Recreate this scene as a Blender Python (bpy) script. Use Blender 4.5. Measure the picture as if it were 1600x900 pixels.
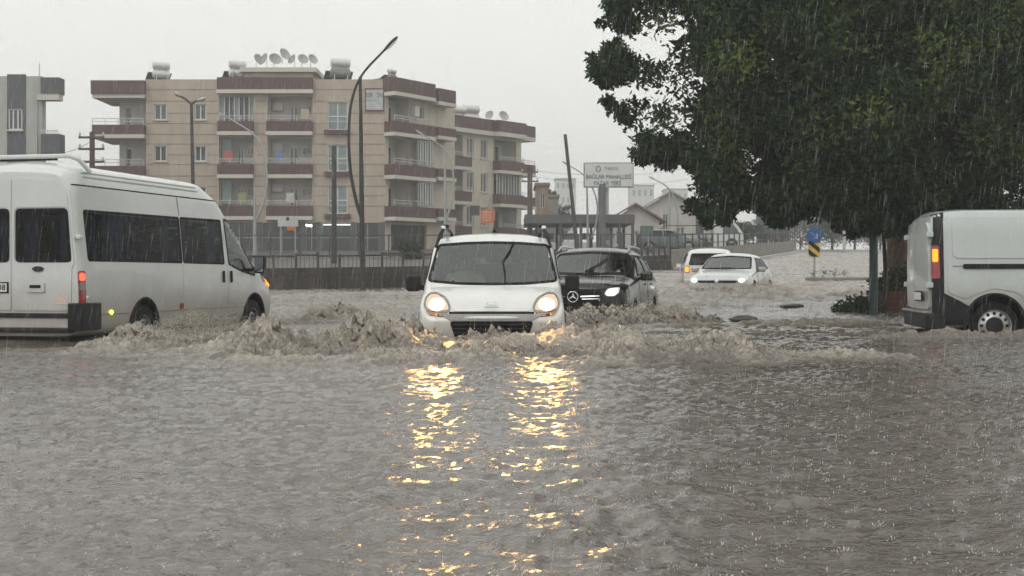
import bpy, bmesh, math, random
import numpy as np
from mathutils import Vector, Matrix
from mathutils.bvhtree import BVHTree
from mathutils.geometry import delaunay_2d_cdt

random.seed(7); RNG = np.random.default_rng(11)
for o in list(bpy.data.objects): bpy.data.objects.remove(o)
SC = bpy.context.scene
COL = SC.collection

# ------------------------------------------------------------------ camera
CAM_Z, FPX, HOR = 0.84, 2100.0, 428.0
cam_d = bpy.data.cameras.new('camera'); cam = bpy.data.objects.new('camera', cam_d); COL.objects.link(cam)
cam_d.sensor_width = 36.0; cam_d.lens = 36.0*FPX/1600.0
cam_d.shift_y = -(450.0-HOR)/1600.0
cam_d.clip_start = 0.05; cam_d.clip_end = 3000
cam.location = (0, 0, CAM_Z); cam.rotation_euler = (math.pi/2, 0, 0)
SC.camera = cam

# ------------------------------------------------------------------ overcast sky and weak soft sun
SUN_EL, SUN_AZ = math.radians(50), math.radians(215)
w = bpy.data.worlds.new('World'); SC.world = w; w.use_nodes = True
nt = w.node_tree; bg = nt.nodes['Background']
sky = nt.nodes.new('ShaderNodeTexSky'); sky.sky_type = 'NISHITA'; sky.sun_disc = False
sky.sun_elevation = SUN_EL; sky.sun_rotation = SUN_AZ; sky.dust_density = 6; sky.air_density = 1.0; sky.ozone_density = 1
hs = nt.nodes.new('ShaderNodeHueSaturation'); hs.inputs['Saturation'].default_value = 0.08
mx = nt.nodes.new('ShaderNodeMix'); mx.data_type = 'RGBA'; mx.inputs[0].default_value = 0.9
nt.links.new(sky.outputs[0], hs.inputs['Color']); nt.links.new(hs.outputs[0], mx.inputs[6])
mx.inputs[7].default_value = (8.45, 8.5, 8.15, 1)          # closed cloud cover, even grey-white
nt.links.new(mx.outputs[2], bg.inputs['Color']); bg.inputs['Strength'].default_value = 0.1
sd = bpy.data.lights.new('sun', 'SUN'); sun = bpy.data.objects.new('sun', sd); COL.objects.link(sun)
sd.energy = 0.6; sd.angle = math.radians(40); sd.color = (1, 0.98, 0.95)
sun.rotation_euler = (math.pi/2-SUN_EL, 0, -SUN_AZ+math.pi)

SC.view_settings.view_transform = 'Standard'; SC.view_settings.look = 'None'
SC.view_settings.exposure = 0.34; SC.view_settings.gamma = 1.0
SC.render.engine = 'CYCLES'
SC.cycles.use_denoising = True
SC.cycles.max_bounces = 6; SC.cycles.diffuse_bounces = 2; SC.cycles.glossy_bounces = 2
SC.cycles.transmission_bounces = 3; SC.cycles.transparent_max_bounces = 8; SC.cycles.volume_bounces = 0
SC.cycles.caustics_reflective = False; SC.cycles.caustics_refractive = False
SC.cycles.sample_clamp_indirect = 6.0
SC.cycles.use_adaptive_sampling = True; SC.cycles.adaptive_threshold = 0.03; SC.cycles.adaptive_min_samples = 12

# ------------------------------------------------------------------ levels of the flooded, rising road
def sstep(a, b, t):
    t = np.clip((t-a)/(b-a), 0, 1); return t*t*(3-2*t)
def zw(y):                                  # still water level along the road
    y = np.asarray(y, float); t = np.clip(y-22, 0, None)
    return np.where(t < 10, t*t*0.033/20, (t-5)*0.033) - np.where(y > 110, (y-110)*0.033, 0)
def zwf(y): return float(zw(y))
def at(px, py, D):                          # a photograph pixel at distance D as a place in the world
    return Vector(((px-800)*D/FPX, D, CAM_Z+(HOR-py)*D/FPX))

# ------------------------------------------------------------------ materials
MATS = {}
def mat(name, col, rough=0.5, metal=0.0, var=0.0, vs=4.0, bump=0.0, bs=40.0, coat=0.0, spec=0.5, emit=None, es=0.0, mud=None, streak=0.0):
    if name in MATS: return MATS[name]
    m = bpy.data.materials.new(name); m.use_nodes = True; MATS[name] = m
    n = m.node_tree.nodes; l = m.node_tree.links; b = n['Principled BSDF']
    b.inputs['Base Color'].default_value = (*col, 1); b.inputs['Roughness'].default_value = rough
    b.inputs['Metallic'].default_value = metal; b.inputs['Coat Weight'].default_value = coat
    b.inputs['Coat Roughness'].default_value = 0.08; b.inputs['Specular IOR Level'].default_value = spec
    if emit: b.inputs['Emission Color'].default_value = (*emit, 1); b.inputs['Emission Strength'].default_value = es
    tc = n.new('ShaderNodeTexCoord'); cur = None
    if var:
        no = n.new('ShaderNodeTexNoise'); no.inputs['Scale'].default_value = vs; no.inputs['Detail'].default_value = 6; no.inputs['Roughness'].default_value = 0.65
        l.new(tc.outputs['Object'], no.inputs['Vector'])
        mr = n.new('ShaderNodeMapRange'); mr.inputs[1].default_value = 0.3; mr.inputs[2].default_value = 0.7
        l.new(no.outputs['Fac'], mr.inputs[0])
        mi = n.new('ShaderNodeMix'); mi.data_type = 'RGBA'
        mi.inputs[6].default_value = (*[c*(1-var) for c in col], 1); mi.inputs[7].default_value = (*[min(1, c*(1+var)) for c in col], 1)
        l.new(mr.outputs[0], mi.inputs[0]); cur = mi.outputs[2]
    if streak:                                # rain-washed vertical dirt runs
        mp = n.new('ShaderNodeMapping'); mp.inputs['Scale'].default_value = (1.0, 1.0, 0.13); l.new(tc.outputs['Object'], mp.inputs['Vector'])
        ns = n.new('ShaderNodeTexNoise'); ns.inputs['Scale'].default_value = 2.2; ns.inputs['Detail'].default_value = 7; ns.inputs['Roughness'].default_value = .7; l.new(mp.outputs[0], ns.inputs['Vector'])
        ms = n.new('ShaderNodeMapRange'); ms.inputs[1].default_value = 0.45; ms.inputs[2].default_value = 0.75; ms.inputs[4].default_value = streak; l.new(ns.outputs['Fac'], ms.inputs[0])
        m2 = n.new('ShaderNodeMix'); m2.data_type = 'RGBA'; m2.inputs[7].default_value = (*[c*0.45 for c in col], 1); l.new(ms.outputs[0], m2.inputs[0])
        if cur is not None: l.new(cur, m2.inputs[6])
        else: m2.inputs[6].default_value = (*col, 1)
        cur = m2.outputs[2]
    if mud:                                   # mud film up to a height (object z), ragged edge
        z0, z1, mc = mud
        sx = n.new('ShaderNodeSeparateXYZ'); l.new(tc.outputs['Object'], sx.inputs[0])
        ng = n.new('ShaderNodeTexNoise'); ng.inputs['Scale'].default_value = 3.5; ng.inputs['Detail'].default_value = 8; ng.inputs['Roughness'].default_value = 0.7; l.new(tc.outputs['Object'], ng.inputs['Vector'])
        ad = n.new('ShaderNodeMath'); ad.operation = 'MULTIPLY_ADD'; ad.inputs[1].default_value = -0.9*(z1-z0); l.new(ng.outputs['Fac'], ad.inputs[0]); l.new(sx.outputs[2], ad.inputs[2])
        mm = n.new('ShaderNodeMapRange'); mm.inputs[1].default_value = z0-0.45*(z1-z0); mm.inputs[2].default_value = z1-0.45*(z1-z0); mm.inputs[3].default_value = 0.75; mm.inputs[4].default_value = 0.0; l.new(ad.outputs[0], mm.inputs[0])
        m3 = n.new('ShaderNodeMix'); m3.data_type = 'RGBA'; m3.inputs[7].default_value = (*mc, 1); l.new(mm.outputs[0], m3.inputs[0])
        if cur is not None: l.new(cur, m3.inputs[6])
        else: m3.inputs[6].default_value = (*col, 1)
        cur = m3.outputs[2]
    if cur is not None: l.new(cur, b.inputs['Base Color'])
    if bump:
        nb = n.new('ShaderNodeTexNoise'); nb.inputs['Scale'].default_value = bs; nb.inputs['Detail'].default_value = 4; l.new(tc.outputs['Object'], nb.inputs['Vector'])
        bp = n.new('ShaderNodeBump'); bp.inputs['Strength'].default_value = bump; bp.inputs['Distance'].default_value = 0.02; l.new(nb.outputs['Fac'], bp.inputs['Height']); l.new(bp.outputs[0], b.inputs['Normal'])
    return m

def glass_mat(name, tint, rough=0.03, fac=0.0, ior=1.55, gloss=1.0):
    if name in MATS: return MATS[name]
    m = bpy.data.materials.new(name); m.use_nodes = True; MATS[name] = m
    n = m.node_tree.nodes; l = m.node_tree.links; n.remove(n['Principled BSDF'])
    tr = n.new('ShaderNodeBsdfTransparent'); tr.inputs[0].default_value = (*tint, 1)
    gl = n.new('ShaderNodeBsdfGlossy'); gl.inputs['Roughness'].default_value = rough; gl.inputs[0].default_value = (0.93*gloss, 0.97*gloss, 0.96*gloss, 1)
    fr = n.new('ShaderNodeFresnel'); fr.inputs[0].default_value = ior
    tc = n.new('ShaderNodeTexCoord'); mp = n.new('ShaderNodeMapping'); mp.inputs['Scale'].default_value = (26, 26, 7)
    no = n.new('ShaderNodeTexNoise'); no.inputs['Scale'].default_value = 1.0; no.inputs['Detail'].default_value = 3
    l.new(tc.outputs['Object'], mp.inputs[0]); l.new(mp.outputs[0], no.inputs['Vector'])
    bp = n.new('ShaderNodeBump'); bp.inputs['Strength'].default_value = 0.35; bp.inputs['Distance'].default_value = 0.01
    l.new(no.outputs['Fac'], bp.inputs['Height']); l.new(bp.outputs[0], gl.inputs['Normal'])
    ad = n.new('ShaderNodeMath'); ad.operation = 'ADD'; ad.use_clamp = True; ad.inputs[1].default_value = fac; l.new(fr.outputs[0], ad.inputs[0])
    mx = n.new('ShaderNodeMixShader'); l.new(ad.outputs[0], mx.inputs[0]); l.new(tr.outputs[0], mx.inputs[1]); l.new(gl.outputs[0], mx.inputs[2])
    l.new(mx.outputs[0], n['Material Output'].inputs['Surface'])
    return m

def emit_mat(name, col, s):
    if name in MATS: return MATS[name]
    m = bpy.data.materials.new(name); m.use_nodes = True; MATS[name] = m
    n = m.node_tree.nodes; l = m.node_tree.links; n.remove(n['Principled BSDF'])
    e = n.new('ShaderNodeEmission'); e.inputs[0].default_value = (*col, 1); e.inputs[1].default_value = s
    l.new(e.outputs[0], n['Material Output'].inputs['Surface']); return m

MUD = (0.30, 0.25, 0.20)
M_WHITE = mat('white_paint', (0.66, 0.67, 0.65), 0.28, coat=0.8, var=0.04, vs=3, mud=(0.35, 0.75, MUD))
M_WHITEV = mat('white_van_paint', (0.47, 0.51, 0.50), 0.3, coat=0.8, var=0.05, vs=2, mud=(0.45, 1.0, MUD), bump=0.04, bs=9)  # greyer than the other whites: tree shade put into the paint
M_BUS = mat('minibus_paint', (0.59, 0.61, 0.60), 0.3, coat=0.7, var=0.05, vs=2, mud=(0.40, 1.15, MUD), bump=0.04, bs=9)
M_BLACKP = mat('black_paint', (0.010, 0.010, 0.012), 0.22, coat=.35, spec=.3)
M_SILVERP = mat('silver_white_paint', (0.54, 0.55, 0.54), 0.25, coat=0.8, var=0.04, mud=(0.3, 0.6, MUD))
M_PLAST = mat('black_plastic', (0.016, 0.016, 0.018), 0.45, var=0.3, vs=8, spec=.22)
M_GREYP = mat('grey_plastic', (0.25, 0.24, 0.23), 0.5, var=0.2, vs=8)
M_RUBBER = mat('rubber', (0.010, 0.010, 0.011), 0.6, spec=.15)
M_CHROME = mat('chrome', (0.75, 0.76, 0.77), 0.12, 1.0)
M_STEEL = mat('wheel_steel', (0.42, 0.42, 0.41), 0.35, 0.8, var=0.2, vs=12)
M_LINING = mat('cabin_lining', (0.045, 0.045, 0.048), 0.9)
M_SEAT = mat('seat_fabric', (0.035, 0.037, 0.045), 0.95, var=0.3, vs=15)
M_CURTAIN = mat('curtain_cloth', (0.13, 0.13, 0.20), 0.9, var=0.5, vs=4)
M_GLASS = glass_mat('window_glass', (0.42, 0.50, 0.48))
M_GLASSD = glass_mat('tinted_glass', (0.40, 0.44, 0.46), ior=1.33, gloss=.5)
M_GLASSW = glass_mat('windscreen_glass', (0.45, 0.56, 0.52), fac=0.07)
M_GLASSB = glass_mat('dark_car_glass', (0.10, 0.11, 0.11), ior=1.35, gloss=.6)
M_BEAMR = emit_mat('headlight_reflector_lit', (1.0, 0.74, 0.50), .75)  # bowl made to glow, standing in for reflected bulb light
M_GLASSS = glass_mat('suv_windscreen', (0.30, 0.36, 0.34), fac=.05)
M_LAMPH = mat('lamp_housing', (.26, .25, .235), .18, .5)
M_LENS = glass_mat('lamp_lens', (0.92, 0.93, 0.92))
M_RED = mat('red_lens', (0.28, 0.01, 0.015), 0.15, coat=1)
M_REDLIT = emit_mat('red_lamp_lit', (1.0, 0.06, 0.03), 3.5)
M_AMBER = emit_mat('amber_lamp_lit', (1.0, 0.27, 0.02), 2.2)
M_AMBERD = mat('amber_lens', (0.34, 0.15, 0.05), 0.2, coat=1)
M_YELLOWLIT = emit_mat('yellow_marker_lit', (0.9, 0.85, 0.05), 4.0)
M_HEAD = emit_mat('headlight_warm', (1.0, 0.74, 0.40), 4.2)
M_HEADW = emit_mat('headlight_white', (1.0, 0.97, 0.86), 26.0)
M_HEADF = emit_mat('headlight_far', (1.0, 0.97, 0.86), 5.0)
M_REFL = mat('reflector', (0.8, 0.78, 0.72), 0.2, 0.9)

# ------------------------------------------------------------------ helpers
def tag(o, label=None, cat=None, group=None, kind=None):
    if label: o['label'] = label
    if cat: o['category'] = cat
    if group: o['group'] = group
    if kind: o['kind'] = kind
    return o
def root(name, loc, rz=0.0, label=None, cat=None, group=None):
    o = bpy.data.objects.new(name, None); COL.objects.link(o); o.location = loc; o.rotation_euler = (0, 0, rz)
    o.empty_display_size = 0.2
    return tag(o, label, cat, group)
def link(name, me, m, parent=None):
    o = bpy.data.objects.new(name, me); COL.objects.link(o)
    if m is not None and not me.materials: me.materials.append(m)
    if parent is not None: o.parent = parent
    return o
def copy_tree(o, parent=None):
    c = o.copy(); COL.objects.link(c); c.parent = parent
    for ch in list(o.children): copy_tree(ch, c)
    return c

class MB:
    def __init__(s): s.v = []; s.f = []
    def add(s, vs, fs):
        b = len(s.v); s.v += [tuple(p) for p in vs]; s.f += [tuple(i+b for i in f) for f in fs]; return s
    def box(s, c, d, rot=None):
        hx, hy, hz = d[0]/2, d[1]/2, d[2]/2
        vs = [Vector((x, y, z)) for x in (-hx, hx) for y in (-hy, hy) for z in (-hz, hz)]
        if rot is not None: vs = [rot @ p for p in vs]
        c = Vector(c); return s.add([p+c for p in vs], [(0, 1, 3, 2), (4, 6, 7, 5), (0, 4, 5, 1), (2, 3, 7, 6), (0, 2, 6, 4), (1, 5, 7, 3)])
    def b2(s, p, q): return s.box([(a+b)/2 for a, b in zip(p, q)], [abs(b-a) for a, b in zip(p, q)])
    def bar(s, p, q, wd, hg=None):
        p, q = Vector(p), Vector(q); d = q-p; r = d.to_track_quat('Z', 'Y').to_matrix()
        return s.box((p+q)/2, (wd, hg or wd, d.length), r)
    def tube(s, pts, r, n=8, cap=True):
        pts = [Vector(p) for p in pts]; k = len(pts); rr = r if hasattr(r, '__len__') else [r]*k
        ref = None; base = len(s.v)
        for i, p in enumerate(pts):
            t = (pts[min(i+1, k-1)]-pts[max(i-1, 0)]).normalized()
            if ref is None: ref = t.orthogonal().normalized()
            ref = (ref-t*ref.dot(t)); ref = ref.normalized() if ref.length > 1e-6 else t.orthogonal().normalized()
            o = t.cross(ref)
            for j in range(n):
                a = 2*math.pi*j/n; s.v.append(tuple(p+(ref*math.cos(a)+o*math.sin(a))*rr[i]))
        for i in range(k-1):
            for j in range(n):
                a = base+i*n+j; b = base+i*n+(j+1) % n; s.f.append((a, b, b+n, a+n))
        if cap: s.f.append(tuple(base+j for j in reversed(range(n)))); s.f.append(tuple(base+(k-1)*n+j for j in range(n)))
        return s
    def lathe(s, prof, c, axis='Z', n=24, rot=None):
        c = Vector(c); base = len(s.v); k = len(prof)
        for (r, h) in prof:
            for j in range(n):
                a = 2*math.pi*j/n; ca, sa = r*math.cos(a), r*math.sin(a)
                p = {'Z': Vector((ca, sa, h)), 'X': Vector((h, ca, sa)), 'Y': Vector((ca, h, sa))}[axis]
                if rot is not None: p = rot @ p
                s.v.append(tuple(p+c))
        for i in range(k-1):
            for j in range(n):
                a = base+i*n+j; b = base+i*n+(j+1) % n; s.f.append((a, b, b+n, a+n))
        return s
    def prism(s, poly, fn, d0, d1):
        n = len(poly); vs = [fn(a, b, d0) for a, b in poly]+[fn(a, b, d1) for a, b in poly]
        return s.add(vs, [tuple(range(n)), tuple(range(2*n-1, n-1, -1))]+[(i, n+i, n+(i+1) % n, (i+1) % n) for i in range(n)])
    def mesh(s, name, smooth=False, ang=40):
        me = bpy.data.meshes.new(name); me.from_pydata(s.v, [], s.f); me.validate()
        bm = bmesh.new(); bm.from_mesh(me); bmesh.ops.recalc_face_normals(bm, faces=bm.faces); bm.to_mesh(me); bm.free()
        if smooth: me.shade_smooth(); me.set_sharp_from_angle(angle=math.radians(ang))
        return me
    def build(s, name, m, parent=None, smooth=False, ang=40, bevel=0.0):
        o = link(name, s.mesh(name, smooth, ang), m, parent)
        if bevel:
            bv = o.modifiers.new('bevel', 'BEVEL'); bv.width = bevel; bv.segments = 2; bv.limit_method = 'ANGLE'
        return o

def raw_mesh(name, V, F, m, parent=None, smooth=True, attrs=None):
    """numpy vertices and equal-sided faces to one mesh object, fast"""
    V = np.ascontiguousarray(V, np.float32); F = np.ascontiguousarray(F, np.int32); k = F.shape[1]
    me = bpy.data.meshes.new(name); me.vertices.add(len(V)); me.vertices.foreach_set('co', V.ravel())
    me.loops.add(F.size); me.loops.foreach_set('vertex_index', F.ravel())
    me.polygons.add(len(F)); me.polygons.foreach_set('loop_start', np.arange(0, F.size, k, dtype=np.int32))
    if smooth: me.polygons.foreach_set('use_smooth', np.ones(len(F), bool))
    me.update(calc_edges=True)
    for an, av in (attrs or {}).items():
        a = me.attributes.new(an, 'FLOAT', 'POINT'); a.data.foreach_set('value', np.ascontiguousarray(av, np.float32))
    return link(name, me, m, parent)

def hash2(ix, iy, seed):
    n = (ix.astype(np.int64)*374761393+iy.astype(np.int64)*668265263+seed*1442695041) & 0x7fffffff
    n = ((n ^ (n >> 13))*1274126177) & 0x7fffffff
    return ((n ^ (n >> 16)) & 0xffff)/65535.0
def vnoise(x, y, seed=0):                    # gradient noise about -1..1
    x0 = np.floor(x); y0 = np.floor(y); fx = x-x0; fy = y-y0
    u = fx*fx*fx*(fx*(fx*6-15)+10); v = fy*fy*fy*(fy*(fy*6-15)+10)
    def g(dx, dy):
        a = hash2(x0+dx, y0+dy, seed)*2*np.pi; return np.cos(a)*(fx-dx)+np.sin(a)*(fy-dy)
    a = g(0, 0)*(1-u)+g(1, 0)*u; b = g(0, 1)*(1-u)+g(1, 1)*u
    return (a*(1-v)+b*v)*1.5

def text_part(name, body, size, m, parent, loc, rot, align='CENTER', extrude=0.004, sx=1.0):
    c = bpy.data.curves.new(name, 'FONT'); c.body = body; c.size = size; c.extrude = extrude; c.align_x = align; c.align_y = 'CENTER'
    c.resolution_u = 3; c.materials.append(m)
    t = bpy.data.objects.new(name, c); me = bpy.data.meshes.new_from_object(t); bpy.data.objects.remove(t); me.name = name
    if not me.materials: me.materials.append(m)
    o = bpy.data.objects.new(name, me); COL.objects.link(o); o.parent = parent; o.location = loc; o.rotation_euler = rot; o.scale = (sx, 1, 1)
    return o
# ------------------------------------------------------------------ vehicle bodies: lofted shells with conforming panels
def inside(poly, p):
    x, y = p; c = False; j = len(poly)-1
    for i in range(len(poly)):
        xi, yi = poly[i]; xj, yj = poly[j]
        if (yi > y) != (yj > y) and x < (xj-xi)*(y-yi)/(yj-yi)+xi: c = not c
        j = i
    return c
def inside_np(poly, X, Y):
    c = np.zeros(X.shape, bool); j = len(poly)-1
    for i in range(len(poly)):
        xi, yi = poly[i]; xj, yj = poly[j]
        if yi != yj: c ^= ((yi > Y) != (yj > Y)) & (X < (xj-xi)*(Y-yi)/(yj-yi)+xi)
        j = i
    return c
def rounded(poly, r, k=4):
    out = []; n = len(poly)
    for i in range(n):
        p = Vector(poly[i]); a = Vector(poly[i-1]); b = Vector(poly[(i+1) % n])
        ra = min(r, (a-p).length*0.45); rb = min(r, (b-p).length*0.45)
        s = p+(a-p).normalized()*ra; e = p+(b-p).normalized()*rb
        for t in range(k+1):
            t = t/k; q = s*(1-t)**2+p*2*t*(1-t)+e*t*t; out.append((q.x, q.y))
    return out
def area2(poly): return sum(poly[i-1][0]*poly[i][1]-poly[i][0]*poly[i-1][1] for i in range(len(poly)))/2
def dens(poly, res):
    out = []
    for i in range(len(poly)):
        a = Vector(poly[i]); b = Vector(poly[(i+1) % len(poly)]); k = max(1, int(math.ceil((b-a).length/res)))
        for t in range(k): q = a+(b-a)*(t/k); out.append((q.x, q.y))
    return out
def shrink(poly, d):
    if area2(poly) < 0: d = -d
    n = len(poly); out = []
    for i in range(n):
        p = Vector(poly[i]); a = Vector(poly[i-1]); b = Vector(poly[(i+1) % n])
        e = (b-a)
        if e.length < 1e-9: out.append(tuple(p)); continue
        e.normalize(); out.append((p.x-e.y*d, p.y+e.x*d))
    return out
def mirror(poly): return [(-a, b) for a, b in reversed(poly)]

AX = {'L': (lambda a, b: Vector((-6, a, b)), Vector((1, 0, 0))), 'R': (lambda a, b: Vector((6, a, b)), Vector((-1, 0, 0))),
      'F': (lambda a, b: Vector((a, -6, b)), Vector((0, 1, 0))), 'B': (lambda a, b: Vector((a, 14, b)), Vector((0, -1, 0))),
      'T': (lambda a, b: Vector((a, b, 8)), Vector((0, 0, -1)))}

class Body:
    def __init__(s, keys, step=0.028, smy=2, counts=None, bulge=(0.05, 0.03), smp=2):
        ys = np.array([k[0] for k in keys]); s.L = ys[-1]
        secs = np.array([[c for p in k[1] for c in p]+[k[2]] for k in keys])   # (ny, 2n+1)
        n = len(keys[0][1]); fy = np.arange(ys[0], ys[-1]+1e-6, step); fy[-1] = ys[-1]
        A = np.stack([np.interp(fy, ys, secs[:, j]) for j in range(secs.shape[1])], 1)
        for _ in range(smy): B = A.copy(); B[1:-1] = (A[:-2]+2*A[1:-1]+A[2:])/4; A = B
        rows = []
        for i in range(len(fy)):
            pts = [(0.0, A[i, 0])]+[(A[i, 2*j+1], A[i, 2*j]) for j in range(n)]
            we, ze, zt = A[i, 2*n-1], A[i, 2*n-2], A[i, 2*n]
            pts += [(we*0.62, ze+(zt-ze)*0.72), (0.0, zt)]
            cs = counts or ([3]+[4]+[6]*(n-1)+[5, 6])
            q = []
            for a in range(len(pts)-1):
                for t in range(cs[a]): f = t/cs[a]; q.append((pts[a][0]*(1-f)+pts[a+1][0]*f, pts[a][1]*(1-f)+pts[a+1][1]*f))
            q.append(pts[-1]); q = np.array(q)
            for _ in range(smp):
                r = q.copy(); r[1:-1] = (q[:-2]+2*q[1:-1]+q[2:])/4; r[-1, 1] = (q[-1, 1]+q[-2, 1])/2; q = r
            rows.append(q)
        P = np.array(rows); NY, NP = P.shape[:2]; s.P = P; s.fy = fy
        V = []; idx = {}
        def vid(i, j, sgn):
            if j in (0, NP-1): sgn = 1
            k = (i, j, sgn)
            if k not in idx: idx[k] = len(V); V.append((sgn*P[i, j, 0], fy[i], P[i, j, 1]))
            return idx[k]
        F = []
        for i in range(NY-1):
            for j in range(NP-1):
                F.append((vid(i, j, 1), vid(i+1, j, 1), vid(i+1, j+1, 1), vid(i, j+1, 1)))
                F.append((vid(i, j, -1), vid(i, j+1, -1), vid(i+1, j+1, -1), vid(i+1, j, -1)))
        for i, sg, bl in ((0, -1, bulge[0]), (NY-1, 1, bulge[1])):
            K = 24; g = []
            for j in range(NP):
                row = []
                for t in range(K+1):
                    if j in (0, NP-1): row.append(vid(i, j, 1)); continue
                    if t == 0: row.append(vid(i, j, -1)); continue
                    if t == K: row.append(vid(i, j, 1)); continue
                    u = -1+2*t/K; x = P[i, j, 0]*u
                    e = math.sin(math.pi*j/(NP-1))**0.5
                    V.append((x, fy[i]+sg*bl*(1-u*u)*e, P[i, j, 1])); row.append(len(V)-1)
                g.append(row)
            for j in range(NP-1):
                for t in range(K):
                    q = [g[j][t], g[j][t+1], g[j+1][t+1], g[j+1][t]]
                    q = list(dict.fromkeys(q))
                    if len(q) >= 3: F.append(tuple(q if sg < 0 else reversed(q)))
        s.V = V; s.F = F
        s.bvh = BVHTree.FromPolygons([Vector(v) for v in V], F)
        me = np.array([np.mean([V[k] for k in f], axis=0) for f in F]); s.cen = me
        nn = []
        for f in F:
            a, b, c = Vector(V[f[0]]), Vector(V[f[1]]), Vector(V[f[2]]); q = (b-a).cross(c-a)
            if q.length < 1e-12 and len(f) > 3: q = (c-a).cross(Vector(V[f[3]])-a)
            nn.append(q.normalized() if q.length > 0 else Vector((0, 0, 1)))
        s.nor = np.array([tuple(q) for q in nn]); s.keep = np.ones(len(F), bool); s.keep_in = np.ones(len(F), bool)
    def hit(s, axis, a, b):
        fo, d = AX[axis]; h = s.bvh.ray_cast(fo(a, b), d)
        if h[0] is None:
            g = {'L': (-1, a, b), 'R': (1, a, b), 'F': (a, 0.3, b), 'B': (a, s.L-0.1, b), 'T': (a, b, 1.6)}[axis]
            h = s.bvh.find_nearest(Vector(g))
        n = h[1]
        if n.dot(d) > 0: n = -n
        return h[0], n
    def cut(s, axis, poly, marg=0.022, lining=True):
        q = shrink(poly, marg); c = s.cen; d = AX[axis][1]
        A, B = {'L': (1, 2), 'R': (1, 2), 'F': (0, 2), 'B': (0, 2), 'T': (0, 1)}[axis]
        face = s.nor @ np.array(tuple(d)) < -0.12
        half = np.ones(len(c), bool)
        if axis == 'F': half = c[:, 1] < s.L*0.5
        if axis == 'B': half = c[:, 1] > s.L*0.5
        hit = inside_np(q, c[:, A], c[:, B]) & face & half
        s.keep &= ~hit
        s.keep_in &= ~(inside_np(poly, c[:, A], c[:, B]) & face & half)
    def arch(s, yw, zwh, R, side=0):
        c = s.cen; hit = (np.abs(c[:, 0]) > 0.55) & ((c[:, 1]-yw)**2+(c[:, 2]-zwh)**2 < R*R)
        if side: hit &= (c[:, 0]*side > 0)
        s.keep &= ~hit; s.keep_in &= ~hit
        for k, v in enumerate(s.V):                 # snap the cut edge onto the arch circle
            if abs(v[0]) > 0.55:
                dy, dz = v[1]-yw, v[2]-zwh; r = math.hypot(dy, dz)
                if abs(r-R) < 0.034 and r > 1e-6: s.V[k] = (v[0], yw+dy*R/r, zwh+dz*R/r)
    def shell(s, m, parent, name='body', lining=True, zlin=0.5):
        F = [f for f, k in zip(s.F, s.keep) if k]
        b = MB(); b.v = list(s.V); b.f = F
        me = bpy.data.meshes.new(name); me.from_pydata(b.v, [], b.f)
        bm = bmesh.new(); bm.from_mesh(me); bmesh.ops.delete(bm, geom=[v for v in bm.verts if not v.link_faces], context='VERTS')
        bm.to_mesh(me); bm.free(); me.shade_smooth(); me.set_sharp_from_angle(angle=math.radians(50))
        o = link(name, me, m, parent)
        if lining:
            V = np.array(s.V); N = np.zeros_like(V)
            for f, n in zip(s.F, s.nor):
                for k in f: N[k] += n
            N /= np.maximum(np.linalg.norm(N, axis=1, keepdims=True), 1e-9)
            V2 = V-N*0.03; Fi = [tuple(reversed(f)) for f, k, c in zip(s.F, s.keep_in, s.cen) if k and c[2] > zlin]
            me = bpy.data.meshes.new('cabin_lining'); me.from_pydata([tuple(p) for p in V2], [], Fi)
            bm = bmesh.new(); bm.from_mesh(me); bmesh.ops.delete(bm, geom=[v for v in bm.verts if not v.link_faces], context='VERTS'); bm.to_mesh(me); bm.free()
            me.shade_smooth(); link('cabin_lining', me, M_LINING, parent)
        return o
    def patch(s, name, poly, axis, m, parent, off=0.004, res=0.05, holes=(), skirt=0.012, smooth=True):
        ol = dens(poly, res); vs = [Vector(p) for p in ol]; n0 = len(ol)
        ed = [(i, (i+1) % n0) for i in range(n0)]; hl = []
        for h in holes:
            hd = dens(h, res); b = len(vs); vs += [Vector(p) for p in hd]; ed += [(b+i, b+(i+1) % len(hd)) for i in range(len(hd))]; hl.append(hd)
        xs = [p[0] for p in ol]; zs = [p[1] for p in ol]; sp = shrink(ol, res*0.35)
        for x in np.arange(min(xs)+res/2, max(xs), res):
            for z in np.arange(min(zs)+res/2, max(zs), res):
                if inside(sp, (x, z)) and inside(ol, (x, z)) and not any(inside(h, (x, z)) for h in hl): vs.append(Vector((x, z)))
        r = delaunay_2d_cdt(vs, ed, [], 0, 1e-6)
        pv, fs = r[0], r[2]; keep = []
        for f in fs:
            c = sum((pv[i] for i in f), Vector((0, 0)))/len(f)
            if inside(ol, c) and not any(inside(h, c) for h in hl): keep.append(tuple(f))
        used = sorted({i for f in keep for i in f}); mp = {k: i for i, k in enumerate(used)}
        V = []; N = []
        for k in used:
            h, n = s.hit(axis, pv[k].x, pv[k].y); V.append(h+n*off); N.append(n)
        F = [tuple(mp[i] for i in f) for f in keep]
        # orient outwards
        d = AX[axis][1]; F2 = []
        for f in F:
            q = (V[f[1]]-V[f[0]]).cross(V[f[2]]-V[f[0]]); F2.append(f if q.dot(d) <= 0 else tuple(reversed(f)))
        if skirt:
            cnt = {}
            for f in F2:
                for a, b in zip(f, f[1:]+f[:1]): cnt[(a, b)] = cnt.get((a, b), 0)+1
            be = [e for e in cnt if (e[1], e[0]) not in cnt]; sk = {}
            for a, b in be:
                for k in (a, b):
                    if k not in sk: sk[k] = len(V); V.append(V[k]-N[k]*skirt)
                F2.append((b, a, sk[a], sk[b]))
        me = bpy.data.meshes.new(name); me.from_pydata([tuple(v) for v in V], [], F2)
        if smooth: me.shade_smooth(); me.set_sharp_from_angle(angle=math.radians(45))
        return link(name, me, m, parent)
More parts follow.
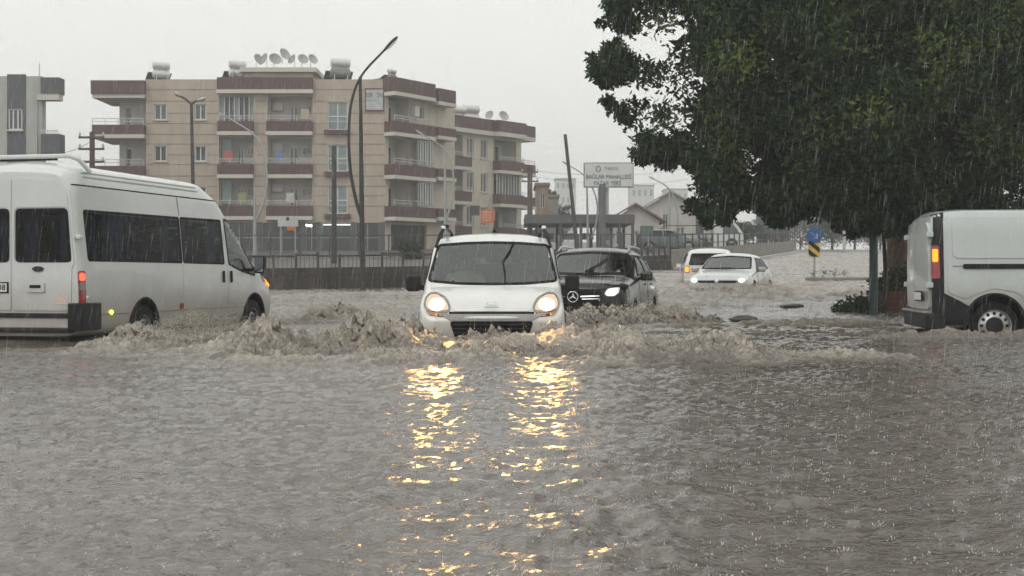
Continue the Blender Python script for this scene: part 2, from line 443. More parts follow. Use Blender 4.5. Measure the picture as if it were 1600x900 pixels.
    def window(s, poly, axis, parent, glass, name='window', frame=0.03, off=0.006, rub=None):
        g = s.patch(name, poly, axis, glass, parent, off=off-0.004, res=0.08, skirt=0)
        s.patch('window_seal', poly, axis, rub or M_RUBBER, g, off=off, res=0.06, holes=[shrink(poly, frame)], skirt=0.02)
        return g
    def line(s, pts, axis, r, m, parent, name='seam', off=0.0, step=0.04):
        out = []
        for a, b in zip(pts, pts[1:]):
            a = Vector(a); b = Vector(b); k = max(1, int((b-a).length/step))
            for t in range(k): q = a+(b-a)*(t/k); out.append(q)
        out.append(Vector(pts[-1])); P3 = []
        for q in out: h, n = s.hit(axis, q.x, q.y); P3.append(h+n*off)
        return MB().tube(P3, r, 5).build(name, m, parent, True)

def wheel(parent, x, y, z, R, rim, wd, style='steel', name='wheel'):
    sg = 1 if x > 0 else -1
    w = root(name, (x, y, z)); w.parent = parent
    t = MB().lathe([(rim*0.98, -wd/2), (R*0.93, -wd/2), (R, -wd*0.36), (R, wd*0.36), (R*0.93, wd/2), (rim*1.02, wd/2), (rim*0.97, wd*0.45)], (0, 0, 0), 'X', 40)
    t.build('tyre', M_RUBBER, w, True)
    o = sg*wd*0.5
    b = MB().lathe([(rim*1.0, o), (rim*0.93, o*0.93), (rim*0.88, o*0.6), (rim*0.6, o*0.75), (rim*0.55, o*0.85), (rim*0.3, o*0.85), (rim*0.28, o*0.95), (0.005, o*0.95)], (0, 0, 0), 'X', 40)
    rm = b.build('rim', M_STEEL, w, True)
    if style == 'steel':
        for k in range(12):
            a = 2*math.pi*k/12; c = (o*0.70, rim*0.74*math.cos(a), rim*0.74*math.sin(a))
            q = MB().lathe([(0.0, 0.012), (0.022, 0.010), (0.026, -0.01)], (0, 0, 0), 'X', 8, Matrix.Identity(3))
            q.v = [(c[0]+sg*p[0], c[1]+p[1], c[2]+p[2]) for p in q.v]
            q.build('rim_hole', M_RUBBER, rm, True)
    else:
        for k in range(5):
            a = 2*math.pi*k/5; MB().bar((o*0.9, 0, 0), (o*0.95, rim*0.93*math.cos(a), rim*0.93*math.sin(a)), 0.05, 0.03).build('spoke', M_STEEL, rm)
    MB().lathe([(rim*0.52, o*0.87), (rim*0.48, o*0.98), (0.002, o*1.0)], (0, 0, 0), 'X', 24).build('hub_cap', M_PLAST, w, True)
    return w
def wheelhouse(parent, yw, z, R, W, lip=None, side=(1, -1)):
    for sg in side:
        b = MB(); n = 20
        for i in range(n+1):
            a = -0.25*math.pi+1.5*math.pi*i/n
            for xx in (0.45, W-0.012): b.v.append((sg*xx, yw+R*1.0*math.cos(a), z+R*math.sin(a)))
        for i in range(n): b.f.append((2*i, 2*i+1, 2*i+3, 2*i+2))
        b.f.append(tuple(2*i for i in range(n+1)))
        b.build('wheel_arch_liner', M_RUBBER, parent, True)
        if lip:
            pts = [(sg*(W+0.004), yw+R*math.cos(a), z+R*math.sin(a)) for a in np.linspace(-0.2*math.pi, 1.2*math.pi, 28)]
            MB().tube(pts, 0.022, 6).build('wheel_arch', lip, parent, True)

def seat(parent, x, y, z, back=0.75, wd=0.5, sgn=1):
    st = root('seat', (x, y, z)); st.parent = parent       # faces -y
    MB().box((0, 0, 0.08), (wd, 0.5, 0.16)).build('cushion', M_SEAT, st, bevel=0.04)
    r = Matrix.Rotation(-0.18, 3, 'X')
    MB().box(r @ Vector((0, 0.27, back/2))+Vector((0, 0, 0.08)), (wd, 0.13, back), r).build('backrest', M_SEAT, st, bevel=0.05)
    MB().box(r @ Vector((0, 0.27, back+0.12))+Vector((0, 0, 0.08)), (0.27, 0.1, 0.2), r).build('headrest', M_SEAT, st, bevel=0.04)
    return st

def person(loc, rz, shirt, hair, label, arms=True):
    """seated figure facing local -y, hands forward on the wheel or the lap; one skinned body"""
    M_SKIN = mat('skin', (0.42, 0.25, 0.17), 0.55, var=0.08)
    r = root('person', loc, rz, label, 'person')
    V = [(0, 0.0, 0.12), (0, 0.03, 0.32), (0, 0.05, 0.50), (0, 0.03, 0.58), (0, 0.0, 0.66), (0, -0.01, 0.74)]
    R = [(0.16, 0.12), (0.15, 0.11), (0.15, 0.10), (0.055, 0.055), (0.075, 0.085), (0.075, 0.09)]
    E = [(0, 1), (1, 2), (2, 3), (3, 4), (4, 5)]
    for s in (-1, 1):
        b = len(V)
        V += [(s*0.17, 0.04, 0.50), (s*0.24, -0.06, 0.28), (s*0.17, -0.34, 0.36 if arms else 0.2), (s*0.15, -0.42, 0.39 if arms else 0.16)]
        R += [(0.065, 0.065), (0.05, 0.05), (0.036, 0.036), (0.042, 0.03)]
        E += [(2, b), (b, b+1), (b+1, b+2), (b+2, b+3)]
        h = b+3
        for k in range(5):                     # five fingers
            q = len(V); x = s*(0.15+(-0.035+0.0175*k)); ln = (0.04, 0.06, 0.065, 0.06, 0.045)[k]; bz = V[h][2]
            if k == 4: V += [(s*0.10, -0.42, bz+0.02), (s*0.085, -0.45, bz+0.03)]
            else: V += [(x, -0.45-ln*0.5, bz+0.012), (x, -0.45-ln*0.8, bz-0.015)]
            R += [(0.01, 0.01), (0.008, 0.008)]; E += [(h, q), (q, q+1)]
        b = len(V)
        V += [(s*0.10, -0.02, 0.10), (s*0.13, -0.42, 0.12), (s*0.13, -0.50, -0.28), (s*0.13, -0.66, -0.33)]
        R += [(0.09, 0.09), (0.065, 0.065), (0.045, 0.045), (0.04, 0.035)]
        E += [(0, b), (b, b+1), (b+1, b+2), (b+2, b+3)]
    me = bpy.data.meshes.new('body'); me.from_pydata(V, E, [])
    o = link('body', me, M_SKIN, r)
    sk = o.modifiers.new('skin', 'SKIN'); me.skin_vertices if me.skin_vertices else None
    if not me.skin_vertices:
        bm = bmesh.new(); bm.from_mesh(me); bm.verts.layers.skin.verify(); bm.to_mesh(me); bm.free()
    for i, d in enumerate(me.skin_vertices[0].data): d.radius = R[i]; d.use_root = (i == 0)
    sk.use_smooth_shade = True
    sb = o.modifiers.new('sub', 'SUBSURF'); sb.levels = 1; sb.render_levels = 2
    # head details
    hd = MB().lathe([(0.001, 0.11), (0.05, 0.10), (0.085, 0.06), (0.092, 0.01), (0.085, -0.04), (0.07, -0.07)], (0, 0.02, 0.745), 'Z', 16)
    hd.build('hair', hair, r, True)
    MB().tube([(0, -0.085, 0.73), (0, -0.108, 0.70), (0, -0.09, 0.69)], [0.01, 0.016, 0.012], 6).build('nose', M_SKIN, r, True)
    for s in (-1, 1):
        MB().lathe([(0.001, -0.012), (0.012, 0), (0.001, 0.012)], (s*0.032, -0.084, 0.735), 'Y', 8).build('eye', M_RUBBER, r, True)
        MB().tube([(s*0.078, 0.0, 0.75), (s*0.088, 0.012, 0.725), (s*0.078, 0.005, 0.69)], [0.012, 0.018, 0.01], 6).build('ear', M_SKIN, r, True)
    MB().tube([(-0.025, -0.084, 0.665), (0, -0.09, 0.663), (0.025, -0.084, 0.665)], 0.006, 5).build('mouth', M_SEAT, r, True)
    b = MB()
    for i, (z, a, c) in enumerate(((0.05, 0.185, 0.15), (0.2, 0.185, 0.145), (0.36, 0.18, 0.14), (0.47, 0.205, 0.125), (0.535, 0.17, 0.10), (0.575, 0.085, 0.08))):
        for k in range(18): t = 2*math.pi*k/18; b.v.append((a*math.cos(t), 0.03+c*math.sin(t), z))
    for i in range(5):
        for k in range(18): p = i*18+k; q = i*18+(k+1) % 18; b.f.append((p, q, q+18, p+18))
    for s in (-1, 1): b.tube([(s*0.15, 0.04, 0.51), (s*0.20, 0.0, 0.40), (s*0.24, -0.06, 0.28), (s*0.22, -0.14, 0.30 if arms else 0.25)], [0.085, 0.075, 0.066, 0.06], 10)
    b.build('shirt', shirt, r, True)
    return r
# ------------------------------------------------------------------ vehicles (front towards local -y, right-hand side towards local -x)
def mir(x, y, z, m, parent, sg, sz=(0.16, 0.12, 0.19), shell=M_PLAST):
    mm = root('mirror', (sg*x, y, z)); mm.parent = parent
    MB().box((0, 0, 0), sz).build('housing', shell, mm, bevel=0.035)
    MB().bar((-sg*sz[0]*0.3, 0, -sz[2]*0.2), (-sg*(sz[0]*0.5+0.12), 0.03, -sz[2]*0.35), 0.05, 0.06).build('arm', M_PLAST, mm, bevel=0.01)
    MB().box((0, sz[1]/2+0.004, 0), (sz[0]*0.8, 0.006, sz[2]*0.8)).build('mirror_glass', M_CHROME, mm)
    return mm
def plate(parent, loc, rot, txt, wd=0.52, size=0.085, tx=0.0, align='CENTER'):
    p = root('number_plate', loc); p.parent = parent; p.rotation_euler = rot
    MB().box((0, 0, 0), (wd+0.04, 0.015, 0.145)).build('plate_holder', M_RUBBER, p)
    MB().box((0, -0.01, 0), (wd, 0.008, 0.11)).build('plate_face', mat('plate_white', (0.7, 0.7, 0.68), 0.4), p)
    if txt: text_part('plate_lettering', txt, size, M_RUBBER, p, (tx, -0.017, 0), (math.pi/2, 0, 0), align, 0.002)
    return p
def steering(parent, x, y, z):
    pts = [(x+0.18*math.cos(a), y+0.09*math.sin(a)*0.6, z+0.17*math.sin(a)) for a in np.linspace(0, 2*math.pi, 25)]
    MB().tube(pts, 0.016, 6, cap=False).build('steering_wheel', M_RUBBER, parent, True)

# ---- small white van coming straight at the camera
QX, QY, QZ = -0.23, 15.1, -0.30
q = root('small_van', (QX, QY, QZ), 0.0, 'small white passenger van with lit headlights pushing a bow wave towards the camera', 'van')
lo = [(.20, .74), (.34, .825), (.58, .84)]
B = Body([
    (0.00, [(.22, .56), (.34, .67), (.50, .71), (.61, .69), (.635, .63), (.655, .55)], .67),
    (0.05, [(.20, .66), (.34, .755), (.50, .80), (.66, .785), (.685, .71), (.70, .62)], .715),
    (0.20, [(.20, .72), (.34, .815), (.54, .84), (.78, .82), (.815, .75), (.835, .66)], .855),
    (0.48, lo+[(.885, .815), (.915, .765), (.93, .69)], .948),
    (0.74, lo+[(.96, .81), (.98, .775), (.99, .73)], 1.005),
    (0.86, lo+[(.99, .815), (1.05, .785), (1.09, .74)], 1.11),
    (1.50, lo+[(1.03, .835), (1.30, .795), (1.515, .715)], 1.565),
    (1.72, lo+[(1.04, .84), (1.34, .795), (1.575, .69)], 1.64),
    (2.60, lo+[(1.05, .84), (1.35, .795), (1.605, .68)], 1.68),
    (3.60, lo+[(1.05, .825), (1.34, .76), (1.58, .63)], 1.665),
    (3.86, lo+[(1.05, .80), (1.32, .73), (1.50, .61)], 1.57),
    (3.96, [(.28, .68), (.4, .76), (.62, .78), (1.0, .74), (1.25, .65), (1.36, .54)], 1.42)], bulge=(0.09, 0.03))
ws = rounded([(-.775, 1.045), (-.40, 1.012), (0, 1.006), (.40, 1.012), (.775, 1.045), (.685, 1.505), (.35, 1.53), (0, 1.54), (-.35, 1.53), (-.685, 1.505)], 0.06)
B.cut('F', ws)
sw1 = rounded([(0.95, 1.08), (1.95, 1.06), (1.98, 1.50), (1.62, 1.50)], 0.06)
sw2 = rounded([(2.06, 1.06), (2.95, 1.07), (2.92, 1.50), (2.06, 1.51)], 0.06)
sw3 = rounded([(3.05, 1.10), (3.6, 1.15), (3.55, 1.47), (3.03, 1.49)], 0.06)
rwn = rounded([(-.6, 1.08), (.6, 1.08), (.52, 1.42), (-.52, 1.42)], 0.06)
for a in ('L', 'R'):
    for s_ in (sw1, sw2, sw3): B.cut(a, s_)
B.cut('B', rwn)
B.arch(0.72, .32, .36); B.arch(3.2, .32, .36)
B.shell(M_WHITE, q)
B.window(ws, 'F', q, M_GLASSW, 'windscreen', 0.026)
for a in ('L', 'R'):
    for s_ in (sw1, sw2, sw3): B.window(s_, a, q, M_GLASS)
B.window(rwn, 'B', q, M_GLASS, 'rear_window')
# bonnet and bumper panels
B.patch('bonnet', rounded([(-.44, .715), (.44, .715), (.50, .86), (.70, .955), (0, .99), (-.70, .955), (-.50, .86)], .05), 'F', M_WHITE, q, off=.006, res=.04)
B.patch('bonnet_gap', rounded([(-.48, .685), (.48, .685), (.48, .712), (-.48, .712)], .008), 'F', M_RUBBER, q, off=.004, res=.04)
B.patch('bumper_insert', rounded([(-.46, .615), (.46, .615), (.62, .70), (.49, .68), (-.49, .68), (-.62, .70)], .01), 'F', M_GREYP, q, off=.012, res=.04)
gr = B.patch('lower_grille', rounded([(-.40, .40), (.40, .40), (.47, .61), (-.47, .61)], .04), 'F', M_RUBBER, q, off=.008, res=.05)
for k in range(4): B.line([(-.44+.01*k, .57-.045*k), (.44-.01*k, .57-.045*k)], 'F', .007, M_PLAST, gr, 'grille_bar', .014)
for sg in (-1, 1):
    hp = [(.462, .735), (.475, .80), (.53, .875), (.63, .925), (.715, .925), (.765, .87), (.775, .78), (.745, .725), (.60, .70), (.49, .705)]
    f = (lambda P: [(sg*a, b) for a, b in P])
    h = B.patch('headlight', rounded(f(hp), .03), 'F', M_LAMPH, q, off=.005, res=.03)
    cx = sg*.622; cz = .80
    refl = shrink(rounded(f(hp), .03), .024)
    B.patch('reflector_bowl', refl, 'F', M_BEAMR, h, off=.009, res=.04)
    disc = [(cx+.092*math.cos(t), cz-.015+.066*math.sin(t)) for t in np.linspace(0, 2*math.pi, 20)[:-1]]
    B.patch('headlight_bulb', disc, 'F', M_HEAD, h, off=.016, res=.05)
    B.patch('indicator', rounded(f([(.49, .70), (.60, .695), (.745, .72), (.70, .672), (.56, .655)]), .01), 'F', M_AMBERD, h, off=.012, res=.03)
    B.patch('headlight_rim', rounded(f(hp), .03), 'F', M_GREYP, h, off=.010, res=.03, holes=[shrink(rounded(f(hp), .03), .014)])
    mir(.95, 1.0, 1.03, None, q, sg, (.17, .13, .20))
    ry = np.linspace(1.66, 3.45, 14)
    pts = [(sg*(.61), y, 1.725-.015*abs(y-2.4)) for y in ry]+[(sg*.60, 3.55, 1.62)]
    rr = MB().tube(pts, .022, 8).build('roof_rail', M_PLAST, q, True)
    MB().tube([(sg*.705, 1.40, 1.47), (sg*.665, 1.54, 1.61), (sg*.615, 1.70, 1.722)], [.016, .024, .026], 8).build('rail_foot', M_PLAST, rr, True)
    MB().lathe([(.001, -.03), (.03, -.02), (.034, .0), (.03, .02), (.001, .03)], (sg*.625, 1.66, 1.715), 'Z', 10).build('rail_tip', M_CHROME, rr, True)
    MB().box((sg*.60, 1.74, 1.735), (.085, .14, .045)).build('rail_end', M_PLAST, rr, bevel=.015)
    B.line([(.90, .42), (.92, 1.05)], 'L' if sg < 0 else 'R', .005, M_RUBBER, q, 'door_seam')
    B.line([(2.0, .35), (2.02, 1.5)], 'L' if sg < 0 else 'R', .005, M_RUBBER, q, 'door_seam')
    wheel(q, sg*.72, .72, .30, .30, .19, .18); wheel(q, sg*.72, 3.2, .30, .30, .19, .18)
wheelhouse(q, .72, .32, .36, .835, M_PLAST); wheelhouse(q, 3.2, .32, .36, .835, M_PLAST)
text_part('badge_lettering', 'FIAT', .065, M_CHROME, q, (0, .075, .80), (math.radians(52), 0, 0), extrude=.004, sx=1.0)
MB().box((0, .01, .765), (.16, .01, .012)).build('badge_bar', M_CHROME, q)
an = MB().tube([(.01, 1.80, 1.66), (.01, 1.80, 1.69)], [.03, .018], 8).build('antenna', M_RUBBER, q, True)
MB().tube([(.01, 1.80, 1.69), (.012, 1.90, 1.82)], [.006, .003], 6).build('antenna_rod', M_RUBBER, an, True)
wp = B.line([(.15, 1.02), (.145, 1.16), (.12, 1.28), (.20, 1.40), (.25, 1.52)], 'F', .010, M_RUBBER, q, 'wiper', .022)
B.patch('rear_view_mirror', rounded([(-.17, 1.47), (.20, 1.49), (.16, 1.535), (-.15, 1.535)], .01), 'F', M_RUBBER, q, off=-.05, res=.05)
MB().box((0, 1.05, .92), (1.45, .5, .16)).build('dashboard', M_LINING, q, bevel=.05)
MB().box((0, 2.3, .38), (1.5, 3.0, .06)).build('cabin_floor', M_LINING, q)
steering(q, .36, 1.32, 1.03)
for sx_ in (-.36, .36): seat(q, sx_, 1.85, .48)
for sx_ in (-.4, 0, .4): seat(q, sx_, 2.75, .50)
M_SHIRT1 = mat('pale_shirt', (.55, .50, .45), .9); M_SHIRT2 = mat('brown_shirt', (.20, .13, .11), .9); M_HAIR = mat('dark_hair', (.012, .010, .009), .7)
person((QX+.36, QY+1.80, QZ+.60), 0, M_SHIRT2, M_HAIR, 'driver in a dark brown top behind the wheel of the small white van')
person((QX-.36, QY+1.80, QZ+.60), 0, M_SHIRT1, M_HAIR, 'passenger in a pale top in the front seat of the small white van', arms=False)
for sg in (-1, 1):
    ld = bpy.data.lights.new('headlight_beam', 'SPOT'); lo_ = bpy.data.objects.new('headlight_beam', ld); COL.objects.link(lo_); lo_.parent = q
    ld.energy = 28; ld.color = (1, .54, .15); ld.spot_size = math.radians(110); ld.spot_blend = 1.0; ld.shadow_soft_size = .22
    lo_.location = (sg*.63, -.10, .80); lo_.rotation_euler = (math.radians(-78), 0, math.radians(180) if False else 0)
    lo_.rotation_euler = Vector((0.0, -1, -.12)).to_track_quat('-Z', 'Y').to_euler()

# ---- high-roof minibus on the other lane, seen from behind
TL = 6.3; th = math.pi-math.asin(.235)
c_, s_ = math.cos(th), math.sin(th)
corner = Vector((-.985*c_-TL*s_, -.985*s_+TL*c_))
TX, TY = -5.62-corner.x, 17.5-corner.y
tb = root('minibus', (TX, TY, -.30), th, 'white high-roof minibus with dark curtained windows ploughing through the flood', 'minibus')
lo = [(.30, .88), (.42, .955), (.80, .985)]
up = lambda h, u, e: [h, u, e]
B = Body([
    (0.00, [(.36, .68), (.46, .80), (.62, .84), (.80, .80), (.84, .74), (.86, .62)], .88),
    (0.08, [(.33, .80), (.45, .90), (.68, .93), (.95, .88), (.99, .80), (1.01, .68)], 1.03),
    (0.60, [(.30, .86), (.42, .95), (.80, .98), (1.16, .93), (1.21, .86), (1.24, .76)], 1.27),
    (0.78, [(.30, .87), (.42, .955), (.80, .985), (1.22, .945), (1.32, .88), (1.37, .78)], 1.41),
    (1.95, lo+[(1.30, .965), (2.18, .86), (2.29, .74)], 2.36),
    (2.10, lo+[(1.30, .965), (2.28, .865), (2.40, .74)], 2.48),
    (2.50, lo+[(1.30, .965), (2.31, .87), (2.54, .76)], 2.64),
    (6.05, lo+[(1.30, .965), (2.31, .87), (2.55, .78)], 2.65),
    (6.24, [(.30, .88), (.42, .955), (.80, .98), (1.30, .95), (2.28, .85), (2.50, .74)], 2.58),
    (6.30, [(.32, .86), (.42, .93), (.80, .955), (1.30, .93), (2.24, .82), (2.44, .69)], 2.50)], bulge=(.10, .02), step=.035, counts=[3, 4, 7, 8, 14, 6, 4, 5])
Y = lambda t: TL-t
wa = rounded([(Y(.22), 1.31), (Y(2.845), 1.30), (Y(2.845), 2.0), (Y(.20), 1.99)], .05)
wb = rounded([(Y(2.865), 1.30), (Y(4.28), 1.29), (Y(4.28), 2.01), (Y(2.865), 2.0)], .05)
wc = rounded([(Y(4.42), 1.29), (Y(4.85), 1.19), (Y(5.45), 1.10), (Y(5.50), 1.22), (Y(4.78), 2.02), (Y(4.40), 2.04)], .05)
wf = rounded([(-.84, 1.44), (0, 1.40), (.84, 1.44), (.76, 2.20), (0, 2.27), (-.76, 2.20)], .08)
wr1 = rounded([(-.86, 1.29), (-.045, 1.29), (-.045, 2.0), (-.80, 2.0)], .07); wr2 = mirror(wr1)
for a in ('L', 'R'):
    for w_ in (wa, wb, wc): B.cut(a, w_)
B.cut('F', wf); B.cut('B', wr1); B.cut('B', wr2)
YR, YF = Y(1.70), Y(5.40)
B.arch(YR, .40, .40); B.arch(YF, .40, .42)
B.shell(M_BUS, tb, zlin=.6)
B.window(wf, 'F', tb, M_GLASSW, 'windscreen', .04)
for a in ('L', 'R'):
    for w_, g in ((wa, M_GLASSD), (wb, M_GLASSD), (wc, M_GLASS)): B.window(w_, a, tb, g, frame=.035)
B.window(wr1, 'B', tb, M_GLASSD, 'rear_window', .04); B.window(wr2, 'B', tb, M_GLASSD, 'rear_window', .04)
for a in ('L', 'R'):
    sdp = rounded([(Y(2.856), .50), (Y(4.32), .47), (Y(4.36), 2.26), (Y(2.856), 2.26)], .03)
    d1 = B.patch('sliding_door', sdp, a, M_BUS, tb, off=.006, res=.07, holes=[shrink(wb, -.004)])
    fd = rounded([(Y(4.38), .47), (Y(5.0), .46), (Y(5.12), .80), (Y(5.55), .96), (Y(5.66), 1.16), (Y(4.80), 2.10), (Y(4.37), 2.13)], .04)
    d2 = B.patch('front_door', fd, a, M_BUS, tb, off=.006, res=.06, holes=[shrink(wc, -.015)])
    B.patch('door_handle', rounded([(Y(4.17), 1.0), (Y(4.23), 1.0), (Y(4.23), 1.19), (Y(4.17), 1.19)], .02), a, M_RUBBER, d1, off=.03, res=.05)
    B.patch('door_handle', rounded([(Y(4.45), 1.0), (Y(4.51), 1.0), (Y(4.51), 1.19), (Y(4.45), 1.19)], .02), a, M_RUBBER, d2, off=.03, res=.05)
    B.line([(Y(.05), 2.31), (Y(4.25), 2.31)], a, .010, M_RUBBER, tb, 'roof_seam')
    B.line([(Y(2.3), 2.31), (Y(2.38), 2.02)], a, .006, M_RUBBER, tb, 'panel_seam') if False else None
    B.line([(Y(2.83), 2.30), (Y(2.86), 2.02)], a, .006, M_RUBBER, tb, 'panel_seam')
    B.line([(Y(.35), .60), (Y(1.25), .60)], a, .007, M_GREYP, tb, 'side_moulding', .004)
    B.line([(Y(2.15), .60), (Y(5.0), .60)], a, .007, M_GREYP, tb, 'side_moulding', .004)
    B.patch('fuel_flap', rounded([(Y(4.0), 1.13), (Y(3.86), 1.13), (Y(3.86), 1.24), (Y(4.0), 1.24)], .02), a, M_BUS, tb, off=.008, res=.05)
    for k, zz in enumerate((2.43, 2.49)): B.line([(Y(.3), zz), (Y(3.6), zz)], a, .014, M_BUS, tb, 'roof_rib', .003)
    B.patch('marker_lamp', [(Y(.78)+.03*math.cos(t), .62+.03*math.sin(t)) for t in np.linspace(0, 6.28, 12)[:-1]], a, M_YELLOWLIT, tb, off=.02)
    B.patch('side_reflector', rounded([(Y(2.75), .62), (Y(2.85), .62), (Y(2.85), .70), (Y(2.75), .70)], .01), a, M_RED, tb, off=.012)
    fl = B.patch('front_lamp', rounded([(.16, .98), (.46, 1.02), (.56, 1.18), (.50, 1.20), (.22, 1.10)], .03), a, M_LENS, tb, off=.012, res=.04)
    B.patch('front_indicator', rounded([(.12, .92), (.26, .96), (.30, 1.08), (.18, 1.06)], .02), a, M_AMBER, tb, off=.016, res=.04)
    sg = -1 if a == 'L' else 1
    # tail lamp on the rear corner
    tl = B.patch('tail_lamp', rounded([(Y(.012), .73), (Y(.13), .75), (Y(.13), 1.18), (Y(.012), 1.18)], .03), a, M_RED, tb, off=.014, res=.04)
    B.patch('tail_light', rounded([(Y(.02), 1.05), (Y(.11), 1.05), (Y(.11), 1.15), (Y(.02), 1.15)], .03), a, M_REDLIT, tl, off=.022, res=.04)
    B.patch('reversing_lamp', rounded([(Y(.02), .92), (Y(.115), .92), (Y(.115), 1.03), (Y(.02), 1.03)], .02), a, M_GREYP, tl, off=.020, res=.04)
    MB().box((sg*.96, Y(.02), 1.62), (.07, .10, .06)).build('door_hinge', M_BUS, tb, bevel=.015)
    mir(1.13, Y(5.30), 1.30, None, tb, sg, (.19, .13, .30))
    wheel(tb, sg*.86, YR, .36, .345, .21, .2); wheel(tb, sg*.86, YF, .36, .345, .21, .2)
    # bumper corner wrapping round to the side
    pts = [(sg*.99, Y(.52)), (sg*1.02, Y(.3)), (sg*1.02, Y(-.02)), (sg*.95, Y(-.08)), (sg*.86, Y(-.11)), (sg*.86, Y(-.02)), (sg*.90, Y(0.0)), (sg*.96, Y(.06)), (sg*.955, Y(.52))]
    MB().prism(pts if sg < 0 else pts[::-1], lambda a_, b_, d: (a_, b_, d), .40, .76).build('bumper_corner', M_PLAST, tb, True, 30, bevel=.03)
    rd = [(sg*.02, .66), (sg*.855, .66), (sg*.865, 1.22), (sg*.90, 1.28), (sg*.79, 2.18), (sg*.66, 2.36), (sg*.02, 2.40)]
    r_ = B.patch('rear_door', rounded(rd, .03), 'B', M_BUS, tb, off=.012, res=.06, holes=[shrink(wr1 if sg < 0 else wr2, -.015)])
    B.patch('door_handle', rounded([(sg*.22, .90), (sg*.48, .90), (sg*.48, 1.03), (sg*.22, 1.03)], .02), 'B', M_BUS, r_, off=.030, res=.05)
    B.patch('handle_grip', rounded([(sg*.27, .955), (sg*.43, .955), (sg*.43, .995), (sg*.27, .995)], .01), 'B', M_RUBBER, r_, off=.036, res=.05)
    MB().box((sg*.885, Y(-.01), .63), (.13, .05, .06)).build('bumper_bracket', M_CHROME, tb, bevel=.01)
B.patch('badge', [(-.385+.085*math.cos(t), 1.205+.036*math.sin(t)) for t in np.linspace(0, 2*math.pi, 20)[:-1]], 'B', M_BLACKP, tb, off=.024)
B.patch('notice_sticker', rounded([(-.63, .74), (-.82, .74), (-.82, .85), (-.63, .85)], .01), 'B', mat('sticker_pink', (.62, .48, .45), .6, var=.3, vs=40), tb, off=.018)
MB().box((0, Y(-.07), .60), (1.72, .08, .055)).build('bumper_strip', M_PLAST, tb, bevel=.01)
MB().box((0, Y(-.04), .50), (1.72, .07, .14)).build('bumper_step', M_BUS, tb, bevel=.015)
MB().box((0, Y(-.03), .40), (1.80, .10, .06)).build('bumper_lip', M_PLAST, tb, bevel=.015)
MB().box((0, Y(.55), .26), (1.6, 1.0, .20)).build('underbody', M_RUBBER, tb)
MB().box((0, 3.0, .28), (1.5, 4.6, .12)).build('chassis', M_RUBBER, tb)
plate(tb, (.32, Y(-.035), .96), (0, 0, math.pi), '38', .50, .11, .235, 'RIGHT')
wheelhouse(tb, YR, .40, .40, .968, M_PLAST); wheelhouse(tb, YF, .40, .42, .96, M_PLAST)
rk = MB(); xs = np.linspace(-.80, .80, 17)
rk.tube([(-.86, Y(.45), 2.50), (-.78, Y(.30), 2.66)]+[(x, Y(.25), 2.705) for x in np.linspace(-.66, .66, 9)]+[(.78, Y(.30), 2.66), (.86, Y(.45), 2.50)], .032, 8)
rko = rk.build('roof_rack_hoop', M_BUS, tb, True)
MB().box((0, Y(.27), 2.665), (.95, .03, .03)).build('rack_crossbar', M_PLAST, rko)
MB().box((0, 3.4, .58), (1.8, 5.2, .06)).build('cabin_floor', M_LINING, tb)
for k, yy in enumerate((2.5, 3.35, 4.2, 5.1)):
    for xx in (-.58, .12, .60): seat(tb, xx, yy, .72, .72, .46)
for xx in (-.5, .5): seat(tb, xx, 1.7, .75, .72, .5)
MB().box((0, .98, 1.12), (1.6, .5, .2)).build('dashboard', M_LINING, tb, bevel=.05)
def curtain(y0, y1, x, z0, z1, parent, seed):
    n = int((y1-y0)/.015); b = MB(); rr = random.Random(seed); ph = rr.random()*6
    for i in range(n+1):
        y = y0+(y1-y0)*i/n; dx = .018*math.sin(y*70+ph)+.01*math.sin(y*23+ph)
        b.v += [(x+dx, y, z0), (x+dx*.6, y, z1)]
    for i in range(n): b.f.append((2*i, 2*i+1, 2*i+3, 2*i+2))
    b.build('curtain', M_CURTAIN, parent, True, 80)
for x in (-.85, .85):
    for k, (a_, b_) in enumerate(((.22, .55), (.75, 1.30), (1.42, 1.52), (2.45, 2.62), (2.95, 3.12), (3.9, 4.2))): curtain(Y(b_), Y(a_), x, 1.2, 2.05, tb, k)
def curtain_r(x0, x1, y, parent, seed):
    n = int((x1-x0)/.015); b = MB(); ph = seed*1.3
    for i in range(n+1):
        x = x0+(x1-x0)*i/n; d = .018*math.sin(x*70+ph); b.v += [(x, y+d, 1.2), (x, y+d*.6, 2.05)]
    for i in range(n): b.f.append((2*i, 2*i+1, 2*i+3, 2*i+2))
    b.build('curtain', M_CURTAIN, parent, True, 80)
for k, (a_, b_) in enumerate(((-.84, -.62), (-.30, -.08), (.08, .25), (.6, .84))): curtain_r(a_, b_, Y(.12), tb, k)

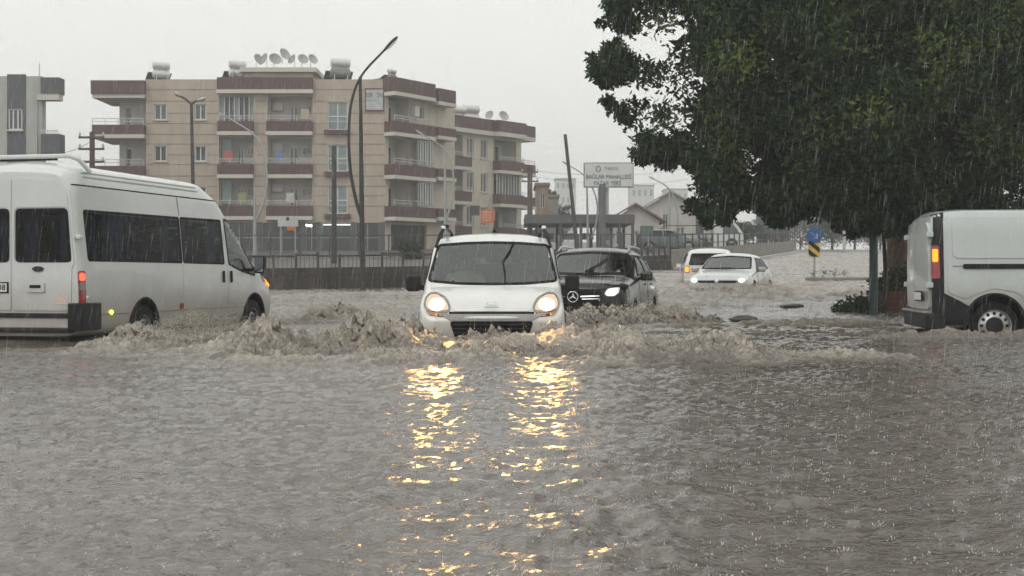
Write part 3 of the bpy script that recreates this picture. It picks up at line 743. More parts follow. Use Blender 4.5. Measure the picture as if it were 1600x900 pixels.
# ---- generic passenger car pieces
def car(name, loc, rz, label, keys, paint, wsh, sides, rear, wheels, glass=M_GLASSW, L=4.4, dash=(.95, .95), bulge=(.10, .05), W=.9, cat='car', archR=.36):
    r = root(name, loc, rz, label, cat); Bd = Body(keys, bulge=bulge, step=.032)
    Bd.cut('F', wsh); Bd.cut('B', rear)
    for a in ('L', 'R'):
        for s_ in sides: Bd.cut(a, s_)
    for yw in wheels: Bd.arch(yw, .34, archR)
    Bd.shell(paint, r)
    Bd.window(wsh, 'F', r, glass, 'windscreen', .035); Bd.window(rear, 'B', r, M_GLASSB, 'rear_window', .035)
    for a in ('L', 'R'):
        for s_ in sides: Bd.window(s_, a, r, M_GLASSB)
    for yw in wheels:
        wheelhouse(r, yw, .34, archR, W-.01, None)
        for sg in (-1, 1): wheel(r, sg*(W-.11), yw, .33, .33, .22, .2, 'alloy')
    MB().box((0, dash[0]+.25, dash[1]-.1), (W*1.6, .5, .14)).build('dashboard', M_LINING, r, bevel=.04)
    MB().box((0, L*.55, .4), (W*1.6, L*.6, .05)).build('cabin_floor', M_LINING, r)
    steering(r, .36, dash[0]+.55, dash[1]+.02)
    for sx_ in (-.36, .36): seat(r, sx_, dash[0]+1.1, .45, .65, .5)
    for sx_ in (-.4, .4): seat(r, sx_, dash[0]+2.0, .48, .6, .5)
    return r, Bd

# ---- black SUV
lo = [(.22, .80), (.36, .90), (.62, .935)]
suv, B = car('suv', (1.06, 22.8, -.30), -.22, 'black sport utility car with a star emblem on its grille and one bright headlight', [
    (0.00, [(.24, .60), (.36, .74), (.56, .78), (.80, .74), (.86, .66), (.885, .54)], .90),
    (0.10, [(.22, .74), (.36, .85), (.60, .88), (.88, .84), (.94, .72), (.965, .58)], .985),
    (0.40, lo+[(.94, .88), (.995, .78), (1.02, .62)], 1.045),
    (1.15, lo+[(1.00, .89), (1.05, .82), (1.085, .70)], 1.11),
    (1.32, lo+[(1.02, .895), (1.10, .83), (1.155, .74)], 1.18),
    (2.05, lo+[(1.04, .905), (1.33, .80), (1.52, .66)], 1.575),
    (2.40, lo+[(1.05, .905), (1.36, .79), (1.57, .64)], 1.635),
    (3.10, lo+[(1.06, .905), (1.37, .79), (1.57, .64)], 1.64),
    (3.90, lo+[(1.07, .895), (1.34, .77), (1.49, .61)], 1.55),
    (4.45, lo+[(1.05, .87), (1.18, .74), (1.25, .58)], 1.30),
    (4.65, [(.34, .70), (.42, .78), (.62, .80), (.9, .76), (1.0, .66), (1.05, .52)], 1.08)],
    M_BLACKP, rounded([(-.77, 1.14), (0, 1.12), (.77, 1.14), (.645, 1.51), (0, 1.55), (-.645, 1.51)], .06),
    [rounded([(1.62, 1.10), (2.65, 1.11), (2.65, 1.48), (2.20, 1.48)], .05), rounded([(2.75, 1.11), (3.75, 1.14), (3.55, 1.45), (2.75, 1.48)], .05)],
    rounded([(-.62, 1.16), (.62, 1.16), (.55, 1.45), (-.55, 1.45)], .05), (.87, 3.74), L=4.65, dash=(1.2, 1.02), W=.935, glass=M_GLASSS, bulge=(.14, .05), cat='suv', archR=.38)
gr = B.patch('grille', rounded([(-.46, .62), (.46, .62), (.50, .78), (.44, .875), (-.44, .875), (-.50, .78)], .04), 'F', M_RUBBER, suv, off=.010, res=.05)
for sg in (-1, 1):
    B.line([(sg*.13, .755), (sg*.44, .765)], 'F', .016, M_CHROME, gr, 'grille_bar', .022)
    B.line([(sg*.15, .715), (sg*.44, .72)], 'F', .008, M_CHROME, gr, 'grille_bar', .016)
    f = (lambda P: [(sg*a, b) for a, b in P])
    hp = rounded(f([(.52, .80), (.56, .885), (.68, .905), (.76, .915), (.755, .82), (.68, .765), (.56, .765)]), .02)
    h = B.patch('headlight', hp, 'F', M_REFL, suv, off=.008, res=.035)
    B.patch('headlight_bulb', rounded(f([(.55, .82), (.60, .865), (.72, .885), (.715, .83), (.67, .785), (.58, .785)]), .02), 'F', M_HEADW, h, off=.016, res=.05)
    mir(1.02, 1.72, 1.10, None, suv, sg, (.22, .12, .16), M_BLACKP)
    B.line([(1.55, .45), (1.58, 1.06)], 'L' if sg < 0 else 'R', .005, M_RUBBER, suv, 'door_seam')
    B.line([(2.70, .40), (2.70, 1.5)], 'L' if sg < 0 else 'R', .006, M_RUBBER, suv, 'door_seam')
    B.line([(1.62, 1.085), (2.7, 1.095), (3.75, 1.12)], 'L' if sg < 0 else 'R', .009, M_CHROME, suv, 'window_trim', .006)
    B.line([(1.62, 1.085), (2.20, 1.50), (2.7, 1.50), (3.5, 1.46), (3.78, 1.14)], 'L' if sg < 0 else 'R', .008, M_CHROME, suv, 'window_trim', .006)
    pts = [(sg*.665, 2.04, 1.545)]+[(sg*(.635), y, 1.645-.03*(y-2.7)**2) for y in np.linspace(2.2, 3.7, 10)]+[(sg*.62, 3.85, 1.54)]
    MB().tube(pts, .022, 8).build('roof_rail', mat('satin_rail', (.55, .56, .57), .3, .7), suv, True)
    for yy in (2.35, 3.3): B.patch('door_handle', rounded([(yy, .93), (yy+.2, .935), (yy+.2, .965), (yy, .96)], .01), 'L' if sg < 0 else 'R', M_BLACKP, suv, off=.025)
yst = B.hit('F', 0, .755)[0].y-.025
em = root('star_emblem', (0, yst, .755)); em.parent = suv
MB().tube([(.088*math.cos(t), 0, .088*math.sin(t)) for t in np.linspace(0, 2*math.pi, 33)], .010, 8, cap=False).build('ring', M_CHROME, em, True)
for k in range(3):
    t = math.pi/2+2*math.pi*k/3; d = Vector((math.cos(t), 0, math.sin(t))); p = Vector((-d.z, 0, d.x))
    b = MB(); b.add([d*.084, p*.022-d*.010, -p*.022-d*.010, Vector((0, -.012, 0)), Vector((0, .004, 0))], [(0, 1, 3), (0, 3, 2), (1, 2, 3), (0, 4, 1), (0, 2, 4), (1, 4, 2)])
    b.build('star_arm', M_CHROME, em)
B.line([(-.02, 1.155), (.30, 1.40)], 'F', .012, M_RUBBER, suv, 'wiper', .02)
B.line([(-.02, 1.155), (.10, 1.235)], 'F', .018, M_RUBBER, suv, 'wiper', .03)
B.line([(.06, 1.14), (.52, 1.10)], 'F', .012, M_RUBBER, suv, 'wiper', .03)
B.patch('rear_view_mirror', rounded([(-.12, 1.47), (.12, 1.47), (.10, 1.53), (-.10, 1.53)], .01), 'F', M_RUBBER, suv, off=-.06)
B.patch('bonnet', rounded([(-.56, .975), (.56, .975), (.72, 1.06), (0, 1.085), (-.72, 1.06)], .03), 'F', M_BLACKP, suv, off=.005, res=.05)

# ---- white hatchback further up the road
lo = [(.20, .74), (.34, .84), (.58, .885)]
hb, B = car('hatchback', (5.66, 37.0, -.02), -.35, 'silvery white hatchback with both headlights on, half sunk in brown water', [
    (0.00, [(.24, .54), (.36, .68), (.50, .72), (.66, .69), (.70, .62), (.72, .50)], .735),
    (0.08, [(.20, .68), (.34, .78), (.54, .82), (.72, .79), (.77, .68), (.79, .54)], .805),
    (0.40, lo+[(.80, .83), (.84, .72), (.865, .58)], .885),
    (1.05, lo+[(.88, .84), (.92, .76), (.95, .66)], .975),
    (1.20, lo+[(.90, .845), (.96, .78), (1.01, .70)], 1.04),
    (1.95, lo+[(.92, .855), (1.20, .75), (1.36, .60)], 1.41),
    (2.30, lo+[(.93, .855), (1.23, .74), (1.41, .58)], 1.47),
    (3.00, lo+[(.95, .855), (1.23, .74), (1.40, .58)], 1.465),
    (3.70, lo+[(.98, .84), (1.20, .72), (1.33, .55)], 1.385),
    (4.10, lo+[(.96, .80), (1.05, .70), (1.10, .54)], 1.14),
    (4.22, [(.32, .66), (.4, .74), (.58, .78), (.82, .74), (.9, .64), (.93, .5)], .95)],
    M_SILVERP, rounded([(-.72, 1.0), (0, .985), (.72, 1.0), (.60, 1.345), (0, 1.385), (-.60, 1.345)], .05),
    [rounded([(1.45, .96), (2.40, .97), (2.40, 1.32), (2.05, 1.32)], .05), rounded([(2.50, .97), (3.45, 1.02), (3.2, 1.29), (2.50, 1.32)], .05)],
    rounded([(-.6, 1.02), (.6, 1.02), (.52, 1.29), (-.52, 1.29)], .05), (.84, 3.42), L=4.2, dash=(1.1, .88), W=.885, bulge=(.13, .05))
B.patch('grille', rounded([(-.52, .615), (.52, .615), (.54, .675), (-.54, .675)], .02), 'F', M_RUBBER, hb, off=.010, res=.05)
B.patch('emblem', [(.055*math.cos(t), .655+.055*math.sin(t)) for t in np.linspace(0, 6.28, 16)[:-1]], 'F', M_CHROME, hb, off=.022)
B.patch('lower_intake', rounded([(-.50, .32), (.50, .32), (.55, .48), (-.55, .48)], .03), 'F', M_RUBBER, hb, off=.010, res=.05)
for sg in (-1, 1):
    f = (lambda P: [(sg*a, b) for a, b in P])
    h = B.patch('headlight', rounded(f([(.545, .62), (.56, .69), (.70, .755), (.80, .775), (.80, .70), (.72, .63)]), .02), 'F', M_REFL, hb, off=.008, res=.035)
    B.patch('headlight_bulb', [(sg*.65+.075*math.cos(t), .682+.05*math.sin(t)) for t in np.linspace(0, 6.28, 14)[:-1]], 'F', M_HEADF, h, off=.016, res=.05)
    mir(.96, 1.55, .98, None, hb, sg, (.2, .12, .14), M_SILVERP)
    for yy in (1.42, 2.45): B.line([(yy, .36), (yy+.02, .95)], 'L' if sg < 0 else 'R', .006, M_RUBBER, hb, 'door_seam')
    for yy in (2.2, 3.1): B.patch('door_handle', rounded([(yy, .84), (yy+.18, .845), (yy+.18, .875), (yy, .87)], .01), 'L' if sg < 0 else 'R', M_SILVERP, hb, off=.025)
B.line([(-.60, 1.0), (.15, 1.03)], 'F', .010, M_RUBBER, hb, 'wiper', .015)

# ---- white estate behind the hatchback, seen from behind
lo = [(.24, .76), (.36, .85), (.6, .875)]
est_c = Vector((6.35, 43.0))
th2 = math.pi-.10; LE = 4.3
ex, ey = est_c.x+LE*math.sin(th2), est_c.y-LE*math.cos(th2)
es, B = car('estate_car', (ex, ey, .10), th2, 'white estate car with a lit orange tail lamp, half hidden by the hatchback', [
    (0.00, [(.24, .56), (.36, .70), (.52, .74), (.70, .70), (.76, .62), (.79, .5)], .81),
    (0.10, [(.22, .70), (.36, .80), (.56, .84), (.80, .80), (.86, .7), (.89, .56)], .91),
    (1.00, lo+[(.96, .84), (1.0, .76), (1.03, .66)], 1.06),
    (1.15, lo+[(.98, .845), (1.06, .78), (1.11, .70)], 1.14),
    (1.90, lo+[(1.0, .85), (1.3, .76), (1.47, .64)], 1.53),
    (2.30, lo+[(1.0, .85), (1.33, .76), (1.52, .63)], 1.585),
    (3.70, lo+[(1.02, .85), (1.33, .75), (1.51, .62)], 1.57),
    (4.05, lo+[(1.02, .84), (1.28, .73), (1.42, .60)], 1.48),
    (4.22, [(.26, .74), (.38, .82), (.6, .85), (1.0, .81), (1.2, .72), (1.28, .58)], 1.33),
    (4.30, [(.34, .70), (.42, .77), (.6, .80), (.92, .77), (1.06, .68), (1.12, .54)], 1.17)],
    M_WHITE, rounded([(-.7, 1.1), (.7, 1.1), (.62, 1.45), (-.62, 1.45)], .05),
    [rounded([(1.4, 1.05), (2.4, 1.06), (2.4, 1.43), (2.0, 1.43)], .05), rounded([(2.5, 1.06), (3.4, 1.08), (3.4, 1.42), (2.5, 1.43)], .05), rounded([(3.48, 1.08), (3.95, 1.12), (3.85, 1.38), (3.48, 1.42)], .05)],
    rounded([(-.70, 1.02), (.70, 1.02), (.60, 1.40), (-.60, 1.40)], .06), (.84, 3.45), L=4.3, dash=(1.0, .95), W=.875, bulge=(.12, .08))
for sg in (-1, 1):
    t_ = B.patch('tail_lamp', rounded([(sg*.80, .78), (sg*.66, .78), (sg*.68, 1.0), (sg*.79, 1.0)], .03), 'B', M_RED, es, off=.012, res=.04)
    B.patch('tail_light', rounded([(sg*.79, .80), (sg*.68, .80), (sg*.69, .97), (sg*.78, .97)], .03), 'B', M_AMBER if sg > 0 else M_RED, t_, off=.02, res=.05)
    mir(.94, 1.5, 1.02, None, es, sg, (.2, .12, .14), M_WHITE)
MB().box((0, 4.36, .46), (1.66, .14, .22)).build('bumper', M_WHITE, es, bevel=.04)
plate(es, (0, 4.40, .74), (0, 0, math.pi), None)

# ---- panel van standing at the kerb under the tree
VL = 5.0; tv = 1.45; cv, sv = math.cos(tv), math.sin(tv)
co = Vector((-.975*cv-VL*sv, -.975*sv+VL*cv)); VX, VY = 5.96-co.x, 19.0-co.y
pv = root('panel_van', (VX, VY, -.22), tv, 'white panel van with black rear corner and lit orange indicator, parked under the tree', 'van')
lo = [(.26, .88), (.40, .955), (.80, .975)]
B = Body([
    (0.00, [(.28, .62), (.42, .78), (.60, .82), (.85, .78), (.90, .70), (.93, .58)], .95),
    (0.10, [(.26, .78), (.40, .88), (.66, .91), (.98, .86), (1.04, .78), (1.07, .66)], 1.09),
    (0.80, lo+[(1.16, .92), (1.21, .86), (1.24, .76)], 1.27),
    (0.95, lo+[(1.20, .925), (1.30, .88), (1.36, .80)], 1.39),
    (1.75, lo+[(1.24, .95), (1.62, .87), (1.82, .76)], 1.88),
    (2.10, lo+[(1.24, .96), (1.70, .925), (1.955, .86)], 2.0),
    (4.60, lo+[(1.24, .96), (1.72, .93), (1.96, .87)], 2.0),
    (4.93, lo+[(1.24, .95), (1.70, .915), (1.93, .85)], 1.97),
    (5.00, [(.32, .84), (.42, .90), (.80, .92), (1.24, .90), (1.66, .86), (1.86, .78)], 1.89)], bulge=(.12, .05), step=.035, counts=[3, 4, 7, 8, 8, 6, 5, 6])
Y = lambda t: VL-t
wf = rounded([(-.84, 1.36), (0, 1.32), (.84, 1.36), (.76, 1.80), (0, 1.85), (-.76, 1.80)], .07)
wd_ = rounded([(1.25, 1.22), (2.2, 1.22), (2.2, 1.74), (1.75, 1.74)], .06)
B.cut('F', wf); B.cut('L', wd_); B.cut('R', wd_)
YR, YF = Y(.84), 1.0
B.arch(YR, .36, .415); B.arch(YF, .36, .40)
B.shell(M_WHITEV, pv)
B.window(wf, 'F', pv, M_GLASSW, 'windscreen', .04)
for a in ('L', 'R'):
    sg = -1 if a == 'L' else 1
    B.window(wd_, a, pv, M_GLASS)
    B.patch('rear_corner_cladding', [(Y(.0), .34), (Y(.50), .34), (Y(.50), .60), (Y(.36), .68), (Y(.145), .79), (Y(.14), 1.80), (Y(.16), 1.93), (Y(.03), 1.90), (Y(.0), 1.5)], a, M_PLAST, pv, off=.012, res=.05)
    B.patch('side_panel', rounded([(Y(.20), .80), (Y(.45), .70), (Y(.56), .78), (Y(.84), .86), (Y(1.15), .80), (Y(1.32), .62), (Y(3.0), .60), (Y(3.0), 1.93), (Y(.20), 1.93)], .05), a, M_WHITEV, pv, off=.010, res=.06)
    B.patch('pressed_panel', rounded([(Y(.26), 1.28), (Y(1.55), 1.28), (Y(1.55), 1.86), (Y(.26), 1.86)], .10), a, M_WHITEV, pv, off=.024, res=.06)
    B.patch('door_rail', rounded([(Y(.40), 1.13), (Y(1.75), 1.135), (Y(1.75), 1.20), (Y(.40), 1.20)], .03), a, M_RUBBER, pv, off=.030, res=.05)
    B.line([(Y(.26), 1.17), (Y(.34), 1.17), (Y(.40), 1.175)], a, .007, M_GREYP, pv, 'rail_end_crease', .012)
    B.patch('sill_cladding', rounded([(Y(1.27), .30), (Y(3.4), .30), (Y(3.4), .46), (Y(1.27), .58)], .02), a, M_PLAST, pv, off=.012, res=.06)
    B.line([(Y(1.28), .335), (Y(3.3), .335)], a, .018, M_CHROME, pv, 'side_step', .03)
    B.line([(Y(1.62), .5), (Y(1.62), 1.88)], a, .006, M_RUBBER, pv, 'door_seam', .01)
    B.line([(Y(2.70), .5), (Y(2.70), 1.88)], a, .006, M_RUBBER, pv, 'door_seam', .01)
    tl = B.patch('tail_lamp', rounded([(Y(.0), .99), (Y(.10), 1.0), (Y(.09), 1.46), (Y(.0), 1.46)], .02), a, M_RED, pv, off=.020, res=.05)
    B.patch('indicator_light', rounded([(Y(.005), 1.23), (Y(.075), 1.23), (Y(.075), 1.41), (Y(.005), 1.41)], .02), a, M_AMBER if sg < 0 else M_AMBERD, tl, off=.028, res=.05)
    d_ = B.patch('rear_door', rounded([(sg*.02, .56), (sg*.86, .56), (sg*.875, 1.24), (sg*.82, 1.70), (sg*.70, 1.80), (sg*.02, 1.82)], .04), 'B', M_WHITEV, pv, off=.05, res=.06, skirt=.05)
    for zz in (1.62, .90): MB().box((sg*.90, VL+.045, zz), (.09, .10, .075)).build('door_hinge', M_WHITEV, d_, bevel=.01)
    mir(1.08, 1.35, 1.30, None, pv, sg, (.2, .13, .26))
    wheel(pv, sg*.86, YR, .33, .335, .235, .2); wheel(pv, sg*.86, YF, .33, .335, .235, .2)
    hl = B.patch('headlight', rounded([(sg*.50, .86), (sg*.78, .92), (sg*.80, 1.10), (sg*.60, 1.02)], .04), 'F', M_LENS, pv, off=.012)
wheelhouse(pv, YR, .36, .415, .962, M_PLAST); wheelhouse(pv, YF, .36, .40, .95, M_PLAST)
bp_ = [(-.97, VL-.16), (-.985, VL+.02), (-.90, VL+.10), (.90, VL+.10), (.985, VL+.02), (.97, VL-.16)]
MB().prism(bp_, lambda a_, b_, d: (a_, b_, d), .28, .50).build('rear_bumper', M_PLAST, pv, True, 30, bevel=.02)
MB().box((0, VL+.06, .515), (1.75, .15, .035)).build('bumper_tread', M_GREYP, pv, bevel=.008)
plate(pv, (-.42, VL+.115, .74), (0, 0, math.pi), None)
MB().box((0, 2.6, .30), (1.5, 4.2, .14)).build('chassis', M_RUBBER, pv)
for xx in (-.5, .5): seat(pv, xx, 2.1, .55, .7, .5)
MB().box((0, 1.25, 1.08), (1.6, .5, .2)).build('dashboard', M_LINING, pv, bevel=.05)
MB().box((0, 2.7, 1.1), (1.8, .03, 1.5)).build('bulkhead', M_LINING, pv)
# ------------------------------------------------------------------ ground and flood water
FENCE = [(-60, 37.0), (-30, 37.0), (-7.1, 38.2), (-2.5, 40.5), (6.9, 58.5), (14.5, 80.0), (21.8, 103.0)]
def side_of(x, y):                            # >0 behind the wall line (dry side)
    fx = np.interp(x, [p[0] for p in FENCE], [p[1] for p in FENCE], right=400)
    return y-fx
def gz(x, y):
    x = np.asarray(x, float); y = np.asarray(y, float)
    base = zw(y)-0.32
    dry = sstep(0.0, 1.5, side_of(x, y))*0.60+sstep(95, 104, y)*0.42
    ver = sstep(6.3, 7.2, x)*sstep(27.5, 29.0, y)*(1-sstep(38, 45, y))*sstep(0, 3, x-6.0-(y-28)*0.35)*0.40
    return base+np.maximum(dry, ver)
def gzf(x, y): return float(gz(np.array([x]), np.array([y]))[0])

ys = np.concatenate([np.linspace(-40, 20, 14), np.linspace(21, 130, 130), np.geomspace(135, 1600, 20)])
xs = np.concatenate([-np.geomspace(1500, 60, 14), np.linspace(-58, 58, 117), np.geomspace(60, 1500, 14)])
GX, GY = np.meshgrid(xs, ys); GZ = gz(GX, GY); n0, n1 = GX.shape
I = np.arange(n0*n1).reshape(n0, n1)
F = np.stack([I[:-1, :-1], I[:-1, 1:], I[1:, 1:], I[1:, :-1]], -1).reshape(-1, 4)
ground = raw_mesh('ground', np.stack([GX, GY, GZ], -1).reshape(-1, 3), F, mat('wet_ground', (0.075, 0.07, 0.066), 0.35, var=0.35, vs=0.6, bump=0.3, bs=6))
tag(ground, kind='structure')

# waves: (points, height, half width)
RIDGES = [
    ([(-2.6, 13.4), (-1.6, 13.9), (-1.0, 14.35), (-.2, 14.5), (.6, 14.35), (1.25, 14.0), (2.2, 13.5)], .20, .34),
    ([(-2.7, 12.9), (-1.4, 12.7), (-.2, 12.9), (1.2, 12.7), (2.4, 12.9), (3.3, 13.2)], .09, .45),
    ([(-4.3, 14.0), (-3.4, 13.9), (-2.5, 13.6)], .11, .40),
    ([(-4.7, 16.3), (-4.1, 15.7), (-3.4, 15.6), (-2.7, 15.3)], .10, .42),
    ([(-4.85, 17.2), (-4.4, 19.0), (-3.8, 21.2), (-3.2, 23.8)], .05, .30),
    ([(-3.2, 24.4), (-2.7, 23.4), (-2.1, 22.0)], .09, .45),
    ([(.2, 21.9), (1.0, 22.2), (1.7, 22.5), (2.4, 23.2), (3.4, 24.8)], .17, .4),
    ([(1.6, 19.4), (3.0, 19.0), (5.0, 18.8)], .055, .4),
    ([(2.4, 21.0), (4.2, 21.6), (6.2, 22.2)], .07, .45),
    ([(4.6, 36.0), (5.6, 36.1), (6.7, 36.6), (8.0, 38.5)], .18, .5),
    ([(4.2, 33.5), (6.0, 33.2), (8.0, 34.0), (9.5, 34.6)], .16, .7),
    ([(4.9, 17.8), (5.9, 18.0), (6.8, 18.1), (7.8, 18.0)], .045, .16),
    ([(-3.0, 30), (0, 29.2), (4.0, 30.0)], .10, .9),
]
def seg_dist(X, Y, pts):
    d = np.full(X.shape, 1e9)
    for (ax, ay), (bx, by) in zip(pts, pts[1:]):
        vx, vy = bx-ax, by-ay; t = np.clip(((X-ax)*vx+(Y-ay)*vy)/(vx*vx+vy*vy), 0, 1)
        d = np.minimum(d, (X-ax-t*vx)**2+(Y-ay-t*vy)**2)
    return np.sqrt(d)
def rid(x, y, s): return 1-np.abs(vnoise(x, y, s))
def water_h(X, Y, fine=True):
    wx = X+0.30*vnoise(X*.9, Y*.9, 3)+.10*vnoise(X*2.6, Y*2.6, 5); wy = Y+0.42*vnoise(X*.8+9, Y*.8, 4)+.12*vnoise(X*2.4, Y*2.4, 6)
    amp = .80+.75*vnoise(X*.75+3, Y*.75, 7)
    T = np.zeros_like(X); H = np.zeros_like(X)
    for pts, h, hw in RIDGES:
        d = seg_dist(wx, wy, pts); g = np.exp(-(d/hw)**2); H += h*g*np.clip(amp, .3, 1.5); T = np.maximum(T, np.exp(-(d/(hw*1.6))**2)*min(1, h/.10)*np.clip(amp+.1, .35, 1))
    # calm reflecting water in front; turbulent current further up the road
    sh_ = 3.2*sstep(2.5, 6, X)+1.5*sstep(4.2, 6.0, -X)
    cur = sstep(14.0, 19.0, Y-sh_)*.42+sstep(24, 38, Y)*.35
    Tt = np.clip(np.maximum(T, cur), 0, 1)
    # ripples, longer across the view
    r = (.0060*vnoise(X*1.3+.3*Y, Y*2.2, 21)+.0052*vnoise(X*3.1, Y*4.4-X*.6, 22)+.0034*vnoise(X*7, Y*9.5+X*1.2, 23)+.0021*vnoise(X*15, Y*19, 24))*(2.5+1.3*vnoise(X*.35, Y*.5, 26))+(.0075*(rid(X*3.6+.8*Y, Y*5.2, 27)-.72)+.0045*(rid(X*8.3-1.1*Y, Y*10.5, 28)-.72))*(Y < 24)
    if fine: r = r+.0012*vnoise(X*34, Y*40, 25)*(Y < 16)
    r = r-(.011*np.clip(vnoise(X*7.5, Y*10, 41)-.25, 0, 1)+.0085*np.clip(vnoise(X*15, Y*19, 42)-.22, 0, 1))*(Y < 20)
    rough = 1-np.abs(vnoise(wx*1.7, wy*2.0, 31)); r2 = 1-np.abs(vnoise(wx*4.3, wy*4.8, 32)); r3 = 1-np.abs(vnoise(X*10.5, Y*11.5, 33)); r4 = 1-np.abs(vnoise(X*24, Y*26, 34))
    tb_ = Tt*(.075*(rough-.75)+.050*(r2-.75)+.042*(r3-.75)+.024*(r4-.75))*1.3
    H = H*(.70+.45*r2*rough)+r+tb_
    # shallow trough behind the minibus
    H -= .16*np.exp(-(((X+6.5)/1.5)**2+((Y-16.6)/.9)**2))
    foam_sheen = np.clip(T*1.15-.25+.9*(rough*r2-.62)+.35*(r3-.75), 0, 1)*np.clip(T*3, 0, 1)
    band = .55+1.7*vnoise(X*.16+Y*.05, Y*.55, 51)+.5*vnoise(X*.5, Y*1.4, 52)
    foam_sheen = np.maximum(foam_sheen, np.clip(cur*(.35+band)*(rough*.6+r2*.6-.42)+.3*(r3-.75), 0, 1)*sstep(15, 21, Y)*(.8+.5*sstep(26, 40, Y)))  # far water paled further, painting in the grazing sky reflection
    return H, foam_sheen, Tt
rows = [2.3]
while rows[-1] < 135: rows.append(rows[-1]+.0150+.0027*rows[-1])
rows = np.array(rows); NC = 470
u = np.linspace(-1, 1, NC); hw = rows*.381*1.25+1.2
ue = np.clip((np.abs(u)-.94)/.06, 0, 1)**2*np.sign(u)
WX = u[None, :]*hw[:, None]+ue[None, :]*40; WY = np.repeat(rows[:, None], NC, 1)
H, foam_sheen, TT = water_h(WX, WY)
edge = np.clip((side_of(WX, WY)+.2)/.6, 0, 1)
WZ = zw(WY)+H*(1-.8*edge)
I = np.arange(WX.size).reshape(WX.shape)
F = np.stack([I[:-1, :-1], I[:-1, 1:], I[1:, 1:], I[1:, :-1]], -1).reshape(-1, 4)

wm = bpy.data.materials.new('flood_water'); wm.use_nodes = True; n = wm.node_tree.nodes; l = wm.node_tree.links; b = n['Principled BSDF']
b.inputs['Roughness'].default_value = 0.10; b.inputs['IOR'].default_value = 1.33; b.inputs['Specular IOR Level'].default_value = 1.0
tc = n.new('ShaderNodeTexCoord')
no = n.new('ShaderNodeTexNoise'); no.inputs['Scale'].default_value = .55; no.inputs['Detail'].default_value = 7; l.new(tc.outputs['Object'], no.inputs['Vector'])
c1 = n.new('ShaderNodeMix'); c1.data_type = 'RGBA'; c1.inputs[6].default_value = (.080, .067, .056, 1); c1.inputs[7].default_value = (.135, .115, .098, 1); l.new(no.outputs['Fac'], c1.inputs[0])
at_ = n.new('ShaderNodeAttribute'); at_.attribute_name = 'foam_sheen'
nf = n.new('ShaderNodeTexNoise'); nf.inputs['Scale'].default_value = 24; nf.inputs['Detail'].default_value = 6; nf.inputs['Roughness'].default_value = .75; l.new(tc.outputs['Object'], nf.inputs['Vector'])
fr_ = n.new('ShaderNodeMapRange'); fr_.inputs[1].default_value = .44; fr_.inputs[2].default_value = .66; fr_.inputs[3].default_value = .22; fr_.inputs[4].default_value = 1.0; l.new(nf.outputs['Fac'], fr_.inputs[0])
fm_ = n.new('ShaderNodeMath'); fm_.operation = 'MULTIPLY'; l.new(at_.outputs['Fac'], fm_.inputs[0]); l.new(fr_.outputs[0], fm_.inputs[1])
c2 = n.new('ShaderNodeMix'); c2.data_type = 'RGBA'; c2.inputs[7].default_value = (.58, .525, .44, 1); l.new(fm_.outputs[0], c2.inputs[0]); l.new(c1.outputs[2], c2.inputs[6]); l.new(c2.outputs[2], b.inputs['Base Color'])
mr = n.new('ShaderNodeMapRange'); mr.inputs[3].default_value = .04; mr.inputs[4].default_value = .5; l.new(at_.outputs['Fac'], mr.inputs[0]); l.new(mr.outputs[0], b.inputs['Roughness'])
mp = n.new('ShaderNodeMapping'); mp.inputs['Scale'].default_value = (1, 1.35, 1); l.new(tc.outputs['Object'], mp.inputs[0])
nb = n.new('ShaderNodeTexNoise'); nb.inputs['Scale'].default_value = 26; nb.inputs['Detail'].default_value = 4; nb.inputs['Roughness'].default_value = .6; l.new(mp.outputs[0], nb.inputs['Vector'])
# raindrop rings: worn by every cell of a jittered lattice
vo = n.new('ShaderNodeTexVoronoi'); vo.inputs['Scale'].default_value = 9.0; l.new(tc.outputs['Object'], vo.inputs['Vector'])
sn = n.new('ShaderNodeMath'); sn.operation = 'SINE'; ml = n.new('ShaderNodeMath'); ml.operation = 'MULTIPLY'; ml.inputs[1].default_value = 42; l.new(vo.outputs['Distance'], ml.inputs[0]); l.new(ml.outputs[0], sn.inputs[0])
fa = n.new('ShaderNodeMapRange'); fa.inputs[1].default_value = .0; fa.inputs[2].default_value = .45; fa.inputs[3].default_value = .22; fa.inputs[4].default_value = 0; l.new(vo.outputs['Distance'], fa.inputs[0])
m2 = n.new('ShaderNodeMath'); m2.operation = 'MULTIPLY'; l.new(sn.outputs[0], m2.inputs[0]); l.new(fa.outputs[0], m2.inputs[1])
ad = n.new('ShaderNodeMath'); ad.operation = 'ADD'; l.new(nb.outputs['Fac'], ad.inputs[0]); l.new(m2.outputs[0], ad.inputs[1])
bp = n.new('ShaderNodeBump'); bp.inputs['Strength'].default_value = 1.0; bp.inputs['Distance'].default_value = .010; l.new(ad.outputs[0], bp.inputs['Height']); l.new(bp.outputs[0], b.inputs['Normal'])
water = raw_mesh('water', np.stack([WX, WY, WZ], -1).reshape(-1, 3), F, wm, None, True, {'foam_sheen': foam_sheen.ravel()})
tag(water, kind='structure')
def water_at(x, y):
    h, f, t = water_h(np.array([float(x)]), np.array([float(y)])); return zwf(y)+float(h[0])

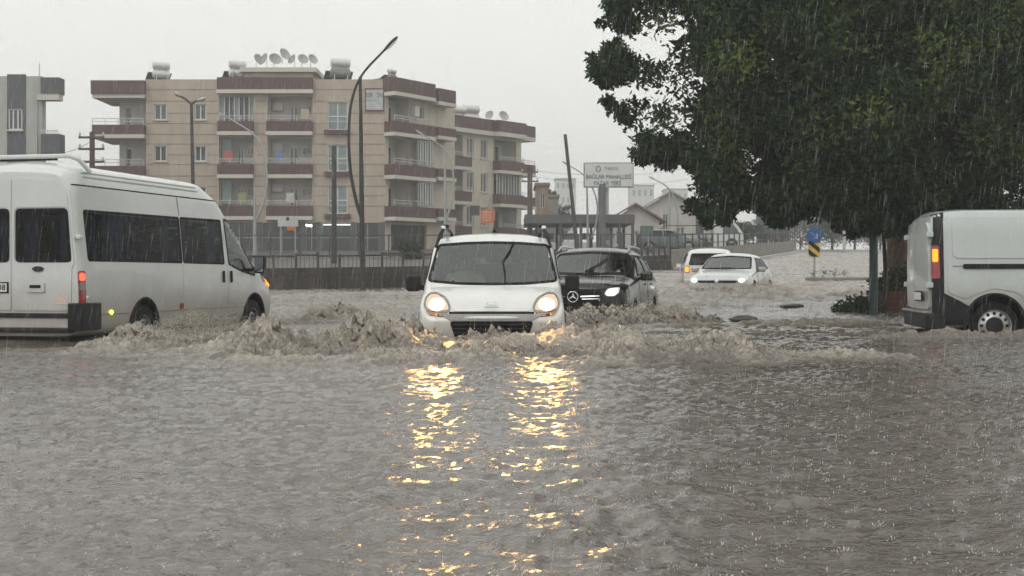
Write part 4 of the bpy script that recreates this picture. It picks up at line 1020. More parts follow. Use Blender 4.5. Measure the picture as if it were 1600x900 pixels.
# finely broken water round the cars: (x0, x1, y0, y1, step, [(cx, cy, sx, sy, height)])
def broken(label, x0, x1, y0, y1, st, plumes, lines, seed, tone=1.0):
    X, Y = np.meshgrid(np.arange(x0, x1, st), np.arange(y0, y1, st*1.15)); h, fo, t = water_h(X, Y)
    wx = X+.16*vnoise(X*2.1, Y*2.1, seed+1); wy = Y+.16*vnoise(X*2.1, Y*2.1, seed+2); E = np.zeros_like(X)
    for cx, cy, sx, sy, hh in plumes: E += hh*np.exp(-((wx-cx)/sx)**2-((wy-cy)/sy)**2)
    for pts, hh, hw_ in lines: E += hh*np.exp(-(seg_dist(wx, wy, pts)/hw_)**2)
    n1 = rid(X*3.8, Y*3.8, seed+3); n2 = rid(X*9.0, Y*9.0, seed+4); n3 = rid(X*18, Y*18, seed+5); n4 = rid(X*31, Y*31, seed+6)
    up = E*(.10+.85*np.clip(n1*1.15-.35, 0, 1)*n2+.42*(n3-.6)*n2+.36*(n4-.6))+.10*E*(hash2(np.floor(X/st), np.floor(Y/st), seed+9)-.5)
    bx = np.minimum(np.minimum(X-x0, x1-X), np.minimum(Y-y0, y1-Y)); fade = sstep(0, .35, bx)*sstep(.015, .06, E)
    Zz = zw(Y)+h+up+.010-.06*(1-fade)
    X2 = X+E*.45*vnoise(X*9, Y*9, seed+7)-E*.15; Y2 = Y+E*.45*vnoise(X*9+5, Y*9, seed+8)-E*.35
    f2 = np.clip(np.maximum(fo, np.clip(E*4.2, 0, 1)*np.clip(.30+2.0*(n2*n3-.45)+.8*(n1-.7), 0, 1))*tone, 0, 1)
    f2 = np.clip(f2*(.45+1.1*hash2(np.floor(X/st), np.floor(Y/st), seed)), 0, 1)
    I = np.arange(X.size).reshape(X.shape); F_ = np.stack([I[:-1, :-1], I[:-1, 1:], I[1:, 1:], I[1:, :-1]], -1).reshape(-1, 4)
    kp = (fade.ravel()[F_].max(1) > .02); F_ = F_[kp]; us = np.unique(F_); rm = np.full(X.size, -1); rm[us] = np.arange(len(us))
    o = raw_mesh('splash', np.stack([X2, Y2, Zz], -1).reshape(-1, 3)[us], rm[F_], wm, None, True, {'foam_sheen': f2.ravel()[us]})
    return tag(o, label, 'splash', None, 'stuff')
broken('tumbling brown bow wave in front of the small white van', -3.0, 3.2, 12.3, 15.3, .0165, [(-1.55, 14.0, .45, .32, .30), (-1.15, 14.7, .22, .35, .26), (1.15, 14.3, .30, .32, .22), (-2.3, 13.6, .4, .3, .20), (2.0, 13.6, .4, .3, .10)], [([(-1.0, 14.75), (-.2, 14.85), (.75, 14.75)], .20, .16), ([(-2.6, 13.0), (-1.2, 13.1), (-.1, 13.5), (1.2, 13.2), (2.4, 13.1)], .14, .28)], 200)
broken('churning muddy wake beside the minibus', -5.3, -2.2, 13.4, 18.6, .0185, [(-4.70, 17.6, .22, .45, .16), (-4.35, 15.5, .40, .32, .20), (-3.4, 15.1, .45, .28, .17), (-2.9, 14.2, .35, .25, .13)], [([(-4.5, 14.5), (-3.8, 14.3), (-3.1, 14.4), (-2.4, 14.2)], .11, .26), ([(-4.7, 16.5), (-4.1, 16.1), (-3.2, 15.9), (-2.5, 15.6)], .12, .26)], 240)
broken('breaking water around the front wheel of the minibus', -4.4, -2.0, 20.6, 25.0, .026, [(-3.30, 22.9, .2, .45, .20), (-2.9, 23.6, .35, .4, .18), (-2.6, 22.4, .4, .4, .12)], [([(-3.9, 21.0), (-3.4, 22.6), (-2.9, 24.3)], .09, .22)], 260)
broken('brown surge breaking against the black car', -.3, 3.6, 21.0, 24.6, .024, [(.4, 22.2, .35, .25, .26), (1.5, 22.3, .4, .25, .30), (2.3, 23.0, .3, .4, .28), (3.0, 22.6, .4, .4, .16)], [([(-.1, 21.8), (1.0, 21.7), (2.4, 22.0), (3.4, 22.6)], .18, .28)], 280)
broken('low swell curling past the panel van', 3.2, 9.2, 15.6, 18.5, .03, [(5.6, 17.7, .5, .18, .07), (7.0, 17.95, .9, .16, .08)], [([(4.6, 17.6), (5.8, 17.8), (7.0, 18.0), (9.0, 17.95)], .06, .16)], 300)
# ------------------------------------------------------------------ apartment blocks
M_BEIGE = mat('beige_render', (0.45, 0.378, 0.305), 0.85, var=0.10, vs=.8, streak=.42)
M_CREAM = mat('cream_render', (0.56, 0.51, 0.41), 0.85, var=0.10, vs=.8, streak=.42)
M_MAROON = mat('maroon_tiles', (0.085, 0.035, 0.035), 0.6, var=0.25, vs=2, streak=.3)
M_SOFFIT = mat('pale_slab', (0.56, 0.53, 0.47), 0.85, var=.08, vs=1)
M_PLASTER = mat('white_plaster', (0.58, 0.56, 0.51), 0.9, var=.10, vs=1)
M_FRAME = mat('window_frame_white', (0.66, 0.66, 0.63), 0.5)
M_RAIL = mat('balcony_rail', (0.5, 0.5, 0.49), 0.4, .5)
M_PANE = mat('far_pane', (0.05, 0.065, 0.07), 0.08, spec=.8)
M_PANEL = mat('pale_pane_curtain', (0.22, 0.27, 0.27), 0.15, var=.3, vs=1.2)  # one paler grey-green tone for panes and blinds
M_DKGREY = mat('dark_cladding', (0.075, 0.08, 0.09), .6, var=.2, vs=2)
M_LTGREY = mat('light_grey_render', (0.42, 0.42, 0.40), .85, var=.08, vs=1, streak=.3)
M_GROOVE = mat('wall_joint', (0.22, 0.18, 0.15), .9)
M_TANK = mat('tank_metal', (0.62, 0.63, 0.62), .35, .3, var=.1)
M_TANKD = mat('tank_dark', (0.20, 0.20, 0.20), .5, .2, var=.2)
M_SOLAR = mat('solar_glass', (0.03, 0.035, 0.04), .15)
M_DISH = mat('dish_grey', (0.42, 0.41, 0.39), .5, var=.1)
M_ROOFTILE = mat('roof_tile', (0.22, 0.13, 0.11), .8, var=.3, vs=3)  # red greyed in the colour to imitate rain haze
M_CONC = mat('concrete', (0.24, 0.22, 0.195), .85, var=.25, vs=1.5, streak=.3)
M_ACUNIT = mat('ac_unit_white', (.6, .6, .57), .5)

class Fac:
    """a vertical facade: u along it, z up, n outwards; parts are built relative to the building root"""
    def __init__(s, rt, o, d):
        s.rt = rt; s.o = Vector((o[0], o[1], 0)); s.d = Vector((d[0], d[1], 0)).normalized(); s.n = Vector((s.d.y, -s.d.x, 0)); s.r = Vector(rt.location)
        s.ang = math.atan2(s.d.y, s.d.x)
    def p(s, u, z, n=0.0): return tuple(s.o+s.d*u+s.n*n+Vector((0, 0, z))-s.r)
    def box(s, mb, u0, u1, z0, z1, n0, n1):
        vs = [s.p(u, z, n) for u in (u0, u1) for n in (n0, n1) for z in (z0, z1)]
        return mb.add(vs, [(0, 1, 3, 2), (4, 6, 7, 5), (0, 4, 5, 1), (2, 3, 7, 6), (0, 2, 6, 4), (1, 5, 7, 3)])
    def B(s, name, m, parent, *a, bevel=0): return s.box(MB(), *a).build(name, m, parent, bevel=bevel)
    def wall(s, u0, u1, z0, z1, op, m, parent, depth=.3, name='wall', grooves=()):
        us = sorted({u0, u1, *[v for o in op for v in o[:2] if u0 <= v <= u1]}); zs = sorted({z0, z1, *[v for o in op for v in o[2:] if z0 <= v <= z1]})
        mb = MB()
        for a, b in zip(us, us[1:]):
            for c, d in zip(zs, zs[1:]):
                mu, mz = (a+b)/2, (c+d)/2
                if any(o[0] < mu < o[1] and o[2] < mz < o[3] for o in op): continue
                mb.add([s.p(a, c), s.p(b, c), s.p(b, d), s.p(a, d)], [(0, 1, 2, 3)])
        for o in op:
            a, b, c, d = o
            mb.add([s.p(a, c), s.p(a, d), s.p(a, d, -depth), s.p(a, c, -depth)], [(0, 1, 2, 3)]); mb.add([s.p(b, c), s.p(b, d), s.p(b, d, -depth), s.p(b, c, -depth)], [(3, 2, 1, 0)])
            mb.add([s.p(a, d), s.p(b, d), s.p(b, d, -depth), s.p(a, d, -depth)], [(0, 1, 2, 3)]); mb.add([s.p(a, c), s.p(b, c), s.p(b, c, -depth), s.p(a, c, -depth)], [(3, 2, 1, 0)])
        wo = link(name, mb.mesh(name), m, parent)
        for zg in grooves:
            cuts = sorted([(o[0]-.1, o[1]+.1) for o in op if o[2]-.25 < zg < o[3]+.05]); a = u0
            for c in cuts+[(u1, u1)]:
                if c[0]-a > .2: s.B('wall_joint', M_GROOVE, wo, a, min(c[0], u1), zg-.025, zg+.025, -.02, .012)
                a = max(a, c[1])
        return wo
    def window(s, u0, u1, z0, z1, parent, n=-.15, bars=1, cross=None, pane=None, sill=True, name='window'):
        w_ = root(name, s.p((u0+u1)/2, z0, n)); w_.parent = parent; off = Vector(s.p((u0+u1)/2, z0, n)); t = .07 if name != 'glazing_panel' else .028
        def bx(nm, m, par, *a):
            q = s.box(MB(), *a); q.v = [tuple(Vector(v)-off) for v in q.v]; return q.build(nm, m, par)
        bx('pane', pane or M_PANE, w_, u0, u1, z0, z1, n-.03, n-.01)
        fr = bx('frame', M_FRAME, w_, u0, u0+t, z0, z1, n-.01, n+.05); bx('frame', M_FRAME, w_, u1-t, u1, z0, z1, n-.01, n+.05)
        bx('frame', M_FRAME, w_, u0+t, u1-t, z1-t, z1, n-.01, n+.05); bx('frame', M_FRAME, w_, u0+t, u1-t, z0, z0+t, n-.01, n+.05)
        for k in range(bars): c = u0+(u1-u0)*(k+1)/(bars+1); bx('mullion', M_FRAME, w_, c-t*.5, c+t*.5, z0+t, z1-t, n-.01, n+.04)
        if cross: bx('transom', M_FRAME, w_, u0+t, u1-t, cross-.035, cross+.035, n-.008, n+.045)
        if sill: bx('sill', M_SOFFIT, w_, u0-.1, u1+.1, z0-.08, z0, n-.02, .12)
        return w_
    def loggia(s, u0, u1, z0, z1, parent, d=1.5, m=None):
        q = MB(); P = s.p
        q.add([P(u0, z0, -d), P(u1, z0, -d), P(u1, z1, -d), P(u0, z1, -d)], [(0, 1, 2, 3)])
        for a in (u0, u1): q.add([P(a, z0, -.28), P(a, z1, -.28), P(a, z1, -d), P(a, z0, -d)], [(0, 1, 2, 3)])
        q.add([P(u0, z0, -.28), P(u1, z0, -.28), P(u1, z0, -d), P(u0, z0, -d)], [(0, 1, 2, 3)]); q.add([P(u0, z1, -.28), P(u1, z1, -.28), P(u1, z1, -d), P(u0, z1, -d)], [(0, 1, 2, 3)])
        return link('balcony_recess', q.mesh('balcony_recess'), m or M_PLASTER, parent)
    def balcony(s, u0, u1, zb, zt, parent, out=.4, soff=.26, rail=.38, ret=0.0, nback=0.0):
        bal = s.B('balcony', M_MAROON, parent, u0, u1, zb, zt, nback-ret, out)
        s.B('slab', M_SOFFIT, bal, u0-.03, u1+.03, zb-soff, zb-.004, nback-ret-.01, out+.03)
        if rail:
            q = MB(); s.box(q, u0, u1, zt+rail-.045, zt+rail, out-.08, out-.03); s.box(q, u0, u1, zt+rail*.5-.02, zt+rail*.5+.02, out-.07, out-.04)
            k = max(2, int((u1-u0)/.8))
            for i in range(k+1): a = u0+(u1-u0-.04)*i/k; s.box(q, a, a+.04, zt+.003, zt+rail-.045, out-.075, out-.035)
            q.build('railing', M_RAIL, bal)
        return bal

def solar_heater(loc, label, rz=0, sc=1.0, dark=False):
    r = root('solar_water_heater', loc, rz, label, 'water heater', 'solar water heaters on the roofs'); r.scale = (sc, sc, sc)
    for k, (z, m) in enumerate(((.55, M_TANKD if dark else M_TANK), (1.15, M_TANK))):
        MB().lathe([(.002, -.62), (.2, -.60), (.29, -.54), (.29, .54), (.2, .60), (.002, .62)], (0, 0, z), 'X', 16).build('tank', m, r, True)
    for x in (-.4, .4):
        for y in (-.3, .3): MB().bar((x, y, 0), (x, y*.5, .98), .05).build('stand_leg', M_RAIL, r)
    MB().box((0, .95, .38), (1.7, 1.3, .07), Matrix.Rotation(-.5, 3, 'X')).build('solar_panel', M_SOLAR, r)
    return r
def dish(loc, label, rz, tilt=.5, R=.42, grp='satellite dishes on the roofs'):
    r = root('satellite_dish', loc, rz, label, 'satellite dish', grp)
    rot = Matrix.Rotation(math.pi/2-tilt, 3, 'X'); c = Vector((0, -.12, .62))
    prof = [(R*t, .22*R*t*t*2) for t in (.02, .25, .5, .75, 1.0)]+[(R*1.02, .22*R*2+.015), (R*.75, .22*R*.5625*2-.02), (.02, -.03)]
    MB().lathe(prof, c, 'Z', 24, rot).build('reflector', M_DISH, r, True)
    f = c+rot @ Vector((0, 0, R*.95)); MB().tube([c+rot @ Vector((0, -R, .1)), f], .016, 6).build('feed_arm', M_RAIL, r); MB().box(f, (.07, .07, .09), rot).build('feed_horn', M_RAIL, r)
    MB().tube([(0, 0, 0), (0, 0, .62)], .025, 8).build('mast', M_RAIL, r, True); return r

# ---- beige four-storey block
D1 = 93.0
U = lambda px: (px-800)*D1/FPX
Z = lambda py: CAM_Z+(HOR-py)*D1/FPX
b1 = root('apartment_block', (U(400), D1+5, 1.9), 0, 'beige four-storey apartment block with maroon balconies and rooftop dishes', 'building')
f = Fac(b1, (0, D1), (1, 0))
gro = [Z(p) for p in (140, 158, 177, 193, 210, 225, 242, 257, 275, 291, 306, 322)]
ops = []
FL = ((150, 190), (214, 257), (279, 322))
for a, b in ((342, 396), (418, 488)):
    for t, bt in FL: ops.append((U(a), U(b), Z(bt), Z(t)))
wins = [(241, 260, 187, 163), (241, 260, 252, 228), (304, 322, 187, 163), (304, 322, 252, 228), (304, 322, 316, 292)]
for a, b, zb, zt in wins: ops.append((U(a), U(b), Z(zb), Z(zt)))
tall = [(512, 543, 203, 159), (512, 543, 268, 226), (512, 543, 334, 290)]
for a, b, zb, zt in tall: ops.append((U(a), U(b), Z(zb), Z(zt)))
shop = [(345, 402, 402, 348), (410, 470, 402, 348), (478, 495, 402, 348), (500, 548, 402, 348), (556, 592, 402, 348)]
for a, b, zb, zt in shop: ops.append((U(a), U(b), Z(zb), Z(zt)))
f.wall(U(228), U(602), 1.7, Z(124), ops, M_BEIGE, b1, grooves=gro)
f.B('roof_slab', M_CONC, b1, U(228)+.01, U(602)-.01, Z(126), Z(125)-.02, -11, -.01)
for a, b, zb, zt in wins: f.window(U(a), U(b), Z(zb), Z(zt), b1)
for a, b, zb, zt in tall:
    f.window(U(a), U(b), Z(zb), Z(zt), b1, bars=1, cross=Z(zb)+(Z(zt)-Z(zb))*.48, pane=M_PANEL, sill=False)
    f.B('window_box', M_MAROON, b1, U(a)-.2, U(b)+.2, Z(zb)-.32, Z(zb)-.01, 0.004, .30)
    f.B('window_rail', M_RAIL, b1, U(a)-.1, U(b)+.1, Z(zb)+.55, Z(zb)+.60, .05, .09)
for ci, (a, b) in enumerate(((342, 396), (418, 488))):
    for k, (t, bt) in enumerate(FL):
        f.loggia(U(a), U(b), Z(bt), Z(t), b1)
        w_ = U(b)-U(a)
        if ci == 0 and k == 0:
            for i in range(7): f.window(U(a)+w_*i/7, U(a)+w_*(i+1)/7, Z(bt)+.02, Z(t)-.02, b1, n=-.22, bars=0, pane=M_DKGREY if i % 3 else M_PANEL, sill=False, name='glazing_panel')
        else:
            f.window(U(a)+w_*.42, U(a)+w_*.62, Z(bt)+.05, Z(t)-.55, b1, n=-1.42, bars=1, sill=False, name='balcony_door')
            f.window(U(a)+w_*.70, U(a)+w_*.93, Z(bt)+.75, Z(t)-.55, b1, n=-1.42, bars=1, sill=False)
            if ci: f.B('air_conditioner', M_ACUNIT, b1, U(a)+.15, U(a)+.85, Z(t)-.85, Z(t)-.3, -1.48, -1.15)
            else: f.B('awning_blind', M_PANEL, b1, U(a)+.1, U(a)+w_*.3, Z(bt)+.3, Z(t)-.1, -.6, -.57)
        f.balcony(U(a)-.02, U(b)+.02, Z(bt+16), Z(bt), b1, out=.42)
f.B('roof_parapet', M_MAROON, b1, U(341), U(489), Z(141), Z(122), 0.004, .45)
f.B('parapet_slab', M_SOFFIT, b1, U(340), U(490), Z(147), Z(141)-.005, 0.004, .50)
f.B('stair_house', M_CREAM, b1, U(379), U(487), Z(125)+.02, Z(112), -5, -.5)
f.B('stair_house_roof', M_SOFFIT, b1, U(374), U(494), Z(112)+.005, Z(105), -5.4, -.05)
# left balcony wing
f2 = Fac(b1, (0, D1+1.6), (1, 0))
f2.wall(U(176), U(228)+.2, 1.7, Z(126), [(U(186), U(196), Z(192), Z(163)), (U(186), U(196), Z(257), Z(228))], M_PLASTER, b1, name='wing_wall')
for zb, zt in ((192, 163), (257, 228)):
    f2.window(U(186), U(196), Z(zb), Z(zt), b1, bars=0, sill=False, name='balcony_door')
f.B('wing_slab', M_MAROON, b1, U(145), U(228)-.02, Z(148), Z(127), -4.5, .5)
f.B('wing_soffit', M_SOFFIT, b1, U(147), U(228)-.02, Z(154), Z(148)-.005, -4.4, .4)
for zb, zt in ((211, 196), (275, 260), (340, 325)): f.balcony(U(147), U(228)-.02, Z(zb), Z(zt), b1, out=.5, ret=4.4, rail=.45)
f.B('wing_return', M_BEIGE, b1, U(228), U(229), 1.7, Z(126), -4, -.02)
# ground floor shops
M_SHOPIN = mat('shop_interior', (.42, .50, .44), .8, var=.2, vs=1)
M_SHOPG = glass_mat('shop_glass', (.45, .52, .52))
M_TUBE = emit_mat('fluorescent_tube', (1, 1, .93), 7.0)
for k, (a, b, zb, zt) in enumerate(shop):
    sh = f.B('shopfront', M_SHOPG, b1, U(a), U(b), Z(zb), Z(zt), -.20, -.18)
    f.loggia(U(a), U(b), Z(zb), Z(zt), b1, d=4.0, m=M_SHOPIN if k == 3 else M_DKGREY)
    for i in range(3): c = U(a)+(U(b)-U(a))*i/2; f.B('shop_mullion', M_GREYP, sh, c-.04, c+.04, Z(zb), Z(zt), -.24, -.12)
    f.B('shop_transom', M_GREYP, sh, U(a), U(b), Z(372), Z(372)+.06, -.23, -.13)
for a, b in ((230, 345), (402, 410), (470, 478), (495, 500), (548, 556), (592, 601.5)): f.B('pier_cladding', M_DKGREY, b1, U(a)+.004, U(b)-.004, 1.75, Z(347), .004, .05)
f.B('ceiling_lamp', M_TUBE, b1, U(502), U(546), Z(351), Z(349.4), -1.2, -1.05)
f.B('ceiling_lamp', M_TUBE, b1, U(474), U(479.5), Z(353), Z(350.5), -.08, -.04); f.B('ceiling_lamp', M_TUBE, b1, U(481), U(487), Z(354), Z(351), -.08, -.04)
f.B('shop_shelf', M_DKGREY, b1, U(506), U(530), Z(364), Z(353), -1.9, -1.6)
f.B('shop_counter', M_PLASTER, b1, U(503), U(545), Z(402), Z(384), -1.6, -1.0)
fs = f.B('shop_fascia', M_PLASTER, b1, U(435), U(467), Z(354), Z(338), .05, .12)
MB().box(f.p(U(456), Z(353), .25), (.6, .3, .75)).build('hanging_gas_bottle', mat('orange_sign', (.55, .17, .04), .6), b1, bevel=.1)
# right flank with rounded balconies
side_d = Vector((U(708)*99/93-U(602), 6.4)); SLN = side_d.length
f3 = Fac(b1, (U(602), D1), side_d)
so = []
for t, bt in FL: so += [(.35, 2.6, Z(bt)-.0, Z(t)), (3.3, 4.3, Z(bt)+.5, Z(t)-.3)]
so.append((.6, 4.6, Z(402), Z(350)))
f3.wall(0, SLN, 1.7, Z(126), so, M_CREAM, b1, name='flank_wall')
for k, (t, bt) in enumerate(FL):
    f3.loggia(.35, 2.6, Z(bt), Z(t), b1, d=1.3)
    f3.window(.6, 1.1, Z(bt)+.2, Z(t)-.5, b1, n=-1.22, bars=0, sill=False); f3.window(1.3, 2.1, Z(bt)+.02, Z(t)-.45, b1, n=-1.22, bars=1, sill=False, name='balcony_door')
    f3.window(3.3, 4.3, Z(bt)+.5, Z(t)-.3, b1, bars=1)
    if k:
        for i in range(6): f3.window(2.65+.28*i, 2.93+.28*i, Z(bt)+.1, Z(t)-.05, b1, n=.75, bars=0, pane=M_PANEL if i % 2 else M_PANE, sill=False, name='glazing_panel')
    f3.balcony(-.1, 4.45, Z(bt+17), Z(bt), b1, out=.95, rail=.42)
    f3.balcony(4.75, SLN-1.0, Z(bt+17)+.15, Z(bt)+.0, b1, out=1.0, rail=0)
f3.B('air_conditioner', M_ACUNIT, b1, 2.75, 3.25, Z(176), Z(160), .02, .45)
f3.B('roof_parapet', M_MAROON, b1, -.1, 4.45, Z(144), Z(122), -1, .95); f3.B('parapet_slab', M_SOFFIT, b1, -.12, 4.47, Z(150), Z(144)-.005, -1, .98)
f3.B('roof_parapet', M_MAROON, b1, 4.75, SLN-1.0, Z(148), Z(127), -1, 1.0); f3.B('parapet_slab', M_SOFFIT, b1, 4.73, SLN-.98, Z(154), Z(148)-.005, -1, 1.03)
f3.loggia(.6, 4.6, Z(402), Z(350), b1, d=2.5, m=M_DKGREY)
f3.B('shopfront', M_SHOPG, b1, .6, 4.6, Z(402), Z(350), -.2, -.18)
f3.B('back_wall', M_CREAM, b1, SLN-.02, SLN+.2, 1.7, Z(126), -9, -.02)
# roof sign on the facade
sb = f.B('facade_sign', mat('sign_frame_red', (.12, .05, .045), .6), b1, U(570.5), U(600.5), Z(174), Z(138), .03, .10)
f.B('sign_face', mat('sign_face_grey', (.45, .47, .47), .6, var=.15, vs=2), sb, U(572.5), U(598.5), Z(172), Z(140.5), .10, .13)
def ftext(nm, body, size, m, fac, u, z, n, par, sx=1.0): return text_part(nm, body, size, m, par, fac.p(u, z, n), (math.pi/2, 0, fac.ang), 'CENTER', .01, sx)
ftext('sign_lettering', 'SİR   İN', .42, M_DKGREY, f, U(585), Z(149.5), .14, sb, .8)
ftext('sign_lettering', '— — —', .22, M_DKGREY, f, U(582), Z(157), .14, sb)
ztop = Z(125)
solar_heater((U(246), D1+1.0, ztop), 'pair of pale water tanks at the left end of the beige block roof', .5, .98)
solar_heater((U(367), D1+.9, ztop+.05), 'pale water tanks beside the rooftop stair house, left of the dishes', .45, 1.0)
solar_heater((U(529), D1+1.0, ztop), 'large white water tank over a grey one, right of the rooftop stair house', .3, 1.15, True)
solar_heater((U(609), D1+1.6, Z(122)), 'small grey water tank pair above the rounded corner balcony', 1.0, .62, True)
for i, (px, py, lab, rz, R) in enumerate(((366, 112, 'satellite dish just behind the tanks left of the stair house roof', .7, .40), (396, 105, 'leftmost satellite dish on the stair house roof', .9, .40), (413, 105, 'brownish satellite dish second from the left on the stair house roof', -.9, .46), (424, 105, 'broad satellite dish third from the left on the stair house roof', .5, .44), (437, 103, 'highest satellite dish on the stair house roof, tilted to the right', .9, .44), (457, 105, 'dark backed satellite dish fourth from the right edge of the stair house', -.8, .36), (468, 105, 'pale satellite dish second from the right on the stair house roof', .5, .38), (482, 105, 'rightmost satellite dish on the stair house roof', .8, .38))):
    z0 = ztop if i == 0 else Z(105); dish((U(px), D1+(.9 if i == 0 else 1.0), z0+(.35 if i == 4 else 0)), lab, rz, .45, R)
for k, (u_, z_, c_) in enumerate(((U(350), Z(250), (.45, .12, .10)), (U(430), Z(250), (.15, .22, .40)), (U(447), Z(315), (.55, .53, .48)), (U(372), Z(315), (.30, .32, .12)), (U(470), Z(184), (.5, .42, .3)))):
    fb = Fac(b1, (0, D1), (1, 0)); fb.B('laundry', mat('laundry_%d' % k, c_, .9, var=.2), b1, u_, u_+.55, z_-.05, z_+.62, -.10, -.07)
# ---- cream block further along the road
b2 = root('apartment_block', (-2, 112, 2.2), 0, 'cream apartment block with maroon balconies behind the beige one', 'building')
d2 = Vector((.62, .78)); f = Fac(b2, (-5.8, 105), d2)
def ZU(py, u): return CAM_Z+(HOR-py)*(105+.784*u)/FPX
zt2 = ZU(177, 0)
L2 = 12.2; fl = [(zt2-1.3-2.75*(k+1), zt2-1.3-2.75*k) for k in range(3)]
ops = []
for zb, zt in fl: ops += [(3.5, 4.35, zb+.9, zt-.3), (5.25, 6.1, zb+.9, zt-.3), (6.9, 9.9, zb, zt-.15), (.4, 3.0, zb, zt-.15)]
f.wall(0, 10.4, 1.8, zt2-.5, ops, M_CREAM, b2)
for k, (zb, zt) in enumerate(fl):
    f.window(3.5, 4.35, zb+.9, zt-.3, b2); f.window(5.25, 6.1, zb+.9, zt-.3, b2)
    f.loggia(6.9, 9.9, zb, zt-.15, b2); f.loggia(.4, 3.0, zb, zt-.15, b2)
    f.window(8.2, 9.3, zb+.05, zt-.5, b2, n=-1.42, sill=False, name='balcony_door'); f.window(1.0, 2.0, zb+.05, zt-.5, b2, n=-1.42, sill=False, name='balcony_door')
    if k == 1:
        for i in range(8): f.window(6.9+.375*i, 6.9+.375*(i+1), zb+.02, zt-.17, b2, n=.3, bars=0, pane=M_DKGREY if i % 2 else M_PANE, sill=False, name='glazing_panel')
    f.balcony(6.8, 10.0, zb-.0, zb+.78, b2, out=.8, rail=.35 if k != 1 else 0); f.balcony(.2, 3.2, zb, zb+.78, b2, out=.8, rail=.35)
f.B('roof_parapet', M_MAROON, b2, -.2, 6.4, zt2-.95, zt2, -9, .5); f.B('parapet_slab', M_SOFFIT, b2, -.2, 6.4, zt2-1.3, zt2-.955, -9, .52)
f.B('roof_parapet', M_MAROON, b2, 6.42, 10.1, zt2-.95, zt2, -9, .95); f.B('parapet_slab', M_SOFFIT, b2, 6.42, 10.1, zt2-1.3, zt2-.955, -9, .97)
f.B('roof_parapet', M_MAROON, b2, 10.12, 12.3, zt2-.95, zt2-.02, -7, .2); f.B('parapet_slab', M_SOFFIT, b2, 10.12, 12.3, zt2-1.3, zt2-.955, -7, .22)
f.B('end_wall', M_CREAM, b2, 10.4, 10.6, 1.8, zt2-1.0, -8, -.02)
for zb, zt in fl: f.balcony(10.45, 12.3, zb, zb+.75, b2, out=.2, ret=3, rail=.35)
def onb2(u, n, z): v = f.o+f.d*u+f.n*n; return (v.x, v.y, z)
solar_heater(onb2(2.4, -1.5, zt2-.5), 'left water tank on the cream block roof', .7, 1.1, True)
solar_heater(onb2(4.2, -1.5, zt2-.5), 'middle water tank on the cream block roof', .7, 1.1)
solar_heater(onb2(6.1, -1.8, zt2-.4), 'white water tank at the right of the row on the cream block roof', .5, 1.25)
dish(onb2(8.6, -.5, zt2-.1), 'lone satellite dish on the cream block parapet', .6, .45, .45)
dish(onb2(.9, -.6, zt2-.1), 'leftmost satellite dish on the cream block roof beside the tanks', .8, .45, .42); dish(onb2(7.4, -.7, zt2-.1), 'satellite dish between the white tank and the lone dish on the cream block', -.5, .45, .38)
q = MB(); q.tube([onb2(1.8, -1, zt2-.5), onb2(1.8, -1, zt2+2.2)], .03, 6); q.tube([onb2(.5, -1, zt2+2.1), onb2(3.3, -1, zt2+2.1)], .02, 6)
for k in range(6): c = onb2(.7+.45*k, -1, zt2+2.1); q.bar((c[0], c[1]-.35, c[2]), (c[0], c[1]+.35, c[2]), .025)
tag(q.build('television_aerial', M_RAIL), 'thin television aerial over the water tanks on the cream block', 'aerial')

# ---- grey and dark block at the left edge
D0 = 75.0; U0 = lambda px: (px-800)*D0/FPX; Z0 = lambda py: CAM_Z+(HOR-py)*D0/FPX
b0 = root('apartment_block', (U0(20), D0+5, 1.4), 0, 'light grey apartment block with a dark clad stripe at the left edge of the view', 'building')
f = Fac(b0, (0, D0), (1, .0)); 
f.wall(U0(-160), U0(66), 1.2, Z0(119), [(U0(13), U0(35), Z0(203), Z0(170)), (U0(13), U0(35), Z0(292), Z0(259))], M_LTGREY, b0)
f.wall(U0(11), U0(41), 1.2, Z0(116), [(U0(13), U0(35), Z0(203), Z0(170)), (U0(13), U0(35), Z0(292), Z0(259))], M_DKGREY, f.rt, depth=.1, name='dark_cladding').location = (0, -.012, 0)
for a in (203, 292): f.window(U0(13), U0(35), Z0(a), Z0(a-33), b0, n=-.08, bars=2)
f.B('roof_slab', M_LTGREY, b0, U0(-160), U0(66)-.01, Z0(122), Z0(119)-.01, -.6, -.02)
f.B('end_wall', M_LTGREY, b0, U0(65.5), U0(66), 1.2, Z0(120), -.6, -.02)
f.B('roof_balcony', M_DKGREY, b0, U0(66)+.01, U0(95.5), Z0(147), Z0(122), -.6, .3); f.B('balcony_slab', M_SOFFIT, b0, U0(60), U0(94), Z0(157), Z0(147)-.005, -.5, .25)
bal = f.B('balcony', M_DKGREY, b0, U0(66.5), U0(96), Z0(246), Z0(210), -.6, .3)
q = MB(); f.box(q, U0(66.5), U0(93), Z0(204)-.04, Z0(204), .2, .25)
for i in range(9): a = U0(66.5)+(U0(93)-U0(66.5)-.04)*i/8; f.box(q, a, a+.04, Z0(210)+.003, Z0(204)-.04, .205, .245)
q.build('railing', M_RAIL, bal)
f.B('downpipe', M_LTGREY, b0, U0(57), U0(59), 1.3, Z0(146), .004, .08)
tag(MB().tube([(U0(51.5), D0+1, Z0(119)), (U0(51.5), D0+1, Z0(95))], .035, 6).build('roof_mast', M_RAIL), 'thin bare mast on the grey block roof at the left edge', 'mast')

